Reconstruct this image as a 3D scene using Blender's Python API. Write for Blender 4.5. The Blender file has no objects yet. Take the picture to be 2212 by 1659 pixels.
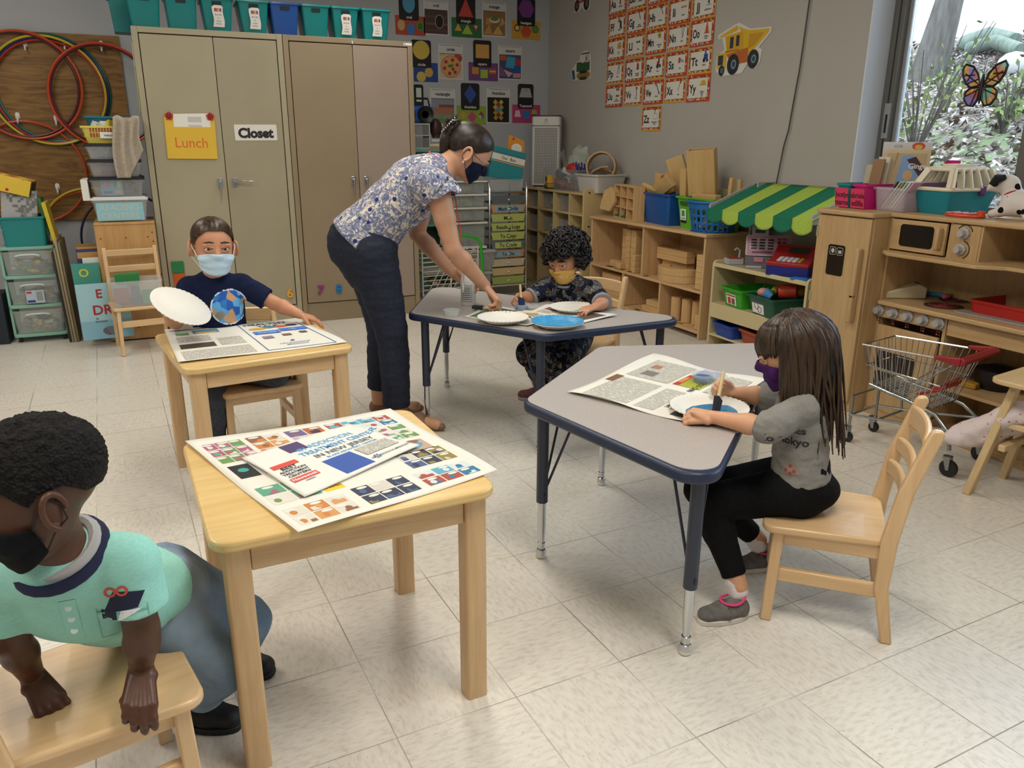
import bpy, bmesh, math, random
from mathutils import Vector as V, Matrix, Quaternion, noise
from mathutils.bvhtree import BVHTree
random.seed(7)
SC = bpy.context.scene
C = SC.collection
PI = math.pi
R = math.radians
# ---------------------------------------------------------------- camera
cd = bpy.data.cameras.new('camera')
cam = bpy.data.objects.new('camera', cd)
C.objects.link(cam)
cd.sensor_width = 36
cd.lens = 1680 / 2212 * 36
cd.clip_start = .05
cam.matrix_world = Matrix(((0.909499, 0.119193, -0.398252, 0), (-0.415685, 0.270449, -0.868368, 0), (0.004203, 0.955327, 0.295520, 1.293), (0, 0, 0, 1)))
SC.camera = cam
# ---------------------------------------------------------------- world, lights, exposure
SC.view_settings.view_transform = 'Standard'
SC.view_settings.look = 'None'
SC.view_settings.exposure = 0.0
SC.view_settings.gamma = 1
SC.view_settings.use_curve_mapping = False
w = bpy.data.worlds.new('world')
SC.world = w
w.use_nodes = True
bg = w.node_tree.nodes['Background']
bg.inputs[0].default_value = (.72, .85, 1, 1)
bg.inputs[1].default_value = 6.0
def lamp(name, kind, loc, aim, energy, col, size=None, size_y=None):
 d = bpy.data.lights.new(name, kind)
 d.energy = energy
 d.color = col
 if kind == 'AREA':
  d.shape = 'RECTANGLE'
  d.size = size
  d.size_y = size_y
 o = bpy.data.objects.new(name, d)
 C.objects.link(o)
 o.location = loc
 o.rotation_euler = (V(aim) - V(loc)).to_track_quat('-Z', 'Y').to_euler()
 return o
SUN = lamp('sun', 'SUN', (0, 0, 9), (4.2, 1.2, 0), 1.7, (1, .95, .86))
SUN.data.angle = R(3)
WARM = (1, .95, .86)
for lx, ly, le in ((-1.6, .6, 40), (1.0, .6, 42), (-1.6, 3.2, 27), (1.0, 3.2, 30), (-1.2, 5.4, 17), (1.6, 5.2, 18)):
 lamp('ceiling_lamp', 'AREA', (lx, ly, 2.86), (lx, ly, 0), le, WARM, .6, 1.2)
for wy in (2.55, 1.0, -.6):
 p = lamp('window_portal', 'AREA', (4.02, wy, 1.9), (0, wy, 1.9), 1, (1, 1, 1), 1.5, 1.9)
 p.data.cycles.is_portal = True
# ---------------------------------------------------------------- materials
def lin(h):
 h = h.lstrip('#')
 o = []
 for i in (0, 2, 4):
  c = int(h[i:i + 2], 16) / 255
  o.append(c / 12.92 if c <= .04045 else ((c + .055) / 1.055) ** 2.4)
 return (o[0], o[1], o[2], 1)
MC = {}
def mat(col, rough=.55, metal=0, spec=.5, trans=0, alpha=1, coat=0, name=None):
 key = ('m', col, rough, metal, spec, trans, alpha, coat)
 if key in MC:
  return MC[key]
 m = bpy.data.materials.new(name or 'paint_' + col.lstrip('#'))
 m.use_nodes = True
 b = m.node_tree.nodes['Principled BSDF']
 I = b.inputs
 I['Base Color'].default_value = lin(col)
 I['Roughness'].default_value = rough
 I['Metallic'].default_value = metal
 I['Specular IOR Level'].default_value = spec
 I['Transmission Weight'].default_value = trans
 I['Alpha'].default_value = alpha
 I['Coat Weight'].default_value = coat
 MC[key] = m
 return m
class NT:
 """tiny helper to write node graphs"""
 def __init__(s, name, rough=.5, spec=.5, metal=0):
  s.m = bpy.data.materials.new(name)
  s.m.use_nodes = True
  s.t = s.m.node_tree
  s.b = s.t.nodes['Principled BSDF']
  s.b.inputs['Roughness'].default_value = rough
  s.b.inputs['Specular IOR Level'].default_value = spec
  s.b.inputs['Metallic'].default_value = metal
  s.tc = s.n('ShaderNodeTexCoord').outputs['Object']
 def n(s, kind, **kw):
  x = s.t.nodes.new(kind)
  for k, v in kw.items():
   setattr(x, k, v)
  return x
 def put(s, sock, v):
  if isinstance(v, bpy.types.NodeSocket):
   s.t.links.new(v, sock)
  else:
   sock.default_value = v
 def math(s, op, a, b=0, c=0):
  x = s.n('ShaderNodeMath', operation=op)
  for i, q in enumerate((a, b, c)):
   s.put(x.inputs[i], q)
  return x.outputs[0]
 def vmath(s, op, a, b=(0, 0, 0)):
  x = s.n('ShaderNodeVectorMath', operation=op)
  s.put(x.inputs[0], a)
  s.put(x.inputs[1], b)
  return x.outputs['Value'] if op in ('DOT_PRODUCT', 'LENGTH', 'DISTANCE') else x.outputs[0]
 def map(s, scale=(1, 1, 1), rot=(0, 0, 0), loc=(0, 0, 0), src=None):
  x = s.n('ShaderNodeMapping')
  s.put(x.inputs['Vector'], src or s.tc)
  x.inputs['Scale'].default_value = scale
  x.inputs['Rotation'].default_value = rot
  x.inputs['Location'].default_value = loc
  return x.outputs[0]
 def noise(s, vec, scale, detail=3, rough=.5, dist=0):
  x = s.n('ShaderNodeTexNoise')
  s.put(x.inputs['Vector'], vec)
  x.inputs['Scale'].default_value = scale
  x.inputs['Detail'].default_value = detail
  x.inputs['Roughness'].default_value = rough
  x.inputs['Distortion'].default_value = dist
  return x.outputs['Fac']
 def voro(s, vec, scale, feature='F1', out='Distance', rnd=1):
  x = s.n('ShaderNodeTexVoronoi', feature=feature)
  s.put(x.inputs['Vector'], vec)
  x.inputs['Scale'].default_value = scale
  x.inputs['Randomness'].default_value = rnd
  return x.outputs[out]
 def ramp(s, fac, stops, const=False):
  x = s.n('ShaderNodeValToRGB')
  e = x.color_ramp.elements
  if const:
   x.color_ramp.interpolation = 'CONSTANT'
  while len(e) < len(stops):
   e.new(.5)
  for q, (p, c) in zip(e, stops):
   q.position = p
   q.color = lin(c) if isinstance(c, str) else c
  s.put(x.inputs[0], fac)
  return x.outputs[0]
 def mix(s, fac, a, b, blend='MIX'):
  x = s.n('ShaderNodeMix', data_type='RGBA', blend_type=blend)
  s.put(x.inputs[0], fac)
  s.put(x.inputs[6], lin(a) if isinstance(a, str) else a)
  s.put(x.inputs[7], lin(b) if isinstance(b, str) else b)
  return x.outputs[2]
 def sep(s, vec):
  x = s.n('ShaderNodeSeparateXYZ')
  s.put(x.inputs[0], vec)
  return x.outputs
 def comb(s, x=0, y=0, z=0):
  q = s.n('ShaderNodeCombineXYZ')
  for i, v in enumerate((x, y, z)):
   s.put(q.inputs[i], v)
  return q.outputs[0]
 def bump(s, h, strength=.3, dist=.005):
  x = s.n('ShaderNodeBump')
  x.inputs['Strength'].default_value = strength
  x.inputs['Distance'].default_value = dist
  s.put(x.inputs['Height'], h)
  s.put(s.b.inputs['Normal'], x.outputs[0])
 def col(s, c):
  s.put(s.b.inputs['Base Color'], c)
  return s.m
def wood(name, light, dark, axis='x', rough=.38, fine=1.0, coat=.0):
 key = ('w', name, axis)
 if key in MC:
  return MC[key]
 t = NT(name + '_grain_' + axis, rough)
 sc = {'x': (1.1, 13, 13), 'y': (13, 1.1, 13), 'z': (13, 13, 1.1)}[axis]
 v = t.map(tuple(q * fine for q in sc))
 a = t.noise(v, 2.2, 5, .6, 1.2)
 b = t.noise(v, 11, 2, .5, .3)
 st = t.math('ADD', t.math('MULTIPLY', a, .75), t.math('MULTIPLY', b, .25))
 MC[key] = t.col(t.ramp(st, [(.30, dark), (.62, light)]))
 t.b.inputs['Coat Weight'].default_value = coat
 return MC[key]
def tblw(a='x'): return wood('table_maple', '#dfbe82', '#d0a966', a, .3, coat=.15)
def chw(a='x'): return wood('chair_beech', '#dcb98c', '#cea776', a, .32, coat=.12)
def legw(a='z'): return wood('leg_wood', '#d3b084', '#bf996a', a, .42)
def shw(a='x'): return wood('shelf_birch', '#cfad80', '#be9769', a, .42)
def blw(a='x'): return wood('block_wood', '#d3ae7a', '#bd9460', a, .6)
def kiw(a='x'): return wood('kitchen_maple', '#bd9e72', '#aa885b', a, .4)
WHITE = mat('#e9e8e4', .6)
PAPER = mat('#e6e3da', .75)
BLACK = mat('#16161a', .5)
CHROME = mat('#c9cbcd', .18, 1)
STEEL = mat('#9fa4a6', .3, 1)
def clear(col='#dfe6e6', alpha=.2, rough=.12): return mat(col, rough, alpha=alpha, name='clear_plastic')
# ---------------------------------------------------------------- geometry builder
def frame(p0, p1, up=(0, 0, 1)):
 z = (V(p1) - V(p0))
 if z.length < 1e-9:
  z = V((0, 0, 1))
 z = z.normalized()
 u = V(up)
 if abs(z.dot(u.normalized())) > .98:
  u = V((1, 0, 0)) if abs(z.x) < .9 else V((0, 1, 0))
 x = u.cross(z).normalized()
 y = z.cross(x)
 return x, y, z
def T(loc=(0, 0, 0), rz=0, rx=0, ry=0, s=1):
 return Matrix.Translation(loc) @ Matrix.Rotation(rz, 4, 'Z') @ Matrix.Rotation(ry, 4, 'Y') @ Matrix.Rotation(rx, 4, 'X') @ Matrix.Diagonal((s, s, s, 1))
def basis(o, x, y):
 """matrix with origin o, local x and y along the given directions"""
 x = V(x).normalized()
 y = (V(y) - V(y).dot(x) * x).normalized()
 z = x.cross(y)
 return Matrix(((x.x, y.x, z.x, o[0]), (x.y, y.y, z.y, o[1]), (x.z, y.z, z.z, o[2]), (0, 0, 0, 1)))
TXT = {}
def text_geo(s):
 if s in TXT:
  return TXT[s]
 cu = bpy.data.curves.new('lettering', 'FONT')
 cu.body = s
 cu.size = 1
 cu.resolution_u = 3
 cu.offset = 0 if s == 'Lunch' else .05 if s == 'Closet' else .022
 o = bpy.data.objects.new('lettering', cu)
 C.objects.link(o)
 me = bpy.data.meshes.new_from_object(o.evaluated_get(bpy.context.evaluated_depsgraph_get()))
 vs = [v.co.copy() for v in me.vertices]
 fs = [tuple(p.vertices) for p in me.polygons]
 bpy.data.objects.remove(o)
 bpy.data.curves.remove(cu)
 bpy.data.meshes.remove(me)
 x0 = min(v.x for v in vs); x1 = max(v.x for v in vs)
 y0 = min(v.y for v in vs); y1 = max(v.y for v in vs)
 TXT[s] = (vs, fs, x0, x1, y0, y1)
 return TXT[s]
class G:
 def __init__(s, m=None):
  s.v = []; s.f = []; s.fm = []; s.mats = []; s.mi = 0; s.M = None
  if m: s.use(m)
 def use(s, m):
  if m not in s.mats:
   s.mats.append(m)
  s.mi = s.mats.index(m)
  return s
 def add(s, vs, fs, M=None):
  n = len(s.v)
  if M is not None:
   vs = [M @ V(p) for p in vs]
  if s.M is not None:
   vs = [s.M @ V(p) for p in vs]
  s.v += [tuple(p) for p in vs]
  for f in fs:
   s.f.append(tuple(i + n for i in f))
   s.fm.append(s.mi)
  return s
 def box(s, c, d, rz=0, M=None):
  x, y, z = d[0] / 2, d[1] / 2, d[2] / 2
  vs = [V((i * x, j * y, k * z)) for k in (-1, 1) for j in (-1, 1) for i in (-1, 1)]
  m = T(c, rz)
  if M is not None:
   m = M @ m
  return s.add([m @ p for p in vs], [(0, 2, 3, 1), (4, 5, 7, 6), (0, 1, 5, 4), (2, 6, 7, 3), (0, 4, 6, 2), (1, 3, 7, 5)])
 def bx(s, a, b, M=None):
  return s.box([(a[i] + b[i]) / 2 for i in range(3)], [abs(b[i] - a[i]) for i in range(3)], 0, M)
 def bar(s, p0, p1, w, h, up=(0, 0, 1), w1=None, h1=None):
  x, y, z = frame(p0, p1, up)
  vs = []
  for p, ww, hh in ((V(p0), w, h), (V(p1), w1 or w, h1 or h)):
   for i, j in ((-1, -1), (1, -1), (1, 1), (-1, 1)):
    vs.append(p + x * i * ww / 2 + y * j * hh / 2)
  return s.add(vs, [(3, 2, 1, 0), (4, 5, 6, 7), (0, 1, 5, 4), (1, 2, 6, 5), (2, 3, 7, 6), (3, 0, 4, 7)])
 def cyl(s, p0, p1, r0, r1=None, n=14, cap=True):
  r1 = r0 if r1 is None else r1
  x, y, z = frame(p0, p1)
  vs = []
  for p, r in ((V(p0), r0), (V(p1), r1)):
   for i in range(n):
    a = 2 * PI * i / n
    vs.append(p + x * r * math.cos(a) + y * r * math.sin(a))
  fs = [(i, (i + 1) % n, n + (i + 1) % n, n + i) for i in range(n)]
  if cap:
   fs += [tuple(range(n - 1, -1, -1)), tuple(range(n, 2 * n))]
  return s.add(vs, fs)
 def tube(s, pts, r, n=8, closed=False):
  pts = [V(p) for p in pts]
  k = len(pts)
  rr = r if isinstance(r, (list, tuple)) else [r] * k
  tg = []
  for i in range(k):
   a = pts[i - 1] if (i or closed) else pts[i]
   b = pts[(i + 1) % k] if (i < k - 1 or closed) else pts[i]
   d = b - a
   tg.append(d.normalized() if d.length > 1e-9 else V((0, 0, 1)))
  x, y, z = frame((0, 0, 0), tg[0])
  vs = []
  for i in range(k):
   x = (x - x.dot(tg[i]) * tg[i])
   x = x.normalized() if x.length > 1e-6 else frame((0, 0, 0), tg[i])[0]
   y = tg[i].cross(x)
   for j in range(n):
    a = 2 * PI * j / n
    vs.append(pts[i] + (x * math.cos(a) + y * math.sin(a)) * rr[i])
  fs = []
  for i in range(k if closed else k - 1):
   q = (i + 1) % k
   for j in range(n):
    fs.append((i * n + j, i * n + (j + 1) % n, q * n + (j + 1) % n, q * n + j))
  if not closed:
   fs += [tuple(range(n - 1, -1, -1)), tuple(range((k - 1) * n, k * n))]
  return s.add(vs, fs)
 def ell(s, c, r, M=None, nu=16, nv=10):
  if not hasattr(r, '__len__'):
   r = (r, r, r)
  vs = [V((0, 0, -r[2]))]
  for j in range(1, nv):
   p = -PI / 2 + PI * j / nv
   for i in range(nu):
    a = 2 * PI * i / nu
    vs.append(V((r[0] * math.cos(p) * math.cos(a), r[1] * math.cos(p) * math.sin(a), r[2] * math.sin(p))))
  vs.append(V((0, 0, r[2])))
  fs = [(0, 1 + (i + 1) % nu, 1 + i) for i in range(nu)]
  for j in range(nv - 2):
   for i in range(nu):
    a = 1 + j * nu
    fs.append((a + i, a + (i + 1) % nu, a + nu + (i + 1) % nu, a + nu + i))
  a = 1 + (nv - 2) * nu
  fs += [(a + i, a + (i + 1) % nu, len(vs) - 1) for i in range(nu)]
  m = Matrix.Translation(c)
  if M is not None:
   m = m @ M.to_4x4()
  return s.add([m @ p for p in vs], fs)
 def lathe(s, prof, c=(0, 0, 0), n=24, M=None, wob=None):
  vs = []
  for r, z in prof:
   for i in range(n):
    a = 2 * PI * i / n
    q = wob(r, z, a) if wob else (r, z)
    vs.append(V((q[0] * math.cos(a), q[0] * math.sin(a), q[1])))
  fs = []
  for k in range(len(prof) - 1):
   for i in range(n):
    fs.append((k * n + i, k * n + (i + 1) % n, (k + 1) * n + (i + 1) % n, (k + 1) * n + i))
  if prof[0][0] > 1e-6:
   fs.append(tuple(range(n - 1, -1, -1)))
  if prof[-1][0] > 1e-6:
   fs.append(tuple(range((len(prof) - 1) * n, len(prof) * n)))
  m = Matrix.Translation(c)
  if M is not None:
   m = m @ M
  return s.add([m @ p for p in vs], fs)
 def prism(s, poly, z0, z1, M=None):
  n = len(poly)
  ar = sum(poly[i][0] * poly[(i + 1) % n][1] - poly[(i + 1) % n][0] * poly[i][1] for i in range(n))
  if ar < 0:
   poly = poly[::-1]
  vs = [V((p[0], p[1], z0)) for p in poly] + [V((p[0], p[1], z1)) for p in poly]
  fs = [tuple(range(n - 1, -1, -1)), tuple(range(n, 2 * n))]
  fs += [(i, (i + 1) % n, n + (i + 1) % n, n + i) for i in range(n)]
  return s.add(vs, fs, M)
 def flat(s, poly, z, M=None):
  n = len(poly)
  ar = sum(poly[i][0] * poly[(i + 1) % n][1] - poly[(i + 1) % n][0] * poly[i][1] for i in range(n))
  if ar < 0:
   poly = poly[::-1]
  return s.add([V((p[0], p[1], z)) for p in poly], [tuple(range(n))], M)
 def rect(s, x0, y0, x1, y1, z, M=None):
  return s.flat([(x0, y0), (x1, y0), (x1, y1), (x0, y1)], z, M)
 def disc(s, x, y, rx, ry, z, M=None, n=20, a0=0):
  return s.flat([(x + rx * math.cos(a0 + 2 * PI * i / n), y + ry * math.sin(a0 + 2 * PI * i / n)) for i in range(n)], z, M)
 def text(s, t, x, y, h, z, M=None, fit=None, align='c', rot=0):
  """lettering t, cap height about h, centred at x, y"""
  vs, fs, x0, x1, y0, y1 = text_geo(t)
  k = h / .7
  kx = k
  if fit and (x1 - x0) * k > fit:
   kx = fit / (x1 - x0)
  ox = {'c': -(x0 + x1) / 2, 'l': -x0, 'r': -x1}[align] * kx
  cr, sr = math.cos(rot), math.sin(rot)
  out = []
  for p in vs:
   a, b = p.x * kx + ox, p.y * k - .35 * k
   out.append(V((x + a * cr - b * sr, y + a * sr + b * cr, z)))
  return s.add(out, fs, M)
 def grid(s, fn, nu, nv, wrap=False):
  vs = [V(fn(i / nu, j / nv)) for j in range(nv + 1) for i in range(nu + (0 if wrap else 1))]
  k = nu if wrap else nu + 1
  fs = []
  for j in range(nv):
   for i in range(nu):
    a = j * k + i
    b = j * k + (i + 1) % k
    fs.append((a, b, b + k, a + k))
  return s.add(vs, fs)
 def mesh(s, name, smooth=True, angle=38):
  me = bpy.data.meshes.new(name)
  me.from_pydata(s.v, [], s.f)
  for m in s.mats:
   me.materials.append(m)
  if s.mats:
   me.polygons.foreach_set('material_index', s.fm)
  if smooth:
   me.polygons.foreach_set('use_smooth', [True] * len(me.polygons))
   me.set_sharp_from_angle(angle=R(angle))
  me.update()
  return me
 def build(s, name, parent=None, bv=0, smooth=True, angle=38, solid=0, seg=2):
  o = bpy.data.objects.new(name, s.mesh(name, smooth, angle))
  C.objects.link(o)
  if parent is not None:
   o.parent = parent
  if solid:
   q = o.modifiers.new('thickness', 'SOLIDIFY')
   q.thickness = solid
   q.offset = 0
  if bv:
   q = o.modifiers.new('edges', 'BEVEL')
   q.width = bv
   q.segments = seg
   q.limit_method = 'ANGLE'
   q.angle_limit = R(40)
  return o
def tag(o, label, cat, group=None, kind=None):
 o['label'] = label
 o['category'] = cat
 if group: o['group'] = group
 if kind: o['kind'] = kind
 return o
def thing(name, label, cat, loc=(0, 0, 0), rz=0, group=None):
 o = bpy.data.objects.new(name, None)
 o.empty_display_size = .05
 C.objects.link(o)
 o.location = loc
 o.rotation_euler = (0, 0, rz)
 return tag(o, label, cat, group)
def single(g, name, label, cat, loc=(0, 0, 0), rz=0, group=None, bv=0, **k):
 o = g.build(name, None, bv, **k)
 o.location = loc
 if hasattr(rz, '__len__'):
  o.rotation_euler = rz
 else:
  o.rotation_euler = (0, 0, rz)
 return tag(o, label, cat, group)
def struct(g, name, **k):
 o = g.build(name, **k)
 o['kind'] = 'structure'
 return o
def dup(o, label=None, loc=None, rz=None, group=None, parent=None):
 c = o.copy()
 C.objects.link(c)
 if parent is not None: c.parent = parent
 if label: c['label'] = label
 if group: c['group'] = group
 if loc is not None: c.location = loc
 if rz is not None: c.rotation_euler = rz if hasattr(rz, '__len__') else (0, 0, rz)
 for ch in o.children:
  dup(ch, parent=c)
 return c
def rrect(w, h, r, n=5, cx=0, cy=0):
 """rounded rectangle outline"""
 out = []
 for sx, sy, a in ((1, 1, 0), (-1, 1, 90), (-1, -1, 180), (1, -1, 270)):
  for i in range(n + 1):
   t = R(a + 90 * i / n)
   out.append((cx + sx * (w / 2 - r) + r * math.cos(t), cy + sy * (h / 2 - r) + r * math.sin(t)))
 return out
def rpoly(pts, r, n=5):
 """polygon with rounded corners (fillet)"""
 out = []
 k = len(pts)
 for i in range(k):
  p = V(pts[i]).to_2d(); a = (V(pts[i - 1]).to_2d() - p).normalized(); b = (V(pts[(i + 1) % k]).to_2d() - p).normalized()
  half = math.acos(max(-1, min(1, a.dot(b)))) / 2
  d = r / math.tan(half)
  c = p + (a + b).normalized() * (r / math.sin(half))
  s0 = p + a * d - c
  e0 = p + b * d - c
  a0 = math.atan2(s0.y, s0.x); a1 = math.atan2(e0.y, e0.x)
  da = (a1 - a0 + PI) % (2 * PI) - PI
  for j in range(n + 1):
   t = a0 + da * j / n
   out.append((c.x + r * math.cos(t), c.y + r * math.sin(t)))
 return out
# ---------------------------------------------------------------- the room
XW, YB = 3.75, 7.35            # right wall, back wall
XL, YF, ZC = -3.4, -2.6, 2.9
def m_floor():
 t = NT('vinyl_floor_tiles', .3)
 v = t.map((1 / .3048,) * 3, (0, 0, 0))
 v = t.vmath('SUBTRACT', t.tc, (.967, 1.757, 0))
 rot = t.n('ShaderNodeVectorRotate', rotation_type='Z_AXIS')
 t.put(rot.inputs['Vector'], v)
 rot.inputs['Angle'].default_value = R(-2.4)
 v = t.vmath('MULTIPLY', rot.outputs[0], (1 / .3048, 1 / .3048, 1))
 x, y, z = t.sep(v)
 fx, fy = t.math('FRACT', x), t.math('FRACT', y)
 ix, iy = t.math('FLOOR', x), t.math('FLOOR', y)
 ex = t.math('MINIMUM', fx, t.math('SUBTRACT', 1, fx))
 ey = t.math('MINIMUM', fy, t.math('SUBTRACT', 1, fy))
 wn = t.n('ShaderNodeTexWhiteNoise', noise_dimensions='2D')
 t.put(wn.inputs['Vector'], t.comb(ix, iy))
 par = t.math('MODULO', t.math('ABSOLUTE', t.math('ADD', ix, iy)), 2)
 va = t.map((9, 26, 1), src=v, loc=(0, 0, 0))
 vb = t.map((26, 9, 1), src=v)
 mv = t.n('ShaderNodeMix', data_type='VECTOR')
 t.put(mv.inputs[0], par); t.put(mv.inputs[4], va); t.put(mv.inputs[5], vb)
 fl = mv.outputs[1]
 n1 = t.noise(fl, 1.1, 2, .5)
 n2 = t.noise(fl, 2.6, 2, .5)
 c = t.ramp(n1, [(.30, '#cbc3b6'), (.5, '#d9d2c6'), (.68, '#ded8cc')])
 c = t.mix(t.math('GREATER_THAN', n2, .685), c, '#b8b0a3')
 c = t.mix(t.math('MULTIPLY', wn.outputs['Value'], .10), c, '#b8ae9e')
 seam = t.math('MAXIMUM', t.math('LESS_THAN', ex, .0052), t.math('LESS_THAN', ey, .0052))
 wn2 = t.noise(t.map((.7, .7, .7), src=v), 1.3, 1)
 c = t.mix(t.math('MULTIPLY', seam, t.ramp(wn2, [(.35, '#404040'), (.6, '#e0e0e0')])), c, '#5d5348')
 sc = t.noise(t.tc, 2.2, 4, .6)
 t.put(t.b.inputs['Roughness'], t.math('ADD', t.math('MULTIPLY', sc, .22), .2))
 t.bump(n1, .03, .002)
 return t.col(c)
def m_wall(name, c1, c2):
 t = NT(name, .55, .3)
 return t.col(t.ramp(t.noise(t.tc, 1.3, 3), [(.3, c1), (.7, c2)]))
M_FLOOR = m_floor()
M_WALLB = m_wall('back_wall_paint', '#b0b3b8', '#b5b7bb')
M_WALLR = m_wall('right_wall_paint', '#aaa69f', '#b0aba4')
M_REVEAL = m_wall('reveal_paint', '#cfd4dc', '#d6dae0')
struct(G(M_FLOOR).bx((XL, YF, -.1), (XW + .3, YB + .2, 0)), 'floor')
struct(G(mat('#d9d7d0', .8)).bx((XL, YF, ZC), (XW + .5, YB + .2, ZC + .1)), 'ceiling')
struct(G(M_WALLB).bx((XL, YB, 0), (XW + .2, YB + .15, ZC)), 'wall_back')
struct(G(M_WALLB).bx((XL - .15, YF, 0), (XL, YB, ZC)), 'wall_left')
struct(G(M_WALLB).bx((XL, YF - .15, 0), (XW + .3, YF, ZC)), 'wall_front')
# right wall: solid beside the windows, low wall under them
YJ = 3.45
SILL = .93
g = G(M_WALLR).bx((XW, YJ, 0), (XW + .3, YB, ZC)).bx((XW, YF, 0), (XW + .3, YJ, SILL)).bx((XW, YF, 2.78), (XW + .3, YJ, ZC)).bx((XW, YF, SILL), (XW + .3, -1.5, 2.78))
struct(g, 'wall_right')
struct(G(M_REVEAL).bx((XW + .002, YJ - .012, SILL), (XW + .3, YJ, 2.78)), 'trim_1')
struct(G(mat('#b9bcbd', .5)).bx((XW - .02, -1.5, SILL), (XW + .28, YJ - .012, SILL + .03)), 'trim_2')
# windows: aluminium frames with panes
ALU = mat('#77756f', .45, .55)
ALUL = mat('#a9adb1', .4, .5)
def m_glass():
 m = bpy.data.materials.new('window_glass')
 m.use_nodes = True
 nt = m.node_tree
 nt.nodes.remove(nt.nodes['Principled BSDF'])
 tr = nt.nodes.new('ShaderNodeBsdfTransparent'); gl = nt.nodes.new('ShaderNodeBsdfGlossy')
 fr = nt.nodes.new('ShaderNodeFresnel'); mx = nt.nodes.new('ShaderNodeMixShader')
 tr.inputs[0].default_value = (.93, .96, .97, 1)
 gl.inputs['Roughness'].default_value = .02
 fr.inputs[0].default_value = 1.35
 nt.links.new(fr.outputs[0], mx.inputs[0]); nt.links.new(tr.outputs[0], mx.inputs[1]); nt.links.new(gl.outputs[0], mx.inputs[2])
 nt.links.new(mx.outputs[0], nt.nodes['Material Output'].inputs[0])
 return m
GLASS = m_glass()
XG = XW + .19
def window(n, y0, y1):
 g = G(ALU)
 z0, z1 = SILL + .03, 2.78
 d = .055
 g.bx((XG - .03, y1 - .075, z0), (XG + .04, y1, z1)).bx((XG - .03, y0, z0), (XG + .04, y0 + d, z1))
 g.bx((XG - .03, y0 + d, z0), (XG + .04, y1 - .075, z0 + .03)).bx((XG - .03, y0 + d, z1 - .05), (XG + .04, y1 - .075, z1))
 g.use(BLACK).bx((XG - .034, y1 - .046, z0), (XG - .03, y1 - .04, z1))
 g.use(ALUL).bx((XG - .0, y1 - .1, z0 + .03), (XG + .03, y1 - .075, z1 - .05)).bx((XG - .0, y0 + d, z0 + .03), (XG + .03, y0 + d + .02, z1 - .05))
 o = struct(g, 'window_%d' % n, bv=.003)
 p = G(GLASS).bx((XG + .012, y0 + d + .02, z0 + .03), (XG + .016, y1 - .1, z1 - .05)).build('pane', o)
 if n == 1:
  G(ALUL).bx((XG - .036, y1 - .07, 1.33), (XG - .03, y1 - .03, 1.52)).use(BLACK).bx((XG - .039, y1 - .056, 1.36), (XG - .036, y1 - .044, 1.46)).build('latch', o)
window(1, 2.53, YJ - .012)
window(2, 1.1, 2.53)
window(3, -.3, 1.1)
window(4, -1.5, -.3)
# baseboard
struct(G(mat('#5e5a55', .6)).bx((XW - .012, 3.2, 0), (XW, YB, .1)), 'baseboard_right')
struct(G(mat('#5e5a55', .6)).bx((XL, YB - .012, 0), (XW, YB, .1)), 'baseboard_back')
# ---------------------------------------------------------------- outdoors: leaf covered bank, trees, fence
def m_bank():
 t = NT('leaf_litter', .9, .2)
 n = t.voro(t.map((1, 1, 1.0)), 38, out='Color')
 c = t.ramp(t.sep(n)[0], [(0, '#4a433e'), (.3, '#63594f'), (.55, '#7d746d'), (.82, '#989089')], True)
 gsp = t.noise(t.tc, .9, 4, .6)
 g2 = t.noise(t.tc, 9, 3)
 k = t.math('MULTIPLY', t.math('GREATER_THAN', gsp, .54), t.math('GREATER_THAN', g2, .5))
 c = t.mix(k, c, '#6c7758')
 return t.col(c)
def bank_h(x, y):
 d = min(max(0, x - 4.3), 4.7)
 return .75 + .37 * d + .08 * noise.noise(V((x * .9, y * .9, 0))) + .04 * noise.noise(V((x * 3, y * 3, 4)))
g = G(m_bank())
g.grid(lambda u, v: (4.1 + 5.6 * u, -7 + 21 * v, bank_h(4.1 + 5.6 * u, -7 + 21 * v)), 60, 90)
o = g.build('hillside'); o['kind'] = 'structure'
g = G(m_wall('fence_far_ground', '#b9b0a0', '#c9c1b4'))
g.grid(lambda u, v: (9.2 + 14 * u, -14 + 36 * v, 2.38 + .02 * u), 4, 8)
o = g.build('far_lawn'); o['kind'] = 'structure'
# scattered dead leaves
rl = random.Random(3)
g = G()
cols = [mat(c, .8, spec=.2) for c in ('#776b62', '#968d86', '#62554b', '#aaa29b', '#73645a')]
for i in range(3600):
 x = 4.7 + 4.3 * rl.random() ** 1.1; y = x * .62 + 3.2 * rl.random() - .6
 s = .022 + .03 * rl.random()
 m = T((x, y, bank_h(x, y) + .02), rl.random() * 6.3, R(rl.uniform(-35, 35)), R(-30 + rl.uniform(-30, 30)))
 g.use(cols[i % 5]).add([m @ V(p) for p in ((-s, 0, 0), (-.2 * s, -.5 * s, .1 * s), (s, 0, 0), (-.2 * s, .5 * s, .12 * s))], [(0, 1, 2, 3)])
o = g.build('fallen_leaves'); tag(o, 'pale dead leaves scattered over the bank outside the window', 'leaves', kind='stuff')
def m_bark(n, a, b):
 t = NT(n, .9, .2)
 return t.col(t.ramp(t.noise(t.map((9, 9, 1.6)), 3, 4), [(.3, a), (.7, b)]))
BARK = m_bark('tree_bark', '#4d4843', '#6b6660')
LEAFY = mat('#858d4f', .7, spec=.2)
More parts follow.
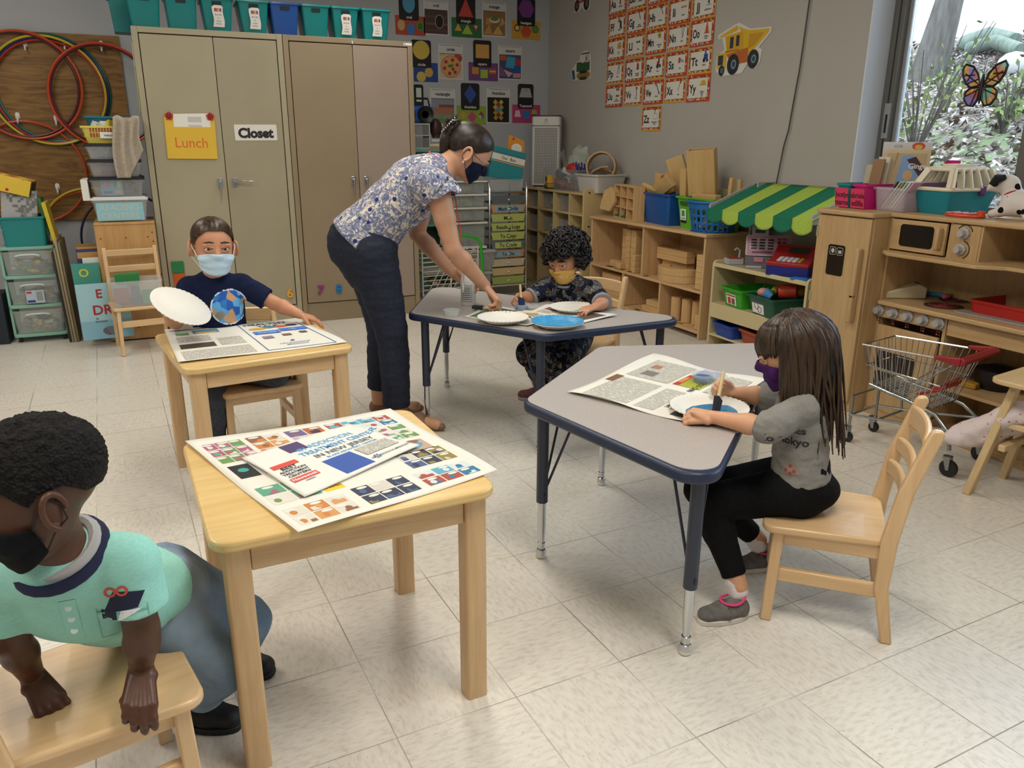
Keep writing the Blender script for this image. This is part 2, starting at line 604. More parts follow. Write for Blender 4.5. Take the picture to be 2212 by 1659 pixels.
def tree(x, y, r, lean, label, h=6.5, leaves=0, bare=True):
 z = bank_h(x, y) - .1
 g = G(BARK)
 rt = random.Random(int(x * 100 + y * 10))
 pts = [V((x + lean[0] * k / 8 + .05 * rt.uniform(-1, 1), y + lean[1] * k / 8 + .05 * rt.uniform(-1, 1), z + h * k / 8)) for k in range(9)]
 g.tube(pts, [r * (1.5 if k == 0 else 1.12 - .06 * k) for k in range(9)], 12)
 t = thing('tree', label, 'tree', (0, 0, 0))
 g.build('trunk', t)
 b = G(BARK)
 lf = G(LEAFY)
 for k in range(9):
  p = pts[2 + k % 6]
  a = rt.uniform(0, 6.3); L = rt.uniform(.5, 1.5)
  q = p + V((math.cos(a) * L, math.sin(a) * L, L * .7))
  mid = (p + q) / 2 + V((0, 0, -.08))
  b.tube([p, mid, q], [r * .22, r * .14, r * .05], 6)
  for j in range(leaves):
   c = mid.lerp(q, rt.random()) + V((rt.uniform(-.2, .2), rt.uniform(-.2, .2), rt.uniform(-.2, .2)))
   s = .05
   m = T(c, rt.random() * 6, rt.random() * 3, rt.random() * 3)
   lf.add([m @ V(p2) for p2 in ((-s, 0, 0), (0, -s * .6, 0), (s, 0, 0), (0, s * .6, 0))], [(0, 1, 2, 3)])
 b.build('branches', t)
 if leaves:
  lf.build('leaves', t)
 return t
tree(7.6, 6.12, .125, (.3, -.55), 'thick grey tree trunk leaning right on the bank outside the window', leaves=4)
tree(7.4, 6.45, .07, (.1, .0), 'thin tree at the left edge of the window with yellow green buds', leaves=26)
tree(8.8, 4.7, .10, (.1, -.3), 'slim far tree near the white fence seen through the right window pane', leaves=10)
# shrubs of thin twigs with leaves
def shrub(x, y, s, n, label, grp='shrubs on the bank'):
 rs = random.Random(int(x * 77 + y * 13))
 z = bank_h(x, y) - .05
 t = thing('shrub', label, 'shrub', (x, y, z), group=grp)
 tw = G(BARK); lf = G(mat('#74824f', .7, spec=.2))
 for i in range(n):
  a = rs.uniform(0, 6.3); L = s * rs.uniform(.6, 1.2); o = rs.uniform(.15, .5)
  q = V((math.cos(a) * L * o, math.sin(a) * L * o, L))
  tw.tube([(0, 0, 0), q * .5 + V((0, 0, .05)), q], [.009, .006, .003], 5)
  for j in range(5):
   c = q * rs.uniform(.35, 1) + V((rs.uniform(-1, 1), rs.uniform(-1, 1), rs.uniform(-1, 1))) * .07
   k = .03
   m = T(c, rs.random() * 6, rs.random() * 3, rs.random() * 3)
   lf.add([m @ V(p) for p in ((-k, 0, 0), (0, -k * .6, 0), (k, 0, 0), (0, k * .6, 0))], [(0, 1, 2, 3)])
 tw.build('twigs', t); lf.build('leaves', t)
shrub(5.6, 4.55, .9, 16, 'tall twiggy shrub just outside the left part of the window')
shrub(6.4, 4.95, .4, 14, 'leafy green shrub on the bank left of the hanging butterfly')
shrub(5.9, 4.05, .35, 14, 'low green shrub on the bank behind the plastic pet carrier')
shrub(6.2, 4.2, .4, 14, 'green shrub on the bank by the window mullion')
shrub(6.0, 3.7, .45, 14, 'green shrub seen through the far right window pane')
# logs / rocks
g = G(m_bark('log_bark', '#5d665c', '#7c8578'))
for a, b, r in (((8.3, 5.75), (8.55, 6.5), .09), ((8.05, 5.5), (8.25, 6.2), .07)):
 g.tube([(a[0], a[1], bank_h(*a) + .08), ((a[0] + b[0]) / 2, (a[1] + b[1]) / 2, bank_h((a[0] + b[0]) / 2, (a[1] + b[1]) / 2) + .14), (b[0], b[1], bank_h(*b) + .08)], r, 10)
single(g, 'fallen_log', 'mossy dark fallen logs lying across the bank outside the window', 'log')
g = G(mat('#a7a5a2', .9))
g.ell((7.7, 5.3, bank_h(7.7, 5.3) + .05), (.12, .16, .13), nu=9, nv=6)
single(g, 'rock', 'pale grey rock on the bank right of the logs outside', 'rock')
t = thing('picket_fence', 'white picket fence along the top of the bank outside', 'fence', (0, 0, 0))
FW = mat('#f2f2ef', .6)
xf = 12.2
zf = 2.4
G(FW).bx((xf, 4, zf + .15), (xf + .05, 14, zf + .23)).bx((xf, 4, zf + .62), (xf + .05, 14, zf + .7)).build('rail', t)
pk = [(-.05, 0), (.05, 0), (.05, .8), (0, .87), (-.05, .8)]
proto = None
for i in range(70):
 y = 4.4 + i * .135
 if proto is None:
  proto = G(FW).prism(pk, -.012, .012, basis((0, 0, 0), (0, 1, 0), (0, 0, 1))).build('picket', t)
  q = proto
 else:
  q = proto.copy(); C.objects.link(q)
 q.location = (xf - .02, y, zf)
# ---------------------------------------------------------------- metal cabinets
def m_metal(name, a, b):
 t = NT(name, .42, .4)
 return t.col(t.ramp(t.noise(t.tc, 2.5, 4), [(.3, a), (.75, b)]))
CABL = m_metal('olive_grey_enamel', '#a2997f', '#a99f86')
CABR = m_metal('taupe_enamel', '#8d7d64', '#94846b')
CABL2 = m_metal('olive_grey_door', '#9b9279', '#a39a82')
CABR2 = m_metal('taupe_door', '#97877a', '#9d8d80')
DARK = mat('#17140f', .9)
def handle_geo(turn):
 g = G(CHROME)
 g.box((0, -.008, 0), (.032, .016, .055))
 g.cyl((0, -.01, .006), (0, -.04, .006), .009, n=10)
 if turn:
  g.bar((0, -.036, .008), (.12, -.04, .004), .016, .011, w1=.009, h1=.007)
 else:
  g.bar((0, -.036, .008), (0, -.04, -.115), .016, .011, w1=.009, h1=.007)
 return g
def cabinet(x0, x1, m1, m2, label, turn):
 W = x1 - x0; D = .6; Hh = 1.99
 t = thing('metal_cabinet', label, 'cabinet', ((x0 + x1) / 2, 5.84, 0))
 a = -W / 2; b = W / 2
 g = G(m1).bx((a, 0, 0), (a + .036, D, Hh)).bx((b - .036, 0, 0), (b, D, Hh)).bx((a + .036, 0, Hh - .036), (b - .036, D, Hh)).bx((a + .036, .012, 0), (b - .036, D, .14)).bx((a + .036, D - .01, .14), (b - .036, D, Hh - .036))
 g.use(DARK).bx((a + .036, .03, .14), (b - .036, .06, Hh - .036))
 g.build('body', t, .003)
 xm = x0 + W * .52 - (x0 + x1) / 2
 for p, q, mm, hx, tn in ((a + .041, xm - .002, m1, xm - .045, 0), (xm + .002, b - .041, m2, xm + .05, turn)):
  d = G(mm).bx((p, .002, .146), (q, .028, Hh - .042)).build('door', t, .003)
  h = handle_geo(tn).build('handle', d, .002)
  h.location = (hx, .002, 1.03)
 return t
cabinet(.033, .957, CABL, CABL2, 'tall olive grey metal cabinet with lunch envelope and closet sign', 1)
cabinet(.961, 1.875, CABR, CABR2, 'tall brown taupe metal cabinet behind the teacher', 0)
# ---------------------------------------------------------------- square wooden tables
def square_table(label, c, rz, s=.61, h=.56):
 t = thing('square_table', label, 'table', (c[0], c[1], 0), rz, 'square wooden tables')
 g = G(tblw('x')).prism(rrect(s, s, .045, 6), h - .024, h)
 g.build('tabletop', t, .007, seg=3)
 q = s / 2 - .022
 L = .052
 for i, j in ((-1, -1), (1, -1), (1, 1), (-1, 1)):
  G(legw('z')).prism(rrect(L, L, .007, 3), 0, h - .024).build('leg', t).location = (i * (q - L / 2), j * (q - L / 2), 0)
 for k in range(4):
  a = G(legw('x')).box((0, 0, h - .055), (s - .15, .02, .06)).build('apron', t, .002)
  a.rotation_euler = (0, 0, k * PI / 2)
  a.location = V((0, -(q - .018), 0)) @ Matrix.Rotation(-k * PI / 2, 3, 'Z')
 return t
square_table('near square wooden table covered with a comics page', (.322, 1.748), R(2.2))
square_table('square wooden table where the boy in the blue mask sits', (.302, 3.085), R(8))
# ---------------------------------------------------------------- trapezoid tables
LAM = NT('grey_laminate', .38, .45)
LAM = LAM.col(LAM.ramp(LAM.noise(LAM.tc, 160, 2), [(.35, '#a79f9a'), (.65, '#b1a9a4')]))
NAVY = mat('#1e2a44', .42)
NAVYM = mat('#2a3040', .4)
def trap_table(label, mid, ang, s=.745, h=.55):
 """half hexagon: short base centred at mid along direction ang, long side to its right-hand normal"""
 d = V((math.cos(ang), math.sin(ang), 0)); n = V((-d.y, d.x, 0)) if label[0] == 'L' else V((d.y, -d.x, 0))
 t = thing('trapezoid_table', label.lstrip('L'), 'table', (mid[0], mid[1], 0), 0, 'trapezoid tables')
 P = [-d * s / 2, d * s / 2, d * s + n * s * .866, -d * s + n * s * .866]
 pl = rpoly([(p.x, p.y) for p in P], .07, 8)
 cen = (P[0] + P[1] + P[2] + P[3]) / 4
 G(NAVY).prism(pl, h - .034, h - .002).build('edge_band', t, .009, seg=3)
 k = .972
 G(LAM).prism([(cen.x + (p[0] - cen.x) * k, cen.y + (p[1] - cen.y) * k) for p in pl], h - .006, h).build('tabletop', t)
 for i, p in enumerate(P):
  q = cen + (p - cen) * (.84 if i < 2 else .83)
  q.z = 0
  lg = G(NAVYM).cyl((0, 0, .2), (0, 0, h - .034), .0185, n=16).use(NAVYM).bx((-.004, -.024, .22), (.004, -.016, .232))
  a = lg.build('leg', t)
  a.location = q
  G(CHROME).lathe([(.013, .2), (.0135, .12), (.009, .035), (.0115, .035), (.0115, .052), (.0125, .052), (.0125, .055), (.006, .058)][::-1], n=14).build('leg_extension', a)
  G(CHROME).lathe([(.004, .036), (.014, .03), (.0165, .02), (.016, .012)][::-1], n=14).use(mat('#d9d4c6', .5)).lathe([(.012, 0), (.0165, .004), (.0162, .012)], n=14).build('foot_glide', a)
  br = G(NAVYM)
  for sg in (-1, 1):
   w2 = V((cen - p).normalized()) @ Matrix.Rotation(sg * R(28), 3, 'Z')
   w2 = V((w2.x, w2.y, 0)) * .11
   br.tube([(w2.x, w2.y, h - .034), (w2.x * .12, w2.y * .12, .25), (w2.x * .08, w2.y * .08, .235)], .0042, 8)
  br.build('brace', a)
 return t
trap_table('Lgrey trapezoid table where the teacher and the curly haired girl work', (1.215, 3.045), R(-57.5 + 180) - PI, .745) if False else None
trap_table('grey trapezoid table with navy edge where the girl with long hair paints', (1.235, 2.262), R(41), .745)
TT2 = trap_table('Lgrey trapezoid table with navy edge beside the teacher holding plates and paint', (1.217, 3.06), R(-58), .745)
# ---------------------------------------------------------------- children's chairs
def back_slat(w, z, hgt, bow=.012, arch=.0):
 """curved slat spanning x, centred at z"""
 g = G(chw('x'))
 n = 10
 vs = []; fs = []
 for i in range(n + 1):
  u = i / n * 2 - 1
  x = u * w / 2
  yb = bow * (1 - u * u)
  top = hgt / 2 + arch * (1 - u * u)
  bot = -hgt / 2 + arch * (1 - u * u) * .6
  for yy, zz in ((-.008, bot), (.008, bot), (.008, top), (-.008, top)):
   vs.append((x, yb + yy, z + zz))
 for i in range(n):
  a = i * 4
  for k in range(4):
   fs.append((a + k, a + (k + 1) % 4, a + 4 + (k + 1) % 4, a + 4 + k))
 fs += [(3, 2, 1, 0), (n * 4, n * 4 + 1, n * 4 + 2, n * 4 + 3)]
 g.add(vs, fs)
 return g
def kid_chair(label, loc, rz, sw=.335, sd=.32, sh=.3, bh=.62, group='wooden children chairs'):
 """faces local -y; back at +y"""
 t = thing('child_chair', label, 'chair', (loc[0], loc[1], 0), rz, group)
 # seat: gently dished, wider at the front
 def top(x, y):
  return -.008 * (1 - (x / (sw / 2)) ** 2) * (1 - ((y + .01) / (sd / 2)) ** 2) if abs(y) < sd / 2 else 0
 pl = rpoly([(-sw / 2, -sd / 2), (sw / 2, -sd / 2), (sw / 2 - .022, sd / 2), (-sw / 2 + .022, sd / 2)], .035, 5)
 g = G(chw('y')).prism(pl, sh - .022, sh)
 g.build('seat', t, .007, seg=3)
 # rear posts: swept back above the seat and slightly below it
 xb = sw / 2 - .028
 for sx in (-1, 1):
  g = G(chw('z'))
  prof = [(sd / 2 + .028, 0, .03), (sd / 2 - .004, sh * .55, .036), (sd / 2 - .002, sh, .042), (sd / 2 + .018, sh + (bh - sh) * .45, .038), (sd / 2 + .065, bh - .012, .034), (sd / 2 + .066, bh, .022)]
  vs = []; fs = []
  for y, z, dd in prof:
   for i, j in ((-1, -1), (1, -1), (1, 1), (-1, 1)):
    vs.append((sx * (xb + .006) + i * .0115, y + j * dd / 2, z))
  for k in range(len(prof) - 1):
   for q in range(4):
    a = k * 4
    fs.append((a + q, a + (q + 1) % 4, a + 4 + (q + 1) % 4, a + 4 + q))
  fs += [(3, 2, 1, 0), tuple(range(len(vs) - 4, len(vs)))]
  g.add(vs, fs)
  g.build('rear_leg', t, .005)
  G(chw('z')).bar((sx * (sw / 2 - .03), -sd / 2 + .035, 0), (sx * (sw / 2 - .033), -sd / 2 + .045, sh - .022), .032, .03, (0, 1, 0)).build('front_leg', t, .004)
  G(chw('y')).bx((sx * (sw / 2 - .038) - .009, -sd / 2 + .05, sh - .062), (sx * (sw / 2 - .038) + .009, sd / 2 - .01, sh - .022)).build('side_apron', t, .003)
  G(chw('y')).bx((sx * (sw / 2 - .034) - .009, -sd / 2 + .05, sh * .42), (sx * (sw / 2 - .034) + .009, sd / 2 - .012, sh * .42 + .04)).build('stretcher', t, .004)
 G(chw('x')).bx((-sw / 2 + .045, -sd / 2 + .03, sh - .06), (sw / 2 - .045, -sd / 2 + .048, sh - .022)).build('front_apron', t, .003)
 G(chw('x')).bx((-sw / 2 + .045, sd / 2 - .02, sh - .06), (sw / 2 - .045, sd / 2 - .002, sh - .022)).build('rear_apron', t, .003)
 for z, h, ar, yo in ((bh - .055, .06, .008, .052), (bh - .145, .045, .01, .03), (bh - .215, .045, .012, .015)):
  s = back_slat(2 * xb - .008, z, h, .016, ar).build('back_slat', t, .006)
  s.location = (0, sd / 2 + yo - .006, 0)
 return t
# the girl's chair: faces (-.71, .70)
kid_chair('wooden child chair under the girl in the grey top', (1.652, 1.462), math.atan2(.70, -.71) + PI / 2)
# chair the boy in the teal polo kneels on
kid_chair('wooden child chair at bottom left under the boy in the teal polo', (-.205, 1.47), R(90 + 12), sw=.35, sd=.33, sh=.31)
kid_chair('wooden child chair under the boy in the navy shirt', (.335, 3.42), R(7), sw=.35, sd=.31, sh=.3, bh=.6)
kid_chair('wooden child chair under the girl in the patterned dress', (1.99, 3.5), math.atan2(-.5, -.87) + PI / 2, bh=.62)
# slatted small chair in front of the wooden cabinet, carrying a clear box
def slat_chair(label, loc, rz):
 t = thing('slat_back_chair', label, 'chair', (loc[0], loc[1], 0), rz, None)
 w, d, sh, bh = .3, .27, .3, .64
 for sx in (-1, 1):
  G(chw('z')).bar((sx * w / 2, d / 2 + .03, 0), (sx * w / 2, d / 2, sh), .022, .034, (0, 1, 0)).bar((sx * w / 2, d / 2, sh - .01), (sx * w / 2, d / 2 + .05, bh), .022, .034, (0, 1, 0), .022, .028).build('rear_leg', t, .004)
  G(chw('z')).bar((sx * (w / 2 + .006), -d / 2 - .02, 0), (sx * (w / 2 - .004), -d / 2 + .015, sh - .02), .022, .036, (0, 1, 0)).build('front_leg', t, .004)
  G(chw('y')).bx((sx * (w / 2 - .0) - .008, -d / 2 + .02, sh - .1), (sx * w / 2 + .008, d / 2 - .012, sh - .065)).build('side_stretcher', t, .003)
 G(chw('x')).prism(rrect(w + .05, d + .02, .02, 4), sh - .02, sh).build('seat', t, .005)
 G(chw('x')).bx((-w / 2 + .012, -d / 2 - .004, sh - .125), (w / 2 - .012, -d / 2 + .014, sh - .085)).build('front_stretcher', t, .003)
 for z, y in ((bh - .035, .045), (bh - .135, .032)):
  G(chw('x')).bx((-w / 2 + .008, d / 2 + y - .01, z - .02), (w / 2 - .008, d / 2 + y + .006, z + .02)).build('back_slat', t, .004)
 return t
slat_chair('small wooden slat back chair carrying a clear box by the wooden cabinet', (-.12, 5.5), R(8))
# ---------------------------------------------------------------- people: shared tools
import numpy as np
class Body:
 """a smooth union of tapered limbs and ellipsoids, grown into one continuous skin"""
 def __init__(s, k=.012):
  s.p = []; s.M = None; s.k = k; s.carve = False
 def cone(s, p0, p1, r0, r1=None, fl=1, side=None, c0=1, c1=1):
  """limb with rounded (c=1) or flat (c=0) ends; fl flattens it across `side`"""
  r1 = r0 if r1 is None else r1
  p0, p1 = V(p0), V(p1)
  sd = V(side) if side is not None else None
  if s.M is not None:
   sc = s.M.to_scale()[0]
   p0 = s.M @ p0; p1 = s.M @ p1; r0 *= sc; r1 *= sc
   if sd is not None: sd = s.M.to_3x3() @ sd
  z = p1 - p0
  L = max(z.length, 1e-5)
  z = z / L
  if sd is not None:
   x = (sd - sd.dot(z) * z).normalized(); y = z.cross(x)
  else:
   x, y, z = frame(p0, p0 + z)
  R3 = np.array([x, y, z], dtype=np.float32)
  q0 = np.array(p0, dtype=np.float32)
  m = max(r0, r1)
  lo = np.minimum(p0, p1) - m; hi = np.maximum(p0, p1) + m
  bb = min(.96, max(-.96, (r0 - r1) / L)); aa = math.sqrt(1 - bb * bb)
  def f(P):
   q = (P - q0) @ R3.T
   h = q[..., 2]
   rho = np.sqrt(q[..., 0] ** 2 + (q[..., 1] / fl) ** 2)
   k = aa * h - bb * rho
   d = np.where(k < 0, np.sqrt(rho ** 2 + h ** 2) - r0, np.where(k > aa * L, np.sqrt(rho ** 2 + (h - L) ** 2) - r1, aa * rho + bb * h - r0))
   if not c0: d = np.maximum(np.where(h < 0, aa * rho + bb * h - r0, d), -h)
   if not c1: d = np.maximum(np.where(h > L, aa * rho + bb * h - r0, d), h - L)
   return d * min(1, fl)
  s.p.append((f, lo, hi, s.k, s.carve))
  return s
 def chain(s, pts, fl=1, side=None, c0=1, c1=1):
  for i in range(len(pts) - 1):
   s.cone(pts[i][0], pts[i + 1][0], pts[i][1], pts[i + 1][1], fl, side, c0 if i == 0 else 1, c1 if i == len(pts) - 2 else 1)
  return s
 def ell(s, c, r, M=None, *_, **__):
  if not hasattr(r, '__len__'): r = (r, r, r)
  c = V(c)
  R3 = M.to_3x3() if M is not None else Matrix.Identity(3)
  if s.M is not None:
   sc = s.M.to_scale()[0]
   c = s.M @ c; r = [q * sc for q in r]
   R3 = (s.M.to_3x3() * (1 / sc)) @ R3
  A = np.array(R3, dtype=np.float32); q0 = np.array(c, dtype=np.float32); rr = np.array(r, dtype=np.float32)
  e = np.sqrt(((A * rr) ** 2).sum(1))
  def f(P):
   q = (P - q0) @ A
   k0 = np.sqrt(((q / rr) ** 2).sum(-1)) + 1e-6
   k1 = np.sqrt(((q / rr ** 2) ** 2).sum(-1)) + 1e-6
   return k0 * (k0 - 1) / k1
  s.p.append((f, q0 - e, q0 + e, s.k, s.carve))
  return s
 def tube(s, pts, r, *_):
  r = r if hasattr(r, '__len__') else [r] * len(pts)
  for i in range(len(pts) - 1):
   s.cone(pts[i], pts[i + 1], r[i], r[i + 1])
  return s
def grow(g, name, m, parent, voxel=.003, it=0, folds=0, ff=14, stretch=(1, 1, 1), seed=0):
 lo = np.min([p[1] for p in g.p], axis=0) - 4 * voxel
 hi = np.max([p[2] for p in g.p], axis=0) + 4 * voxel
 n = np.ceil((hi - lo) / voxel).astype(int) + 1
 F = np.full(n, .05, dtype=np.float32)
 ax = [(lo[i] + voxel * np.arange(n[i])).astype(np.float32) for i in range(3)]
 for f, a, b, k, cv in g.p:
  i0 = np.maximum(np.floor((np.array(a) - lo - k) / voxel).astype(int) - 2, 0)
  i1 = np.minimum(np.ceil((np.array(b) - lo + k) / voxel).astype(int) + 3, n)
  P = np.stack(np.meshgrid(ax[0][i0[0]:i1[0]], ax[1][i0[1]:i1[1]], ax[2][i0[2]:i1[2]], indexing='ij'), -1)
  d = f(P).astype(np.float32)
  sl = (slice(i0[0], i1[0]), slice(i0[1], i1[1]), slice(i0[2], i1[2]))
  o = F[sl]
  if cv:
   h = np.maximum(k - np.abs(o + d), 0) / k
   F[sl] = np.maximum(o, -d) + h * h * k * .25
   continue
  h = np.maximum(k - np.abs(o - d), 0) / k
  F[sl] = np.minimum(o, d) - h * h * k * .25
 S = F < 0
 c = np.zeros(n - 1, dtype=np.int8)
 for i in (0, 1):
  for j in (0, 1):
   for q in (0, 1):
    c += S[i:n[0] - 1 + i, j:n[1] - 1 + j, q:n[2] - 1 + q]
 cell = np.argwhere((c > 0) & (c < 8))
 idx = np.full(n - 1, -1, dtype=np.int32)
 idx[tuple(cell.T)] = np.arange(len(cell))
 acc = np.zeros((len(cell), 3)); cnt = np.zeros(len(cell))
 for axis in range(3):
  o1, o2 = [q for q in range(3) if q != axis]
  for u in (0, 1):
   for v in (0, 1):
    a = cell.copy(); a[:, o1] += u; a[:, o2] += v
    b = a.copy(); b[:, axis] += 1
    fa = F[tuple(a.T)]; fb = F[tuple(b.T)]
    w_ = (fa < 0) != (fb < 0)
    t = np.where(w_, fa / np.where(w_, fa - fb, 1), 0)
    p = a.astype(float); p[:, axis] += t
    acc[w_] += p[w_]; cnt[w_] += 1
 co = acc / cnt[:, None] * voxel + lo
 quads = []
 for axis in range(3):
  o1, o2 = (axis + 1) % 3, (axis + 2) % 3
  A = np.take(S, range(n[axis] - 1), axis); B = np.take(S, range(1, n[axis]), axis)
  e = np.argwhere(A != B)
  e = e[(e[:, o1] > 0) & (e[:, o2] > 0)]
  ins = A[tuple(e.T)]
  q = []
  for u, v in ((1, 1), (0, 1), (0, 0), (1, 0)):
   z = e.copy(); z[:, o1] -= u; z[:, o2] -= v
   q.append(idx[tuple(z.T)])
  q = np.stack(q, 1)
  q[~ins] = q[~ins][:, ::-1]
  quads.append(q)
 Q_ = np.concatenate(quads)
 # relax slightly to remove grid steps
 for _ in range(2):
  sm = np.zeros_like(co); ct = np.zeros(len(co))
  for i in range(4):
   np.add.at(sm, Q_[:, i], co[Q_[:, (i + 1) % 4]]); np.add.at(ct, Q_[:, i], 1)
  co = co * .5 + (sm / np.maximum(ct, 1)[:, None]) * .5
 me = bpy.data.meshes.new(name)
 me.vertices.add(len(co)); me.vertices.foreach_set('co', co.astype(np.float32).ravel())
 me.loops.add(len(Q_) * 4); me.loops.foreach_set('vertex_index', Q_.astype(np.int32).ravel())
 me.polygons.add(len(Q_)); me.polygons.foreach_set('loop_start', np.arange(0, len(Q_) * 4, 4, dtype=np.int32))
 me.materials.append(m)
 me.update(calc_edges=True)
 if folds:
  st = V(stretch)
  nr = [v.normal.copy() for v in me.vertices]
  for v, nn in zip(me.vertices, nr):
   p = v.co * ff
   p = V((p.x * st.x, p.y * st.y, p.z * st.z + seed))
   v.co += nn * ((noise.noise(p) + .5 * noise.noise(p * 2.1)) * folds)
 me.polygons.foreach_set('use_smooth', [True] * len(me.polygons))
 me.update()
 o = bpy.data.objects.new(name, me)
 C.objects.link(o)
 if parent is not None:
  o.parent = parent
 return o
def hand(b, wrist, d, nrm, L, curl, thumb=1, tc=30, spread=5, tdir=None, rs=1):
 """palm, four unequal fingers and a thumb; d = pointing direction, nrm = back of the hand, thumb=+1/-1 picks its side"""
 d = V(d).normalized(); nrm = (V(nrm) - V(nrm).dot(d) * d).normalized(); sd = d.cross(nrm) * thumb
 wrist = V(wrist)
 r = .058 * L * rs
 k_ = b.k
 b.k = .0035
 root = [.55, .57, .55, .5]; off = [.17, .055, -.06, -.165]; ln = [.40, .45, .42, .33]
 for k in range(4):
  kn = wrist + d * L * root[k] + sd * L * off[k] + nrm * .01 * L
  b.cone(wrist + sd * L * off[k] * .55 + d * L * .04, kn, r * 1.55, r * 1.38)
  a = 0
  p = kn
  dk = (d + sd * math.tan(R(spread)) * (1.5 - k) * .5).normalized()
  cs = curl[k] if hasattr(curl[0], '__len__') else curl
  for j, (fr, rr0, rr1) in enumerate(((.46, 1.12, 1.0), (.31, 1.0, .93), (.23, .93, .8))):
   a += R(cs[j])
   q = p + (dk * math.cos(a) - nrm * math.sin(a)) * L * ln[k] * fr
   b.cone(p, q, r * rr0 * (.9 if k == 3 else 1), r * rr1 * (.9 if k == 3 else 1))
   p = q
 t0 = wrist + d * L * .14 + sd * L * .14
 td = V(tdir).normalized() if tdir is not None else (d * .75 + sd * .75 - nrm * .45).normalized()
 t1 = t0 + td * L * .26
 t2d = (td * math.cos(R(tc)) + (d * .8 - sd * .6) * math.sin(R(tc))).normalized()
 b.cone(t0, t1, r * 1.6, r * 1.2)
 b.cone(t1, t1 + t2d * L * .2, r * 1.15, r * .95)
 b.k = k_
def headframe(c, fwd, s, up=(0, 0, 1), roll=0):
 f = V(fwd).normalized()
 u = (V(up) - V(up).dot(f) * f).normalized()
 x = f.cross(u)          # person's right is +x
 if roll:
  q = Matrix.Rotation(R(roll), 3, f)
  u = q @ u; x = q @ x
 M = Matrix(((x.x, f.x, u.x, c[0]), (x.y, f.y, u.y, c[1]), (x.z, f.z, u.z, c[2]), (0, 0, 0, 1)))
 return M @ Matrix.Diagonal((s, s, s, 1))
def head_shape(b, H, child=1):
 """head 1 unit tall, centre of skull at origin, +y face, +z up"""
 M0 = b.M
 b.M = (M0 @ H) if M0 is not None else H
 k_ = b.k
 b.k = .012
 b.ell((0, -.05, .12), (.355, .44, .38), nu=24, nv=16)
 b.ell((0, .10, -.05), (.315, .33, .40), nu=20, nv=14)
 b.ell((0, .19, -.28), (.225, .21, .20))
 b.ell((0, .28, -.40), (.11, .10, .09))
 for sx in (-1, 1):
  b.ell((sx * .17, .26, -.17), (.12, .12, .14))
  b.ell((sx * .15, .385, .085), (.11, .045, .03))
  b.k = .005; b.carve = True
  b.ell((sx * .158, .42, .008), (.085, .075, .042))
  b.carve = False
  # ears: rim and bowl
  e = Matrix.Rotation(sx * R(-22), 3, 'Z') @ Matrix.Rotation(R(8), 3, 'X')
  b.ell((sx * .365, -.03, -.05), (.028, .085, .13), e, 12, 8)
  b.tube([V((sx * .40, -.03, -.05)) + e @ V((sx * .012, .085 * math.cos(t), .135 * math.sin(t))) for t in [R(q) for q in range(-80, 200, 20)]], .02, 6)
  b.ell((sx * .365, .01, -.15), (.03, .04, .045))
  # eyelids
  b.tube([(sx * (.155 + .075 * math.cos(t)), (.392 - .03 * math.cos(t)), .012 + .040 * math.sin(t)) for t in [R(q) for q in range(5, 180, 25)]], .016, 6)
  b.tube([(sx * (.155 + .075 * math.cos(t)), (.388 - .03 * math.cos(t)), .006 - .038 * math.sin(t)) for t in [R(q) for q in range(5, 180, 25)]], .013, 6)
 b.k = .008
 b.cone((0, .385, .05), (0, .455, -.10), .035, .05)
 b.ell((0, .455, -.115), (.05, .05, .042))
 for sx in (-1, 1):
  b.ell((sx * .045, .42, -.125), (.035, .04, .032))
 b.tube([(-.11, .345, -.265), (-.05, .385, -.25), (0, .39, -.257), (.05, .385, -.25), (.11, .345, -.265)], .022, 6)
 b.tube([(-.09, .345, -.285), (0, .385, -.295), (.09, .345, -.285)], .026, 6)
 b.M = M0
 b.k = k_
def eyes(H, parent, iris='#3b2417', lid=0, M0=None):
 for sx in (-1, 1):
  g = G(mat('#d9d6d0', .25)); g.M = M0 @ H if M0 is not None else H
  g.ell((sx * .157, .322, .008), .072, nu=14, nv=10)
  g.use(mat(iris, .2)).ell((sx * .155, .371, .006), (.031, .029, .031), nu=12, nv=8)
  g.use(mat('#0a0808', .15)).ell((sx * .154, .392, .006), (.015, .012, .015), nu=10, nv=6)
  g.build('eye', parent)
  g = G(mat(lid or '#2a1c14', .8)); g.M = M0 @ H if M0 is not None else H
  g.tube([(sx * .06, .428, .13), (sx * .14, .428, .145), (sx * .235, .365, .12)], [.012, .018, .008], 6)
  g.build('eyebrow', parent)
  g = G(mat('#1a120e', .7)); g.M = M0 @ H if M0 is not None else H
  g.tube([(sx * (.155 + .078 * math.cos(t)), (.406 - .03 * math.cos(t)), .012 + .032 * math.sin(t)) for t in [R(q) for q in range(8, 180, 20)]], .008, 5)
  g.build('eyelashes', parent)
def line(*pts):
 X = [p[0] for p in pts]; Y = [p[1] for p in pts]
 return lambda az: float(np.interp(abs(az), X, Y))
